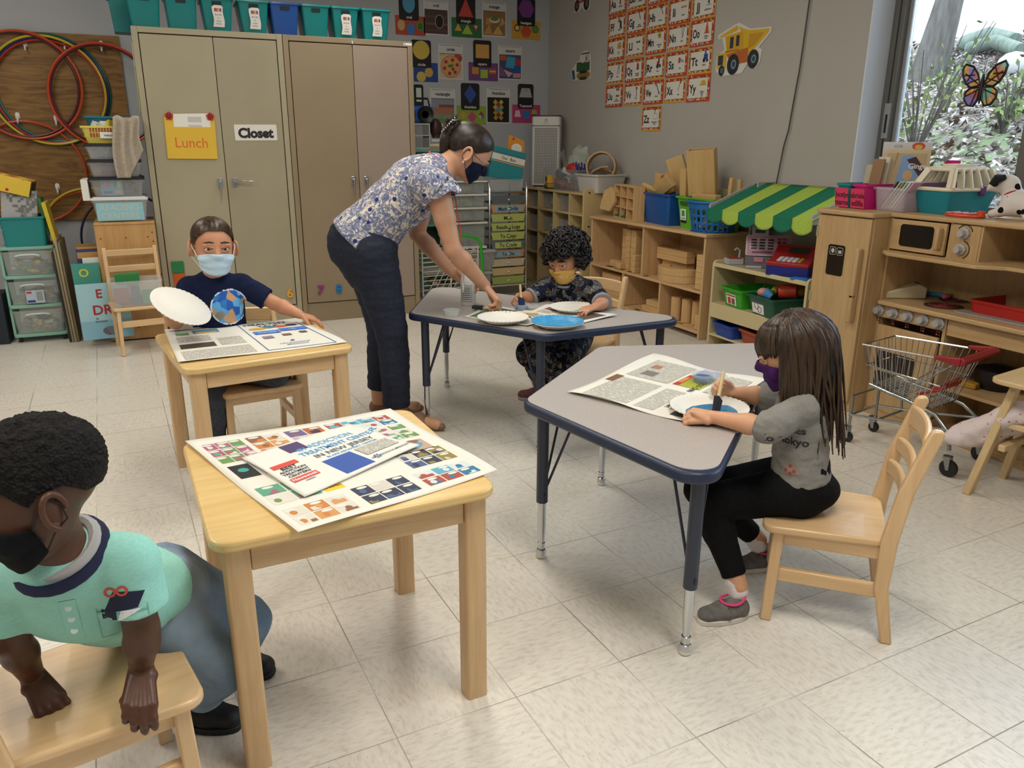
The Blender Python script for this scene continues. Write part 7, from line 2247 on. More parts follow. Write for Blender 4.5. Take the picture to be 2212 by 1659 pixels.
arcpiece('flat curved wooden track lying across the white tub', (3.60, 6.02, .90), (R(-20), R(-8), R(-20)), .17, 35, 110, .12)
single(G(blw('x')).prism(rpoly([(-.1, -.09), (.06, -.1), (.11, -.02), (.07, .07), (.0, .1), (-.09, .06)], .02, 4), -.012, .012, basis((0, 0, 0), (0, -1, 0), (.25, 0, 1))), 'wooden_plate', 'notched flat wooden piece standing right of the white tub', 'wooden piece', (3.46, 5.64, .86), bv=.002)
# ---------------------------------------------------------------- block shelf
SX, SY0, SY1 = 3.34, 4.205, 5.715
t = thing('block_shelf', 'birch block shelf under the blue laundry basket', 'shelf', (SX, SY0, 0))
L = SY1 - SY0
G(shw('y')).bx((-.012, -.012, .70), (.36, L + .012, .722)).build('top', t, .005)
for y in (0, L - .02): G(shw('z')).bx((0, y, 0), (.35, y + .02, .70)).build('side_panel', t, .003)
for y, z0, z1 in ((.735, .335, .70), (.99, .06, .318), (.485, .06, .318)):
 G(shw('z')).bx((.004, y, z0), (.35, y + .019, z1)).build('divider', t, .002)
for z in (.04, .318):
 G(shw('y')).bx((0, .02, z), (.35, L - .02, z + .018)).build('shelf_board', t, .002)
G(shw('z')).bx((.343, .02, .0), (.35, L - .02, .70)).build('back_panel', t)
g = G(mat('#3a3630', .4, .5))
for y, z in ((.70, .66), (.95, .27), (.45, .27)): g.cyl((.03, y + .034, z), (.03, y + .03, z), .006)
g = G(mat('#4d3a26', .7)); q = basis((0, 0, .3365), (0, -1, 0), (1, 0, 0))
for y, w_ in ((5.45, .10), (5.30, .13), (5.13, .10), (4.93, .05), (4.29, .07)): g.rect(-(y - SY0) - w_ / 2, .015, -(y - SY0) + w_ / 2, .055, .0, q)
q2 = basis((0, 0, .0585), (0, -1, 0), (1, 0, 0)); g.disc(-.40, .05, .035, .022, 0, q2).disc(-.31, .05, .016, .012, 0, q2).disc(-.27, .05, .016, .012, 0, q2).rect(-.85, .02, -.78, .05, 0, q2)
g.build('block_outline_stickers', t)
def blk(lab, c, s, rz=0, grp='unit blocks on the block shelf', rot=None):
 return single(G(blw('y' if s[1] >= s[0] else 'x')).box((0, 0, s[2] / 2), s), 'wooden_block', lab, 'block', c, rot or rz, grp, bv=.003)
Z1, Z0 = .337, .0595
for k in range(6): blk('%s block of the slim far stack in the top left bay' % ORD[k], (3.50, 5.36, Z1 + .0515 * k), (.10, .072, .051))
for k in range(7):
 blk('%s block of the far tall stack in the top left bay' % ORD[k], (3.47, 5.255, Z1 + .0445 * k), (.12, .066, .044))
 blk('%s block of the near tall stack against the divider' % ORD[k], (3.47, 5.175, Z1 + .0445 * k), (.12, .07, .044))
blk('low long block lying in front of the slim far stack', (3.42, 5.42, Z1), (.06, .12, .05)); blk('small cube block in front of the tall stacks', (3.39, 5.30, Z1), (.06, .06, .05))
for k in range(3): blk('%s block of the short front stack beside the divider' % ORD[k], (3.385, 5.08, Z1 + .0465 * k), (.06, .045, .046))
for k in range(5): blk('%s plank of the pile behind the half rings' % ORD[k], (3.50 if k > 2 else 3.53, 4.745 - (.0 if k < 3 else .0), Z1 + .0435 * k), (.075, .37 if k > 2 else .30, .043), R(0))
def halfring(lab, z):
 g = G(blw('y'))
 a = [R(q) for q in range(90, 271, 10)]
 g.prism([(.16 * math.cos(q), .19 * math.sin(q)) for q in a] + [(.075 * math.cos(q), .105 * math.sin(q)) for q in a[::-1]], 0, .05)
 single(g, 'half_ring_block', lab, 'block', (3.50, 4.66, z), 0, 'half ring blocks', bv=.003)
halfring('lower half ring wooden block in the top right bay', Z1); halfring('upper half ring wooden block in the top right bay', Z1 + .051)
for k in range(6): blk('%s block of the right stack by the shelf end' % ORD[k], (3.40, 4.275, Z1 + .04 * k), (.075, .085, .0395))
for k in range(3): blk('%s dark block at the back of the top right bay' % ORD[k], (3.60, 4.42, Z1 + .045 * k), (.07, .16, .0445))
for k in range(5): blk('%s plank in the bottom left bay' % ORD[k], (3.46, 5.45, Z0 + .043 * k), (.14, .28, .0425))
blk('wide plank lying in the bottom middle bay', (3.45, 4.86, Z0), (.12, .25, .045)); blk('second plank lying on the wide plank in the bottom middle bay', (3.47, 4.85, Z0 + .0455), (.12, .22, .045)); blk('small block on the planks in the bottom middle bay', (3.5, 4.78, Z0 + .091), (.06, .06, .035))
for k, (y, x) in enumerate(((4.60, 3.43), (4.50, 3.45), (4.405, 3.47), (4.325, 3.5))):
 single(G(blw('z')).cyl((0, 0, 0), (0, 0, .17), .038, n=22), 'cylinder_block', '%s upright wooden cylinder from the left in the bottom right bay' % ['first', 'second', 'third', 'fourth'][k], 'block', (x, y, Z0), 0, 'cylinder blocks', bv=.003)
blk('short upright block beside the wooden cylinders', (3.39, 4.275, Z0), (.04, .05, .10))
# little wooden sign rack
t = thing('sign_rack', 'small wooden rack of nine cells holding toy road signs', 'rack', (3.44, 5.34, .722), R(-14))
g = G(blw('z'))
for y in (-.235, -.082, .078, .235): g.bx((-.03, y - .006, 0), (.06, y + .006, .26))
for z in (0, .085, .168, .25): g.bx((-.03, -.235, z), (.06, .235, z + .009))
g.bx((.054, -.235, 0), (.06, .235, .26)).build('frame', t, .0015)
for k, (y, c, sh) in enumerate(((.195, '#a3272a', 'tri'), (.125, '#c9a822', 'rr'), (.035, '#b5302a', 'stop'), (-.035, '#c9a822', 'dia'))):
 s_ = thing('toy_road_sign', '%s toy road sign in the wooden rack' % ['red yield', 'yellow round crossing', 'red stop', 'yellow arch shaped'][k], 'toy sign', (0, 0, 0), 0, 'toy road signs in the rack')
 s_.matrix_world = T((3.44, 5.34, .731), R(-14)) @ T((-.005, y, 0))
 G(mat('#1f6a35', .5)).bx((-.02, -.032, 0), (.02, .032, .014)).use(mat('#8a7a5a', .6)).cyl((0, 0, .014), (0, 0, .05), .004).build('stand', s_)
 q = basis((-.003, 0, .058), (0, -1, 0), (0, 0, 1))
 pl = {'tri': [(-.024, .016), (.024, .016), (0, -.024)], 'dia': rrect(.034, .04, .016, 4)}.get(sh) or [(.022 * math.cos(a), .022 * math.sin(a)) for a in [R(22 + i * (45 if sh == 'stop' else 22.5)) for i in range(8 if sh == 'stop' else 16)]]
 g = G(mat(c, .5)).prism(pl, -.003, 0, q)
 if sh == 'tri': g.use(WHITE).flat([(-.013, .01), (.013, .01), (0, -.011)], .0006, q)
 elif sh == 'stop': g.use(WHITE).disc(0, 0, .014, .014, .0006, q).use(mat(c, .5)).disc(0, 0, .009, .009, .001, q)
 elif sh == 'rr': g.use(BLACK); [g.flat([(a * .017 - .003, .017), (a * .017 + .003, .017), (-a * .017 + .003, -.017), (-a * .017 - .003, -.017)], .0006, q) for a in (-1, 1)]
 else: g.use(BLACK).disc(0, 0, .008, .011, .0006, q)
 g.build('sign_face', s_)
BB = wood('big_block_wood', '#cdaa72', '#bf9a60', 'z', .45)
def hollow(lab, c, s, rot, grp):
 g = G(BB); x, y, z = [q / 2 for q in s]; th = .012
 g.bx((-x, -y, -z), (-x + th, y, z)).bx((x - th, -y, -z), (x, y, z)).bx((-x + th, -y, -z), (x - th, -y + th, z)).bx((-x + th, y - th, -z), (x - th, y, z))
 single(g, 'hollow_block', lab, 'block', c, rot, grp, bv=.002)
def bblk(lab, c, s, rot, grp):
 single(G(BB).box((0, 0, 0), s), 'big_wooden_block', lab, 'block', c, rot, grp, bv=.003)
tub('storage_tub', 'blue tub overflowing with wooden blocks on the block shelf', 'tub', (3.55, 4.92, .722), R(-6), .26, .40, .225, mat('#0e4f96', .4), .86, .012)
g = G(WHITE).rect(-.045, -.05, .035, .05, .001, None).use(mat('#2f9a4a', .5)).rect(-.03, -.005, .015, .04, .0016).use(BLACK).text('Sterilite', -.004, -.02, .014, .0016).rect(-.045, -.05, .035, -.033, .0014)
TG = 'wooden blocks heaped in the blue and green tubs'
bblk('long flat block leaning at the top of the blue tub', (3.56, 4.84, 1.08), (.035, .13, .26), (R(-20), R(-6), R(35)), TG)
bblk('flat block slumped over the front of the blue tub', (3.47, 4.90, 1.0), (.035, .22, .10), (R(-28), R(-24), R(6)), TG)
bblk('narrow block tilted at the left of the blue tub', (3.52, 5.04, 1.0), (.03, .07, .17), (R(14), R(-10), R(4)), TG)
bblk('thin block behind the narrow tilted block in the blue tub', (3.60, 5.0, 1.02), (.03, .10, .16), (R(-20), 0, R(20)), TG)
bblk('pale block at the far end of the blue tub', (3.47, 5.07, .955), (.03, .16, .08), (R(18), R(-30), 0), TG)
bblk('small square block peeking out at the top of the blue tub', (3.62, 4.93, 1.05), (.03, .07, .1), (R(8), 0, 0), TG)
bblk('upright narrow block between blue and green tubs', (3.49, 4.68, 1.03), (.035, .07, .20), (R(3), R(-6), R(2)), TG)
t = tub('storage_tub', 'lime green tub with a huge hollow block on the block shelf', 'tub', (3.55, 4.45, .722), R(-4), .27, .44, .22, mat('#5fae2e', .4), .86, .012)
G(mat('#2a5a1a', .6)).prism(rrect(.09, .028, .013, 4), 0, .001, basis((-.142, .12, .175), (0, -1, 0), (-.14, 0, 1))).build('handle_slot', t)
q = basis((-.1285, .13, .09), (0, -1, 0), (-.09, 0, 1))
G(WHITE).rect(-.035, -.05, .035, .045, .0015, q).use(mat('#2f9a4a', .5)).rect(-.02, -.005, .018, .036, .002, q).use(BLACK).rect(-.035, -.05, .035, -.032, .002, q).text('sterilite', 0, -.018, .012, .002, q, .06).build('sticker', t)
hollow('huge hollow wooden block standing tilted in the green tub', (3.50, 4.50, 1.11), (.09, .19, .31), (R(-4), R(-12), R(38)), TG)
bblk('flat block behind the huge hollow block', (3.60, 4.60, 1.06), (.035, .12, .24), (R(12), R(4), 0), TG)
bblk('low flat block along the rim of the green tub', (3.47, 4.40, .952), (.05, .24, .03), (0, R(-5), R(2)), TG)
bblk('thin upright block at the right end of the green tub', (3.56, 4.26, 1.0), (.03, .03, .16), (R(4), 0, 0), TG)
bblk('second thin upright block at the right end of the green tub', (3.60, 4.22, .99), (.03, .03, .16), (R(-3), 0, 0), TG)
t = thing('laundry_basket', 'round blue plastic basket with oval slots on the block shelf', 'basket', (3.51, 4.36, .722), 0)
BLU = mat('#1266b0', .35)
g = G(BLU)
nn, rows = 96, 12
def rad(z): return .155 + .045 * z / .2
vs = []; fs = []
for r_ in range(rows + 1):
 z = .2 * r_ / rows
 for i in range(nn):
  a = 2 * PI * i / nn
  vs.append((rad(z) * math.cos(a) * .8, rad(z) * math.sin(a), z))
for r_ in range(rows):
 for i in range(nn):
  hole = (r_ % 4) in (1, 2) and r_ < 12 and (i % 4) in (1, 2) and 0 < r_ < 11
  if r_ in (1, 2, 4, 5, 7, 8) and i % 4 in (1, 2): continue
  fs.append((r_ * nn + i, r_ * nn + (i + 1) % nn, (r_ + 1) * nn + (i + 1) % nn, (r_ + 1) * nn + i))
g.add(vs, fs)
g.build('basket', t, solid=.004)
G(BLU).tube([(rad(.2) * 1.03 * math.cos(a) * .8, rad(.2) * 1.03 * math.sin(a) * (1 + .06 * abs(math.sin(a)) ** 8), .2) for a in [2 * PI * i / 48 for i in range(48)]], .009, 8, True).cyl((0, 0, .002), (0, 0, .006), .15, n=32).build('rim', t)
rj = random.Random(8)
o = G()
for i in range(70):
 a, r_ = rj.uniform(0, 6.3), .135 * math.sqrt(rj.random())
 s_ = [rj.uniform(.02, .04) for _ in range(3)]
 o.use(mat(rj.choice(['#bfae98', '#cfc8bc', '#a8917a', '#26262a', '#b8b2a8']), .7)).ell((r_ * math.cos(a) * .75, r_ * math.sin(a), .03 + .11 * rj.random()), s_, None, 8, 6)
o = o.build('packed_toys', t); o['kind'] = 'stuff'
# ---------------------------------------------------------------- market stand with striped awning
t = thing('market_stand', 'cream market stand under the green striped awning', 'stand', (3.30, 3.235, 0))
CR = mat('#c9b98e', .45); CR2 = mat('#a89d86', .45)
for y in (.0, .815): G(CR).prism(rpoly([(0, 0), (.36, 0), (.36, .575), (0, .575)], .03, 4), -.009, .009, basis((0, y + .009, 0), (1, 0, 0), (0, 0, 1))).build('side_panel', t, .002)
G(CR2).bx((.012, .018, .54), (.36, .815, .555)).use(CR).bx((.0, .018, .535), (.012, .815, .56)).build('top', t, .002)
G(CR).bx((.0, .018, .29), (.36, .815, .302)).bx((-.004, .018, .205), (.008, .815, .302)).bx((.0, .018, .08), (.36, .815, .094)).bx((.35, .018, 0), (.36, .815, .56)).build('shelf', t, .002)
PLYB = mat('#a8a29a', .5)
for y in (0, .80): G(PLYB).bx((.29, y, .56), (.44, y + .015, 1.06)).build('upright', t)
sp = [(-.03, .875), (-.03, .925), (.28, 1.04), (.42, 1.04), (.42, .875)]
for y in (.0, .87): G(mat('#a9a6a8', .45)).prism(sp, -.008, .008, basis((0, y, 0), (1, 0, 0), (0, 0, 1))).build('awning_bracket', t)
g1, g2 = cloth('green_canvas', '#1e6b4e', '#26765a', 90), cloth('lime_canvas', '#9cb548', '#a9c256', 90)
y0, y1 = -.02, .88
for k in range(6):
 a, b_ = y1 + (y0 - y1) * k / 6, y1 + (y0 - y1) * (k + 1) / 6
 def fn(u, v):
  y = a + (b_ - a) * u
  if v < .6: s_ = v / .6; return (.36 - .40 * s_, y, 1.055 - .155 * s_)
  s_ = (v - .6) / .4
  return (-.04 - .006 * math.sin(u * PI) * s_, y, .90 - s_ * (.055 + .03 * math.sin(u * PI) ** .7))
 G(g1 if k % 2 == 0 else g2).grid(fn, 10, 15).build('awning_stripe', t, solid=.003, angle=50)
def cash(lab, loc, rz): return thing('toy_cash_register', lab, 'toy cash register', loc, rz)
t = cash('pink and grey toy cash register on the market stand', (3.50, 3.80, .556), R(-38))
GR = mat('#6d6b6e', .45); SIL = mat('#b5b5b8', .4); PK = mat('#c77f97', .45)
G(GR).bx((-.125, -.08, 0), (.125, .09, .07)).use(SIL).bx((-.125, -.085, 0), (-.03, -.08, .015)).build('base', t, .004)
q = basis((0, -.06, .075), (1, 0, 0), (0, .35, .94))
G(SIL).prism(rrect(.265, .13, .015, 4, 0, .065), -.02, 0, q).use(PK).prism(rrect(.25, .115, .01, 4, 0, .065), 0, .003, q).use(SIL).prism(rrect(.15, .075, .006, 3, -.035, .072), .003, .004, q).build('keyboard', t)
g = G(mat('#5a1c3c', .4))
for i in range(3):
 for j in range(4): g.prism(rrect(.036, .011, .005, 3, -.085 + .05 * i, .045 + .018 * j), .004, .007, q)
for i in range(2):
 for j in range(4): g.prism(rrect(.02, .014 if j < 3 else .008, .004, 3, .065 + .03 * i, .042 + .021 * j), .003, .006, q)
g.prism(rrect(.12, .009, .004, 3, -.035, .021), .003, .006, q).build('keys', t)
G(PK).bx((-.08, -.088, .04), (-.025, -.08, .068)).build('drawer_tab', t)
G(SIL).prism(rrect(.10, .05, .006, 3, -.05, .155), -.02, 0, q).use(mat('#4a5450', .3)).rect(-.08, .143, -.02, .165, .001, q).build('display', t)
G(SIL).cyl((-.115, 0, .08), (-.115, 0, .24), .002).use(PK).cyl((-.115, 0, .235), (-.115, 0, .265), .006).build('antenna', t)
t = cash('red and blue toy cash register by the play fridge', (3.44, 3.52, .556), R(-62))
RD = mat('#9a1b1e', .4)
G(mat('#16237e', .4)).bx((-.11, -.12, 0), (.14, .12, .06)).build('base', t, .006)
G(RD).prism([(-.125, .055), (.125, .055), (.12, .16), (.06, .165), (-.02, .10), (-.125, .08)], -.11, .14, basis((0, 0, 0), (0, 1, 0), (0, 0, 1))).build('body', t, .006)
q = basis((.015, -.075, .0905), (1, 0, 0), (0, 1, .2))
g = G(mat('#c9cdd6', .4))
for i in range(4):
 for j in range(4): g.prism(rrect(.024, .013, .003, 2, -.06 + .03 * i, -.025 + .02 * j), 0, .005, q)
g.use(mat('#c99a22', .4)); [g.prism(rrect(.02, .012, .003, 2, .06, -.025 + .02 * j), 0, .005, q) for j in range(4)]
g.build('keys', t)
q = basis((.015, .02, .138), (1, 0, 0), (0, .78, .63)); G(mat('#2c3432', .3)).rect(-.04, -.02, .08, .02, .004, q).build('display', t)
t = thing('card_reader', 'small silver toy card reader with red keys at the left end of the stand', 'toy', (3.40, 3.985, .556), R(-20))
G(SIL).bx((-.05, -.045, 0), (.05, .045, .035)).use(mat('#a33a36', .4)).bx((-.04, -.04, .035), (.035, .03, .04)).build('body', t, .004)
G(SIL).tube([(.045, .03, .03), (.05, .035, .08), (.03, .04, .095), (.015, .04, .08)], .006, 8).build('coil', t)
single(G(mat('#1f74b8', .4)).box((0, 0, .006), (.06, .10, .012)), 'blue_tray', 'bright blue thin tray under the red cash register edge', 'tray', (3.335, 3.33, .556), R(20), bv=.002)
t = tub('storage_tub', 'bright green tub on the middle shelf of the market stand', 'tub', (3.45, 3.84, .302), R(-8), .32, .22, .12, mat('#37a022', .4), .85, .01)
q = basis((-.148, .0, .05), (0, -1, 0), (-.2, 0, 1)); G(WHITE).rect(-.055, -.035, .055, .035, .002, q).use(mat('#b5462f', .6)).rect(-.05, .02, .05, .03, .0026, q).rect(-.04, -.03, -.005, .012, .0026, q).use(mat('#7a5a4a', .6)).rect(.005, -.03, .04, .01, .0026, q).build('label_card', t)
t = tub('storage_tub', 'dark green basket of play food on the market stand', 'tub', (3.44, 3.55, .302), R(-8), .34, .26, .12, clear('#1c5a48', .85, .3), .85, .012)
q = basis((-.154, .03, .05), (0, -1, 0), (-.2, 0, 1)); g = G(WHITE).rect(-.06, -.04, .06, .042, .003, q).use(mat('#6a5560', .6))
for x, y, r_ in ((-.012, .008, .02), (.018, -.012, .018)): g.tube([q @ V((x + r_ * math.cos(R(a)), y + r_ * math.sin(R(a)), .004)) for a in range(0, 360, 20)], .0018, 5, True)
g.build('label_card', t)
for nm, lab, c, geo in (('toy_can', 'orange red toy can in the dark green basket', '#c0391c', lambda g: g.cyl((-.05, 0, 0), (.05, 0, .01), .042, n=20)), ('toy_cup', 'light blue toy cup in the dark green basket', '#5a97d0', lambda g: g.lathe([(.02, 0), (.034, .05), (.03, .05), (.016, .004)], (0, 0, 0), 18, Matrix.Rotation(R(-60), 4, 'Y'))),
 ('toy_corn', 'yellow toy corn with green end in the dark green basket', '#c9a22c', lambda g: g.tube([(0, .07, 0), (0, .0, .01), (0, -.05, 0)], [.015, .022, .018], 10).use(mat('#1f6a3a', .5)).tube([(0, -.045, 0), (-.01, -.09, -.01)], [.018, .01], 8)), ('toy_onion', 'pink toy food ball at the front of the dark green basket', '#c98a7c', lambda g: g.ell((0, 0, 0), (.035, .035, .028))), ('toy_potato', 'tan toy food lump at the back of the dark green basket', '#a87c22', lambda g: g.ell((0, 0, 0), (.06, .05, .035)))):
 loc, rz = {'toy_can': ((3.42, 3.50, .45), R(-55)), 'toy_cup': ((3.33, 3.54, .42), R(-60)), 'toy_corn': ((3.40, 3.585, .445), R(-60)), 'toy_onion': ((3.335, 3.62, .435), 0), 'toy_potato': ((3.52, 3.50, .45), R(30))}[nm]
 single(geo(G(mat(c, .45))), nm, lab, 'toy food', loc, rz)
tub('storage_tub', 'royal blue tub on the bottom shelf of the market stand', 'tub', (3.44, 3.90, .095), R(-6), .30, .20, .085, mat('#15409a', .4), .9, .01)
t = tub('storage_tub', 'rust orange tub on the bottom shelf of the market stand', 'tub', (3.45, 3.62, .095), R(-6), .30, .28, .085, mat('#a2482a', .4), .9, .01)
junk(t, .24, .22, .07, .02, ['#7aa83a', '#b5402a', '#8ab04a'], 12, 140, .04, .09, 'play_food')
# ---------------------------------------------------------------- play fridge and kitchen
t = thing('play_fridge', 'wooden play refrigerator with dark dispenser window', 'play fridge', (3.08, 2.67, 0))
G(kiw('y')).prism(rpoly([(-.012, -.008), (.40, -.008), (.40, .345), (-.012, .345)], .02, 4), .965, .988).build('top', t, .005)
G(kiw('z')).bx((.018, 0, 0), (.38, .335, .965)).build('case', t, .003)
d = G(kiw('z')).bx((0, .004, .055), (.018, .331, .96)).build('door', t, .004)
G(kiw('z')).bx((-.035, .025, .46), (0, .05, .82)).bx((-.035, .025, .58), (-.018, .05, .6)).build('handle', d, .006)
q = basis((-.001, .19, .745), (0, -1, 0), (0, 0, 1))
g = G(mat('#16110e', .15)).prism(rrect(.105, .15, .012, 4), -.002, .0015, q).use(mat('#b5b2ac', .5))
for x in (-.02, .025): g.tube([q @ V((x + a, .045 + b_, .003)) for a, b_ in rrect(.036, .036, .006, 3)], .0012, 5, True)
g.flat([(-.03, .04), (-.02, .033), (-.01, .04), (-.01, .052), (-.02, .058), (-.03, .052)], .003, q).rect(.015, .035, .035, .05, .003, q)
g.build('dispenser', d)
for z in (.18, .52, .85): G(mat('#a89a72', .5, .3)).bx((-.002, .318, z), (.004, .334, z + .05)).build('hinge', t)
t = thing('play_kitchen', 'wooden play kitchen with microwave, stove knobs and sink', 'play kitchen', (3.20, 1.72, 0))
Wk = .948
G(kiw('y')).bx((-.012, 0, .968), (.34, Wk, .988)).build('top', t, .005)
G(kiw('z')).bx((.33, 0, 0), (.345, Wk, .968)).build('back_panel', t)
g = G(kiw('z')).bx((0, .935, .0), (.33, Wk, .968)); g.build('side_panel', t)
G(kiw('y')).prism([(-.05, .93), (-.10, .86), (-.10, .42), (-.02, .34), (-.02, 0), (.33, 0), (.33, .93)], .80, .816, basis((0, 0, 0), (1, 0, 0), (0, 1, 0))).build('shelf_board', t, .003)
G(kiw('z')).bx((.0, .62, .816), (.33, .635, .968)).bx((.0, .48, .816), (.33, .49, .968)).build('divider', t)
d = G(kiw('y')).bx((-.012, .645, .822), (.006, .93, .962)).build('microwave_door', t, .003)
G(mat('#1b120c', .15)).prism(rrect(.175, .10, .015, 4), -.001, .002, basis((-.012, .79, .893), (0, -1, 0), (0, 0, 1))).build('window', d)
G(kiw('z')).bx((-.045, .655, .845), (-.012, .675, .945)).build('handle', d, .008)
G(kiw('z')).bx((-.004, .49, .816), (.01, .62, .965)).build('control_panel', t)
KN = mat('#a3a1a0', .4)
def knob(p, par, r_=.028):
 M = basis(p, (0, -1, 0), (0, 0, 1))
 return G(KN).lathe([(0, .034), (r_ * .6, .034), (r_ * .72, .012), (r_, .01), (r_ * 1.02, 0)][::-1], (0, 0, 0), 20, M, lambda r, z, a: (r * (1 + .06 * math.cos(8 * a)), z)).build('knob', par)
for y, z in ((.56, .93), (.565, .86)):
 knob((-.006, y, z), t, .024)
 G(mat('#2a2420', .6)).tube([(-.006, y + .038 * math.cos(R(a)), z + .038 * math.sin(R(a))) for a in range(100, 260, 15)] if z < .9 else [(-.006, y + .036 * math.cos(R(a)), z + .036 * math.sin(R(a))) for a in range(30, 170, 15)], .002, 5).build('dial_mark', t)
G(kiw('y')).bx((-.03, 0, .553), (.33, .935, .575)).build('counter', t, .005)
G(kiw('y')).bx((0, .59, .49), (.02, .935, .553)).build('knob_panel', t)
for i in range(5):
 y = .966 - .082 * i
 knob((-.001, y - .03, .522), t, .027)
 g = G(mat('#4a2a20', .6)); q = basis((-.002, y - .03, .482), (0, -1, 0), (0, 0, 1))
 for a, b_ in ((-.006, .0), (.006, .0), (-.006, -.012), (.006, -.012)): g.disc(a, b_, .0045, .0045, .001, q, 10)
 g.use(mat('#b5302a', .5)).disc(.006 if i % 2 else -.006, -.012, .0045, .0045, .0015, q, 10).build('burner_mark', t)
d = G(kiw('z')).bx((-.012, .60, .03), (.008, .93, .455)).build('oven_door', t, .004)
g = G(mat('#241c19', .3)); q = basis((-.0125, .80, .19), (0, -1, 0), (0, 0, 1)); g.prism(rrect(.21, .09, .012, 4, 0, .097), -.001, .001, q).prism(rrect(.21, .09, .012, 4, 0, -.005), -.001, .001, q).build('window', d)
G(kiw('z')).bx((-.04, .90, .26), (-.012, .925, .37)).build('handle', d, .006)
for y in (0, .575): G(kiw('z')).bx((0, y, .0), (.33, y + .015, .553)).build('divider', t)
G(kiw('y')).bx((0, .02, .475), (.018, .57, .55)).build('drawer_front', t, .003)
G(kiw('y')).bx((0, .015, .225), (.33, .575, .24)).bx((-.01, 0, 0), (.33, .935, .03)).bx((-.02, 0, .0), (0, .935, .02)).build('lower_shelf', t, .002)
for (x, y), r_ in (((.13, .70), .085), ((.30, .77), .07)):
 g = G(mat('#332c2a', .5)).cyl((x, y, .575), (x, y, .577), r_, n=28).use(mat('#7a2c26', .6))
 for k in range(3): g.tube([(x + r_ * (.25 + .24 * k) * math.cos(R(a)), y + r_ * (.25 + .24 * k) * math.sin(R(a)), .5775) for a in range(0, 360, 20)], .004, 5, True)
 g.build('burner', t)
G(mat('#8f8c88', .35)).bx((.04, .12, .574), (.29, .58, .582)).build('sink_rim', t, .003)
G(mat('#8a8584', .4)).cyl((.28, .33, .58), (.28, .33, .64), .02).tube([(.28, .33, .63), (.2, .33, .65)], .014, 8).cyl((.28, .29, .645), (.28, .37, .645), .012).build('faucet', t)
t = tub('red_tray', 'red plastic tray sitting over the play sink', 'tray', (3.42, 2.10, .583), R(0), .26, .34, .055, mat('#b3241c', .4), .96, .004)
single(G(mat('#0d0c0d', .4)).lathe([(.07, 0), (.095, .04), (.09, .09), (.03, .11), (0, .11)], (0, 0, 0), 20), 'black_pot', 'black toy pot on the shelf under the play sink', 'pot', (3.40, 2.15, .241))
single(G(mat('#b58a2a', .5)).box((0, 0, .012), (.05, .12, .024)), 'yellow_toy', 'yellow toy piece beside the black pot under the sink', 'toy', (3.30, 2.23, .241), R(10), bv=.004)
t = thing('telephone', 'beige desk telephone with coiled cord on the play stove', 'telephone', (3.36, 2.71, .576), R(62) - PI)
BG = mat('#c2b695', .4)
G(BG).prism([(-.1, 0), (.1, 0), (.1, .055), (.06, .07), (-.1, .03)], -.10, .11, basis((0, 0, 0), (0, 1, 0), (0, 0, 1))).build('base', t, .006)
q = basis((.03, 0, .0505), (1, 0, 0), (0, 1, .245)); g = G(mat('#77705c', .5))
for i in range(3):
 for j in range(4): g.prism(rrect(.014, .009, .003, 2, -.03 + .024 * i, -.07 + .018 * j), 0, .003, q)
g.use(mat('#3d3a30', .3)).rect(-.03, .06, .05, .08, .002, q).use(mat('#a8a08c', .5)).rect(-.045, .01, -.008, .05, .001, q).rect(.0, .01, .03, .05, .001, q).build('keypad', t)
G(BG).tube([(-.075, -.11, .065), (-.075, -.09, .082), (-.075, 0, .095), (-.075, .09, .098), (-.075, .11, .085)], [.024, .026, .018, .026, .024], 12).build('handset', t)
G(BG).tube([(-.08 - .03 * math.sin(k / 90 * PI) + .006 * math.cos(k * .9), -.115 - .035 * math.sin(k / 90 * PI) - .0 * k, .06 - .10 * math.sin(k / 90 * PI) + .006 * math.sin(k * .9)) for k in range(91)], .0032, 5).build('coiled_cord', t)
single(G(mat('#2a8fb5', .5)).tube([(0, -.08, .01), (0, .08, .012)], .011, 8).use(mat('#b5c23a', .5)).ell((0, .09, .014), .02).use(mat('#b5628a', .5)).ell((.05, .1, .018), (.03, .02, .016)), 'toy_utensil', 'blue and pink toy utensils behind the telephone', 'toy', (3.47, 2.62, .578), R(200))
# ---------------------------------------------------------------- things on top of the fridge and kitchen
ZT = .989
def namebin(lab, loc, c, l1, l2, books):
 t = tub('book_bin', lab, 'bin', loc, R(-4), .26, .085, .12, mat(c, .4), .88, .006)
 q = basis((-.125, 0, .048), (0, -1, 0), (-.12, 0, 1))
 G(mat('#d0365e', .6)).rect(-.046, -.045, .044, .05, .0035, q).use(mat('#3a1020', .6)).text(l1, 0, .018, .026, .0042, q, .088).text(l2, 0, -.02, .026, .0042, q, .088).build('name_card', t)
 for i, (cc, h, x) in enumerate(books):
  b_ = G(mat(cc, .6)).bx((-.004, -.035, 0), (.004, .035, h)).build('book', t); b_.location = (x, 0, .01); b_.rotation_euler = (0, R(8), 0)
namebin('teal book bin with pink Jocelyn name card on the fridge', (3.33, 2.975, ZT), '#127f80', 'Jocelyn', 'tearns', [('#9a8a72', .22, .06), ('#b5a58a', .20, .02)])
namebin('pink book bin with pink name card beside the teal one', (3.33, 2.875, ZT), '#c01870', 'abriela', 'adilla', [('#c9b89a', .25, .05), ('#a8906a', .26, .02), ('#d0c4ae', .24, -.02), ('#8a6a4a', .23, -.05)])
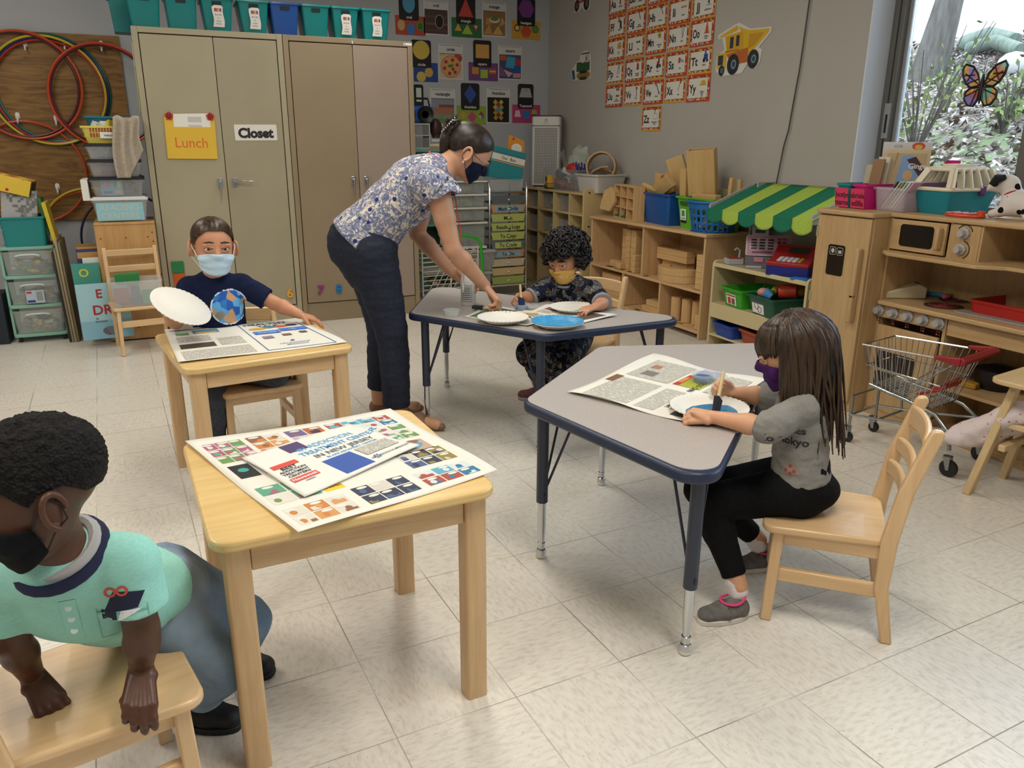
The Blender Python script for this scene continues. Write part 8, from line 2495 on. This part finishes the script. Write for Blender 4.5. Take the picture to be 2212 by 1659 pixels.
def stand_book(lab, loc, rot, w_, h, c, items, grp='story books on the play fridge'):
 t = thing('story_book', lab, 'book', loc, 0, grp); t.rotation_euler = rot
 G(mat(c, .45)).bx((-w_ / 2, 0, 0), (w_ / 2, .006, h)).build('cover', t, .001)
 g = G(); draw(g, basis((0, -.0003, h / 2), (1, 0, 0), (0, 0, 1)), items); g.build('printed_cover', t)
stand_book('picture book titled Ginger in front of the white book', (3.40, 2.79, ZT + .07), (R(-8), 0, R(-40)), .21, .215, '#c9b48c', [('r', -.09, -.09, .09, .09, '#b59f7a'), ('p', [(-.05, -.09), (-.02, .08), (.03, .08), (.06, -.02)], '#7a9ac4'), ('p', [(.0, .06), (.04, .075), (.095, .0), (.07, -.03)], '#3a1f28'), ('p', [(-.06, -.1), (.05, -.1), (.03, -.04), (-.02, -.05)], '#7a2a1c'), ('d', .01, -.015, .022, .025, '#c9a070'), ('t', 'Ginge', .05, .03, .024, '#e3dcd8', .08)])
stand_book('white book behind the Ginger picture book', (3.44, 2.83, ZT + .07), (R(-5), 0, R(-40)), .22, .25, '#d0cccb', [('t', 'CCSL', -.04, .105, .012, '#8a8a8a'), ('d', .05, .105, .03, .018, '#c4502f'), ('d', .05, .10, .018, .012, '#d9b04a')])
t = thing('magazine_holder', 'hot pink magazine holder behind the books', 'holder', (3.46, 2.72, ZT), R(-40))
for y in (-.04, .04): G(mat('#c4177c', .4)).prism([(-.12, 0), (.13, 0), (.13, .235), (.09, .235), (-.02, .10), (-.12, .08)], -.0015, .0015, basis((0, y, 0), (1, 0, 0), (0, 0, 1))).build('side', t)
G(mat('#c4177c', .4)).bx((.128, -.04, 0), (.13, .04, .235)).bx((-.12, -.04, 0), (.13, .04, .003)).build('spine', t)
t = tub('clear_box', 'clear plastic box of leaning thin books beside the pet carrier', 'box', (3.36, 2.73, ZT), R(-6), .24, .19, .11, clear('#e0d3dc', .3), .9, .008)
for k, c in enumerate(('#5a4a3a', '#c4bfb0', '#8f9a6a', '#b9c8b5', '#d3d6d0', '#c9a0b5')):
 b_ = G(mat(c, .5)).bx((-.1, -.003, 0), (.1, .003, .16)).build('thin_book', t); b_.location = (0, .07 - .02 * k, .012); b_.rotation_euler = (R(38), 0, 0)
t = thing('pet_carrier', 'toy pet carrier with teal base, white slotted top and purple latch', 'pet carrier', (3.44, 2.54, ZT), R(84))
t.scale = (.88, .80, 1)
TEA, CRM = mat('#0f7f8c', .4), mat('#d8cdb4', .4)
ring = lambda w_, d, z: [(x, y, z) for x, y in rrect(w_, d, .025, 4)]
g = G(TEA); loft(g, [ring(.20, .30, 0), ring(.24, .37, .10), ring(.245, .375, .108), ring(.235, .365, .108), ring(.19, .29, .006)]); g.build('base', t)
g = G(CRM)
for z, w_, d, r_ in ((.112, .245, .375, .009), (.198, .17, .27, .009)): g.tube([(x, y, z) for x, y in rrect(w_, d, .03, 4)], r_, 8, True)
for sx in (-1, 1):
 for k in range(6):
  y = -.135 + .054 * k
  g.bar((sx * .118, y * 1.28, .112), (sx * .08, y * .95, .198), .042, .008, (0, 1, 0))
 for sy in (-1, 1): g.bar((sx * .11, sy * .178, .112), (sx * .075, sy * .128, .198), .03, .02, (0, 1, 0))
for k in range(4):
 x = -.06 + .04 * k
 g.bar((x * 1.4, -.184, .112), (x, -.132, .198), .03, .008, (1, 0, 0))
g.prism(rrect(.17, .27, .03, 4), .195, .21).prism(rrect(.10, .16, .02, 4), .21, .222)
g.build('top', t)
G(mat('#5a1f5c', .4)).bx((-.135, -.07, .085), (-.115, -.03, .13)).build('latch', t, .004)
junk(t, .12, .2, .06, .012, ['#c9602a', '#1f8a8a', '#b9c23a', '#a8a8a4'], 14, 150, .03, .07, 'toy_tools')
t = thing('toy_sieve', 'orange red plastic lattice lid lying in front of the pet carrier', 'toy', (3.30, 2.37, ZT))
g = G(mat('#d0431f', .4)).tube([(.05 * math.cos(R(a)), .085 * math.sin(R(a)), .008) for a in range(0, 360, 15)], .007, 8, True)
for k in range(4): g.tube([(-.045, -.06 + .04 * k, .016), (.045, -.06 + .04 * k, .016)], .004, 6)
g.cyl((.0, -.075, .01), (.0, -.075, .03), .016).build('lattice', t)
t = thing('plush_dalmatian', 'white plush dog with black spots and red collar at the right edge', 'plush dog', (3.40, 2.18, ZT), R(8))
def m_spot():
 q = NT('spotted_plush', .95, .1)
 return q.col(q.mix(q.math('LESS_THAN', q.voro(q.map((1, 1, 1), loc=(.1, .3, 0)), 17), .24), '#d3cbc4', '#171416'))
b = Body(.02)
b.cone((0, -.08, .06), (0, .04, .065), .05, .055); b.cone((0, .03, .08), (0, .07, .13), .035, .035); b.ell((0, .085, .145), (.042, .05, .042)); b.cone((0, .11, .135), (0, .145, .128), .024, .018)
for x in (-.03, .03):
 b.cone((x, .05, .04), (x, .11, .018), .022, .018); b.cone((x * 1.3, -.09, .04), (x * 1.3, -.04, .018), .028, .02)
b.cone((0, -.12, .07), (0, -.17, .1), .012, .008)
o = grow(b, 'body', m_spot(), t, .004)
g = G(mat('#0d0c0d', .9))
for x in (-1, 1): g.tube([(x * .035, .08, .175), (x * .058, .10, .168), (x * .066, .115, .14)], [.012, .02, .014], 8)
g.build('ear', t)
G(BLACK).ell((0, .147, .134), .009).ell((-.025, .125, .155), .007).ell((.025, .125, .155), .007).build('face_buttons', t)
G(mat('#a01f24', .6)).tube([(.036 * math.cos(R(a)), .055 + .03 * math.sin(R(a)), .108 - .015 * math.sin(R(a))) for a in range(0, 360, 20)], .006, 6, True).build('collar', t)
for i, (c, l) in enumerate((('#c9c490', 'pale yellow folder lying on the window sill'), ('#b9c4a0', 'pale green papers on the window sill by the plush dog'))):
 single(G(mat(c, .6)).box((0, 0, .012), (.10, .22, .024)), 'sill_papers', l, 'papers', (3.80, 2.45 - .26 * i, .963), R(3))
# ---------------------------------------------------------------- toy shopping cart
t = thing('toy_shopping_cart', 'chrome toy shopping cart with red handle before the play kitchen', 'toy cart', (2.93, 2.17, 0), R(12))
P = lambda x, y, z: V((x, y, z))
bs = {(-1, 1, 0): P(-.11, .17, .29), (1, 1, 0): P(.11, .17, .29), (-1, -1, 0): P(-.115, -.10, .245), (1, -1, 0): P(.115, -.10, .245), (-1, 1, 1): P(-.135, .21, .465), (1, 1, 1): P(.135, .21, .465), (-1, -1, 1): P(-.145, -.165, .475), (1, -1, 1): P(.145, -.165, .475)}
g = G(CHROME)
for z in (0, 1): g.tube([bs[-1, 1, z], bs[1, 1, z], bs[1, -1, z], bs[-1, -1, z]], .0042, 6, True)
g.tube([bs[a, b_, 0].lerp(bs[a, b_, 1], .5) for a, b_ in ((-1, 1), (1, 1), (1, -1), (-1, -1))], .003, 6, True)
for (a, b_), n_ in ((((-1, 1), (1, 1)), 9), (((1, 1), (1, -1)), 14), (((1, -1), (-1, -1)), 9), (((-1, -1), (-1, 1)), 14)):
 for k in range(n_ + 1):
  u = k / n_
  g.tube([bs[(*a, 0)].lerp(bs[(*b_, 0)], u), bs[(*a, 1)].lerp(bs[(*b_, 1)], u)], .0018, 5)
for k in range(1, 12): g.tube([bs[-1, 1, 0].lerp(bs[1, 1, 0], k / 12), bs[-1, -1, 0].lerp(bs[1, -1, 0], k / 12)], .002, 5)
for k in range(1, 8): g.tube([bs[-1, 1, 0].lerp(bs[-1, -1, 0], k / 8), bs[1, 1, 0].lerp(bs[1, -1, 0], k / 8)], .002, 5)
g.build('wire_basket', t)
g = G(STEEL)
for s_ in (-1, 1):
 g.tube([(s_ * .10, .17, .285), (s_ * .11, .0, .262), (s_ * .12, -.13, .235), (s_ * .135, -.20, .18), (s_ * .14, -.215, .11)], .0085, 10)
 g.tube([(s_ * .13, -.195, .19), (s_ * .11, .05, .15), (s_ * .11, .235, .13), (s_ * .11, .235, .22)], .006, 8).tube([(s_ * .11, .235, .22), (s_ * .11, .235, .075)], .007, 8)
 g.tube([(s_ * .12, -.12, .44), (s_ * .1, .06, .28)], .004, 6).tube([(s_ * .10, .13, .28), (s_ * .11, .12, .14)], .006, 8)
for y, z in ((.235, .22), (.235, .13), (.12, .135), (-.02, .14), (-.2, .17)): g.tube([(-.12, y, z), (.12, y, z)], .0055, 8)
g.build('frame', t)
RH = mat('#8f1f24', .35)
g = G(RH).tube([(-.155, -.205, .48), (.155, -.205, .48)], .017, 12)
for s_ in (-1, 1): g.bar((s_ * .152, -.205, .48), (s_ * .145, -.10, .478), .02, .035, (0, 0, 1), .02, .012)
g.build('handle', t, .004)
G(mat('#a8241e', .4)).bx((-.07, -.13, .335), (.07, -.115, .365)).bar((-.06, -.12, .33), (-.06, -.02, .285), .02, .012).bar((.06, -.12, .33), (.06, -.02, .285), .02, .012).build('child_seat', t, .003)
for x, y, r_ in ((-.11, .235, .024), (.11, .235, .024), (-.14, -.225, .036), (.14, -.225, .036)):
 c = G(STEEL).bar((x, y + .01, r_ + .05), (x, y, r_ * .8), .03, .03, (0, 1, 0), .026, .012).cyl((x, y + .01, r_ + .045), (x, y + .01, r_ + .05), .018).build('caster', t)
 G(mat('#1b1b1c', .6)).lathe([(.0, -.009), (r_ * .9, -.009), (r_, -.005), (r_, .005), (r_ * .9, .009), (0, .009)], (x, y, r_), 24, Matrix.Rotation(PI / 2, 4, 'Y')).build('wheel', c)
# ---------------------------------------------------------------- doll high chair and doll clothes
t = thing('doll_high_chair', 'pale wooden doll high chair cut off by the right edge', 'doll chair', (2.93, 1.63, 0), R(9))
PW = mat('#cdb182', .45)
LG = wood('pale_pine', '#cfb488', '#c2a474', 'z', .45)
for sx in (-1, 1):
 for sy, dy in ((1, .17), (-1, .13)):
  G(LG).bar((sx * .14, sy * dy, 0), (sx * .10, sy * .09, .46), .036, .028, (0, 1, 0)).build('leg', t, .003)
G(LG).bx((-.13, .075, .20), (.13, .10, .225)).bx((-.13, -.1, .20), (.13, -.075, .225)).build('stretcher', t, .003)
G(LG).bx((-.115, -.10, .29), (.115, .11, .31)).build('seat', t, .003)
g = G(wood('pale_pine', '#cfb488', '#c2a474', 'x', .45)); o_ = rrect(.36, .26, .05, 6, 0, .03); i_ = rrect(.22, .12, .03, 6, 0, .0)
n_ = len(o_); g.add([(x, y, z) for z in (.462, .48) for l_ in (o_, i_) for x, y in l_], [f for k in range(n_) for f in ((k + 2 * n_, (k + 1) % n_ + 2 * n_, (k + 1) % n_ + 3 * n_, k + 3 * n_), (k, k + n_, (k + 1) % n_ + n_, (k + 1) % n_), (k, (k + 1) % n_, (k + 1) % n_ + 2 * n_, k + 2 * n_), (k + n_, k + 3 * n_, (k + 1) % n_ + 3 * n_, (k + 1) % n_ + n_))])
g.build('tray', t, .004)
def m_dots():
 q = NT('pink_dotted_cloth', .9, .1)
 v = q.voro(q.tc, 42, rnd=.8)
 return q.col(q.mix(q.math('LESS_THAN', v, .17), '#cfc0be', '#b06a74'))
b = Body(.03)
b.chain([((0, 0, .36), .06), ((-.06, .10, .33), .055), ((-.12, .22, .24), .045), ((-.17, .27, .21), .02)], .7)
b.chain([((.05, -.02, .36), .06), ((.02, .10, .30), .06), ((-.08, .18, .225), .05), ((-.15, .24, .20), .028)], .7)
o = grow(b, 'doll_clothes', m_dots(), None, .004, 0, .006, 20)
o.location = (2.93, 1.63, 0); o.rotation_euler = (0, 0, R(9)); tag(o, 'limp pink dotted doll clothes hanging over the doll high chair', 'doll clothes')
b = Body(.02); b.cone((0, 0, .03), (.08, 0, .03), .03, .04, .7); b.cone((.02, .02, .05), (.09, .03, .07), .025, .02)
o = grow(b, 'teal_bag', cloth('teal_net', '#1f7a64', '#2a8a72', 60), None, .004, 0, .008, 25); o.location = (3.02, 1.60, -.005); tag(o, 'crumpled teal net bag on the floor at the right edge', 'bag')
# ---------------------------------------------------------------- papers, plates and paint on the tables
def m_print():
 q = NT('newsprint_text', .8, .2)
 x, y, z = q.sep(q.tc)
 rows = q.math('GREATER_THAN', q.math('FRACT', q.math('MULTIPLY', y, 260)), .45)
 n = q.math('GREATER_THAN', q.noise(q.map((330, 40, 1)), 1, 1), .42)
 return q.col(q.mix(q.math('MULTIPLY', rows, n), '#cfcabd', '#8b8780'))
PRN = m_print()
def sheet(name, lab, P, z, items, base='#dcd8cc', curl=.006, thick=.0012, grp=None, seed=0):
 """P = corners near-left, near-right, far-right, far-left as read; items in 0..1 sheet coordinates"""
 P = [V((p[0], p[1], 0)) for p in P]
 c = (P[0] + P[1] + P[2] + P[3]) / 4
 rs = random.Random(seed)
 ph = rs.uniform(0, 6)
 def at(u, v, k=0):
  p = (P[0] * (1 - u) + P[1] * u) * (1 - v) + (P[3] * (1 - u) + P[2] * u) * v - c
  e = max(0, max(abs(u - .5), abs(v - .5)) * 2 - .90) / .10
  return V((p.x, p.y, .0005 + curl * e * e * (.6 + .6 * math.sin(ph + 5 * u + 7 * v)) + k))
 t = thing(name, lab, 'newspaper', (c.x, c.y, z), 0, grp)
 G(mat(base, .8)).grid(lambda u, v: at(u, v, thick / 2), 30, 30).build('page', t, solid=thick, angle=180)
 sx, sy = ((P[1] + P[2]) - (P[0] + P[3])).length / 2, ((P[2] + P[3]) - (P[0] + P[1])).length / 2
 g = G()
 for i, it in enumerate(items):
  k = thick + .0003 + .0001 * (i if len(items) < 60 else i % 4)
  m = it[-1] if not isinstance(it[-1], str) else mat(it[-1], .7)
  g.use(m)
  if it[0] == 'r': g.add([at(it[1], it[2], k), at(it[3], it[2], k), at(it[3], it[4], k), at(it[1], it[4], k)], [(0, 1, 2, 3)])
  elif it[0] == 'd': g.add([at(it[1] + it[3] / sx * math.cos(a), it[2] + it[4] / sy * math.sin(a), k) for a in [2 * PI * j / 16 for j in range(16)]], [tuple(range(16))])
  else:
   _, s_, u, v, h, fit, rot, _c = it
   vs, fs, x0, x1, y0, y1 = text_geo(s_)
   q = h / .7; qx = min(q, fit / (x1 - x0)) if fit else q
   out = []
   for p in vs:
    a, b_ = (p.x - (x0 + x1) / 2) * qx, (p.y - .35) * q
    if rot: a, b_ = -a, -b_
    out.append(at(u + a / sx, v + b_ / sy, k))
   g.add(out, fs)
 g.build('print', t)
 return t
rs = random.Random(17)
PALS = [['#c07a3c', '#c98f55', '#8a5a3a', '#d0c9bb'], ['#4a5a86', '#8a7a3a', '#2f3648', '#c9c3b5'], ['#5a9a7a', '#a05a72', '#6a8a4a', '#d3cdbf'], ['#6a5a86', '#3a3440', '#a8603a', '#b0a5b5'], ['#5aa0b5', '#2f6f95', '#c9d0cf', '#a0483a']]
it = [('r', .27, .24, .36, .31, '#d9bf2c'), ('t', 'Dustin', .315, .275, .012, .05, 0, '#8a2a1c'), ('r', .04, .52, .13, .66, '#1c1b1e'), ('d', .085, .6, .012, .012, '#3a9a8a'), ('r', .66, .40, .92, .54, '#b59a86'), ('d', .80, .48, .05, .03, '#5a93ad'), ('d', .70, .43, .02, .012, '#d9d6cd'), ('d', .86, .52, .02, .012, '#8a5a4a')]
def comic(u0, v0, u1, v1, nx, ny, pal):
 for i in range(nx):
  for j in range(ny):
   a, b_ = u0 + (u1 - u0) * i / nx, v0 + (v1 - v0) * j / ny
   w_, h = (u1 - u0) / nx * .93, (v1 - v0) / ny * .90
   it.append(('r', a, b_, a + w_, b_ + h, rs.choice(pal)))
   it.append(('r', a + w_ * rs.uniform(.05, .3), b_ + h * .05, a + w_ * rs.uniform(.5, .95), b_ + h * rs.uniform(.3, .5), rs.choice(pal)))
   it.append(('d', a + w_ * rs.uniform(.3, .7), b_ + h * .4, .008, .010, rs.choice(pal)))
   it.append(('d', a + w_ * rs.uniform(.25, .7), b_ + h * .8, .013, .006, '#d6d3ca'))
comic(.04, .05, .32, .20, 3, 2, PALS[0]); comic(.36, .05, .62, .22, 3, 2, PALS[1]); comic(.66, .05, .95, .20, 3, 2, PALS[4]); comic(.04, .24, .26, .42, 2, 2, PALS[2]); comic(.70, .24, .95, .42, 3, 2, PALS[1]); 
comic(.15, .52, .30, .66, 2, 2, PALS[0]); comic(.04, .70, .22, .95, 3, 3, PALS[2]); comic(.24, .70, .40, .95, 2, 3, PALS[0]); comic(.42, .66, .60, .95, 2, 3, PALS[3]); comic(.62, .80, .95, .95, 4, 2, PALS[4]); comic(.70, .58, .95, .78, 3, 3, PALS[2])
sheet('comics_page', 'colour comics newspaper spread across the near square table', [(.19, 1.409), (.668, 1.535), (.56, 2.055), (.014, 2.019)], .5605, it, seed=3)
it = [('r', .30, .78, .47, .98, '#4b3a66'), ('r', .37, .05, .62, .42, '#33549f'), ('t', '#1 ADDICTION', .62, .80, .024, .17, 0, '#5aa0c9'), ('t', 'TREATMENT CENTER', .68, .67, .022, .235, 0, '#3f8fc4'), ('t', 'IN NEW JERSEY', .66, .55, .020, .18, 0, '#5a5a60'), ('t', 'BLAKE RECOVERY CENTER', .68, .465, .009, .22, 0, '#5aa0c9'),
   ('r', .05, .56, .26, .64, '#cf4a3c'), ('r', .05, .24, .26, .32, '#cf4a3c'), ('t', 'BEST', .155, .53, .014, .06, 0, '#2a2a30'), ('t', 'ADDICTION', .155, .47, .010, .07, 0, '#2a2a30'), ('t', 'TREATMENT', .155, .415, .010, .07, 0, '#2a2a30'), ('t', 'CENTERS', .155, .36, .010, .06, 0, '#2a2a30'), ('t', 'Newsweek', .155, .28, .012, .065, 0, '#e5e0dc'), ('t', 'statista', .16, .21, .006, .04, 0, '#2a2a30'),
   ('r', .66, .22, .96, .42, PRN), ('t', 'HACKENSACK MERIDIAN', .82, .13, .008, .12, 0, '#77777c')]
for k in range(6): it.append(('d', .69 + .022 * math.cos(k * PI / 3), .13 + .032 * math.sin(k * PI / 3), .003, .003, '#3f5aa0'))
sheet('advert_page', 'folded newspaper with addiction treatment advert lying on the comics', [(.231, 1.568), (.545, 1.745), (.421, 1.963), (.133, 1.846)], .5645, it, '#dedbd2', .004, .004, seed=5)
it = [('r', .04, .06, .46, .30, PRN), ('r', .05, .36, .27, .50, '#4a3c30'), ('r', .30, .36, .46, .60, PRN), ('r', .05, .55, .27, .74, PRN), ('r', .06, .78, .15, .86, '#6a9a5a'), ('r', .18, .80, .36, .92, '#5a8a9a'), ('r', .2, .8, .34, .84, '#c9a04a'), ('r', .03, .95, .38, .97, '#8a7a9a'),
   ('r', .52, .05, .527, .97, '#3a62a5'), ('r', .52, .05, .95, .06, '#3a62a5'), ('r', .945, .05, .952, .9, '#3a62a5'), ('t', 'HEALTHY', .72, .92, .030, .2, 0, '#3a4a5a'), ('t', 'TALK', .72, .84, .026, .1, 0, '#3a4a5a'), ('d', .62, .76, .035, .02, '#d0a63a'), ('d', .71, .79, .03, .02, '#3f8a90'), ('d', .80, .78, .028, .018, '#cf5a4a'), ('d', .88, .80, .026, .018, '#2a3a55'), ('r', .56, .56, .74, .66, '#3a6fc0'), ('r', .75, .60, .94, .70, '#3a6fc0'), ('t', 'Wednesdays', .65, .61, .010, .08, 0, '#dfe6f0'), ('t', '1 PM', .84, .65, .010, .05, 0, '#dfe6f0'), ('r', .58, .40, .65, .48, '#8a7a90'), ('r', .72, .44, .78, .50, '#7a5a50'), ('r', .85, .48, .90, .54, '#55504f'), ('t', 'HACKENSACK', .73, .20, .012, .12, 0, '#6a7a9a'), ('t', 'MERIDIAN', .73, .15, .012, .1, 0, '#6a7a9a'), ('d', .73, .27, .008, .008, '#2f62b5')]
sheet('health_page', 'open newspaper with HEALTHY TALK advert in front of the masked boy', [(.03, 2.828), (.63, 2.887), (.53, 3.385), (.0, 3.375)], .5605, it, seed=8)
it = [('r', .05, .55, .48, .92, PRN), ('r', .36, .90, .50, .97, '#7a5238'), ('r', .06, .10, .45, .22, '#3a3a3c'), ('t', 'rests Taglieri', .28, .30, .018, .2, 1, '#2a2a2c'), ('t', 'evers of Poem', .28, .25, .018, .2, 1, '#2a2a2c'), ('r', .06, .34, .46, .50, PRN), ('r', .54, .55, .95, .92, PRN), ('r', .60, .72, .70, .84, '#77716a'), ('r', .76, .78, .84, .86, '#a8705a'), ('r', .56, .30, .80, .52, '#a3a83a'), ('r', .56, .47, .80, .52, '#b5352a'), ('r', .62, .48, .74, .515, '#c98a4a'), ('t', 'RIDGEWOOD CHIN', .68, .34, .018, .2, 1, '#2a2a2c'), ('r', .83, .32, .97, .50, '#9a8fc4'), ('t', 'LYCO', .9, .4, .018, .08, 1, '#3a3a6a'), ('r', .54, .08, .95, .26, PRN)]
sheet('newspaper', 'open newspaper under the plate of the girl in the grey top', [(1.30, 1.625), (1.76, 1.855), (1.611, 2.275), (1.118, 2.023)], .5505, it, curl=.012, seed=9)
it = [('r', .05, .1, .45, .9, '#4a5248'), ('d', .2, .5, .05, .03, '#5a8a3a'), ('r', .05, .05, .45, .12, '#6a8a4a'), ('r', .55, .1, .95, .5, PRN), ('r', .55, .6, .75, .9, '#8a6a5a'), ('r', .8, .6, .95, .9, PRN)]
sheet('newspaper', 'dark ad newspaper under the teacher hand on the far trapezoid table', [(1.225, 3.19), (1.40, 2.90), (1.60, 3.02), (1.45, 3.38)], .5505, it, seed=10)
it = [('r', .06, .08, .5, .6, PRN), ('r', .55, .1, .95, .3, '#5a4a44'), ('r', .55, .38, .95, .6, PRN), ('r', .06, .68, .6, .92, PRN), ('r', .66, .68, .94, .92, '#7a5a4a')]
sheet('newspaper', 'white newspaper under the plates by the curly haired girl', [(1.44, 2.80), (1.86, 2.925), (1.68, 3.26), (1.50, 3.14)], .5525, it, seed=11)
# ---- paper plates: fluted rims
def plate_geo(m, r=.112):
 g = G(m)
 prof = [(0, .004), (r * .66, .004), (r * .72, .006), (r * .86, .016), (r * .97, .021), (r, .021), (r, .018), (r * .86, .012), (r * .70, .0), (0, .0)]
 return g.lathe(prof, (0, 0, 0), 120, None, lambda q, z, a: (q, z + (.0014 * math.cos(40 * a) if q > r * .75 else 0)))
PLW = mat('#dedad0', .6)
def plate(lab, loc, rot=(0, 0, 0), paint=None):
 t = thing('paper_plate', lab, 'plate', loc, 0, 'paper plates'); t.rotation_euler = rot
 plate_geo(PLW).build('plate', t, angle=60)
 if paint: paint(t)
 return t
PB = NT('blue_paint', .22, .6)
PB = PB.col(PB.ramp(PB.noise(PB.map((1, 2, 1)), 30, 3, .6, 2), [(.35, '#10618f'), (.65, '#2b87b5')]))
PB2 = NT('sky_blue_paint', .4, .5)
PB2 = PB2.col(PB2.ramp(PB2.noise(PB2.tc, 40, 3), [(.35, '#2b87bd'), (.65, '#4aa0cf')]))
plate('clean white paper plate near the front corner of the far trapezoid table', (1.345, 3.03, .5545))
def allblue(t):
 o = plate_geo(PB2, .1115).build('paint', t, angle=60); o.location = (0, 0, .0022)
plate('paper plate painted all blue on the far trapezoid table', (1.52, 2.855, .5545), (0, 0, 0), allblue)
def blob(x, y, rx, ry, seed, m, z=.0046):
 def f(t):
  rs = random.Random(seed); n_ = 40; k = [rs.uniform(.9, 1.1) for _ in range(n_)]
  G(m).prism([(x + rx * (k[i] + k[i - 1]) / 2 * math.cos(2 * PI * i / n_), y + ry * (k[i] + k[i - 1]) / 2 * math.sin(2 * PI * i / n_)) for i in range(n_)], z, z + .0012).build('paint', t)
 return f
plate('paper plate with one blue patch held by the curly haired girl', (1.735, 3.10, .5555), (0, 0, 0), blob(-.0, -.05, .05, .028, 4, PB2))
plate('paper plate with a pool of blue paint before the girl in grey', (1.400, 1.690, .5545), (0, R(0), 0), blob(.005, -.012, .085, .062, 6, PB))
# the plate held up by the boy: underside towards the camera
ca, cu_, ct = V((.909, -.416, .004)), V((.119, .270, .955)), V((-.03, -.97, .24))
a_ = (ca * .81 - cu_ * .585).normalized(); b_ = (ca * .585 + cu_ * .81)
nn = (ct * math.cos(R(62)) + b_ * math.sin(R(62))); nn = (nn - nn.dot(a_) * a_).normalized()
y_ = (-nn).cross(a_)
Mx = Matrix(((a_.x, y_.x, -nn.x), (a_.y, y_.y, -nn.y), (a_.z, y_.z, -nn.z)))
plate('white paper plate held up by the boy in the navy shirt', V((.076, 3.12, .722)), Mx.to_euler())
# ---- cups, brushes, bottle
def cup(lab, loc, lid, paint):
 t = thing('paint_cup', lab, 'cup', loc, R(20), 'clear paint cups')
 cm = clear('#d5dad6', .35, .08)
 G(cm).lathe([(.030, 0), (.036, .026), (.040, .027), (.0395, .029), (.034, .028), (.0285, .002), (0, .002)][::-1], (0, 0, 0), 28).build('cup', t)
 if paint: G(mat('#1f5a9a', .25)).lathe([(0, .0025), (.029, .0025), (.0325, .017), (0, .0175)], (0, 0, 0), 24).build('paint', t)
 if lid: G(cm).lathe([(0, .004), (.036, .004), (.041, .0), (.042, .006), (.038, .008), (0, .006)], (.078, .0, 0), 28).build('lid', t)
cup('empty clear cup with hinged lid at the left of the far table', (1.185, 3.235, .5505), 0, 0)
cup('clear lidded cup of blue paint by the curly haired girl', (1.525, 3.225, .5525), 1, 1)
cup('clear lidded cup of blue paint on the newspaper of the girl in grey', (1.575, 1.945, .553), 1, 1)
def brush(lab, a, b_, foam='#14161c'):
 a, b_ = V(a), V(b_)
 t = thing('foam_brush', lab, 'brush', a, 0, 'foam brushes')
 d = (b_ - a); L_ = d.length; u = d / L_
 G(wood('dowel', '#d0b483', '#c2a26c', 'z')).cyl(u * .05, u * L_, .0055, n=12).build('handle', t)
 G(mat(foam, .9)).bar((0, 0, 0), u * .05, .012, .03, (1, .6, 0), .016, .032).build('foam', t, .002)
brush('foam brush dipped in blue paint by the curly haired girl', (1.527, 3.222, .562), (1.553, 3.300, .655), '#15224a')
brush('black foam brush with wooden handle held upright by the girl in grey', (1.395, 1.655, .563), (1.468, 1.722, .66))
brush('teal handled foam brush lying by the white bottle', (1.318, 3.318, .566), (1.425, 3.23, .558), '#1c2c28')
brush('foam brush under the teacher fingers on the newspaper', (1.40, 3.13, .566), (1.53, 3.06, .566), '#2a2a2c')
t = thing('glue_bottle', 'white plastic squeeze bottle with printed label on the far table', 'bottle', (1.345, 3.44, .5505), R(-25))
G(mat('#d3d0ca', .35)).lathe([(0, 0), (.034, 0), (.037, .006), (.037, .12), (.032, .14), (.016, .155), (.014, .16), (0, .16)], (0, 0, 0), 28).build('body', t)
G(mat('#d9d7d2', .35)).lathe([(.017, .157), (.017, .18), (.010, .184), (.009, .20), (0, .20)], (0, 0, 0), 20).build('cap', t)
g = G(mat('#b9b9ba', .5)); n_ = 10
for a0, a1, z0, z1, m in ((-150, -60, .02, .10, '#8e9197'), (-146, -64, .024, .096, '#c9c8c6')):
 g.use(mat(m, .5)).grid(lambda u, v: ((.0374 + (.0004 if m[1] == 'c' else 0)) * math.cos(R(a0 + (a1 - a0) * u)), (.0374 + (.0004 if m[1] == 'c' else 0)) * math.sin(R(a0 + (a1 - a0) * u)), z0 + (z1 - z0) * v), n_, 2)
g.use(mat('#3c4048', .5))
for k in range(7): g.grid(lambda u, v: (.0382 * math.cos(R(-140 + 68 * u)), .0382 * math.sin(R(-140 + 68 * u)), .032 + .009 * k + .003 * v), n_, 1)
g.build('label', t)
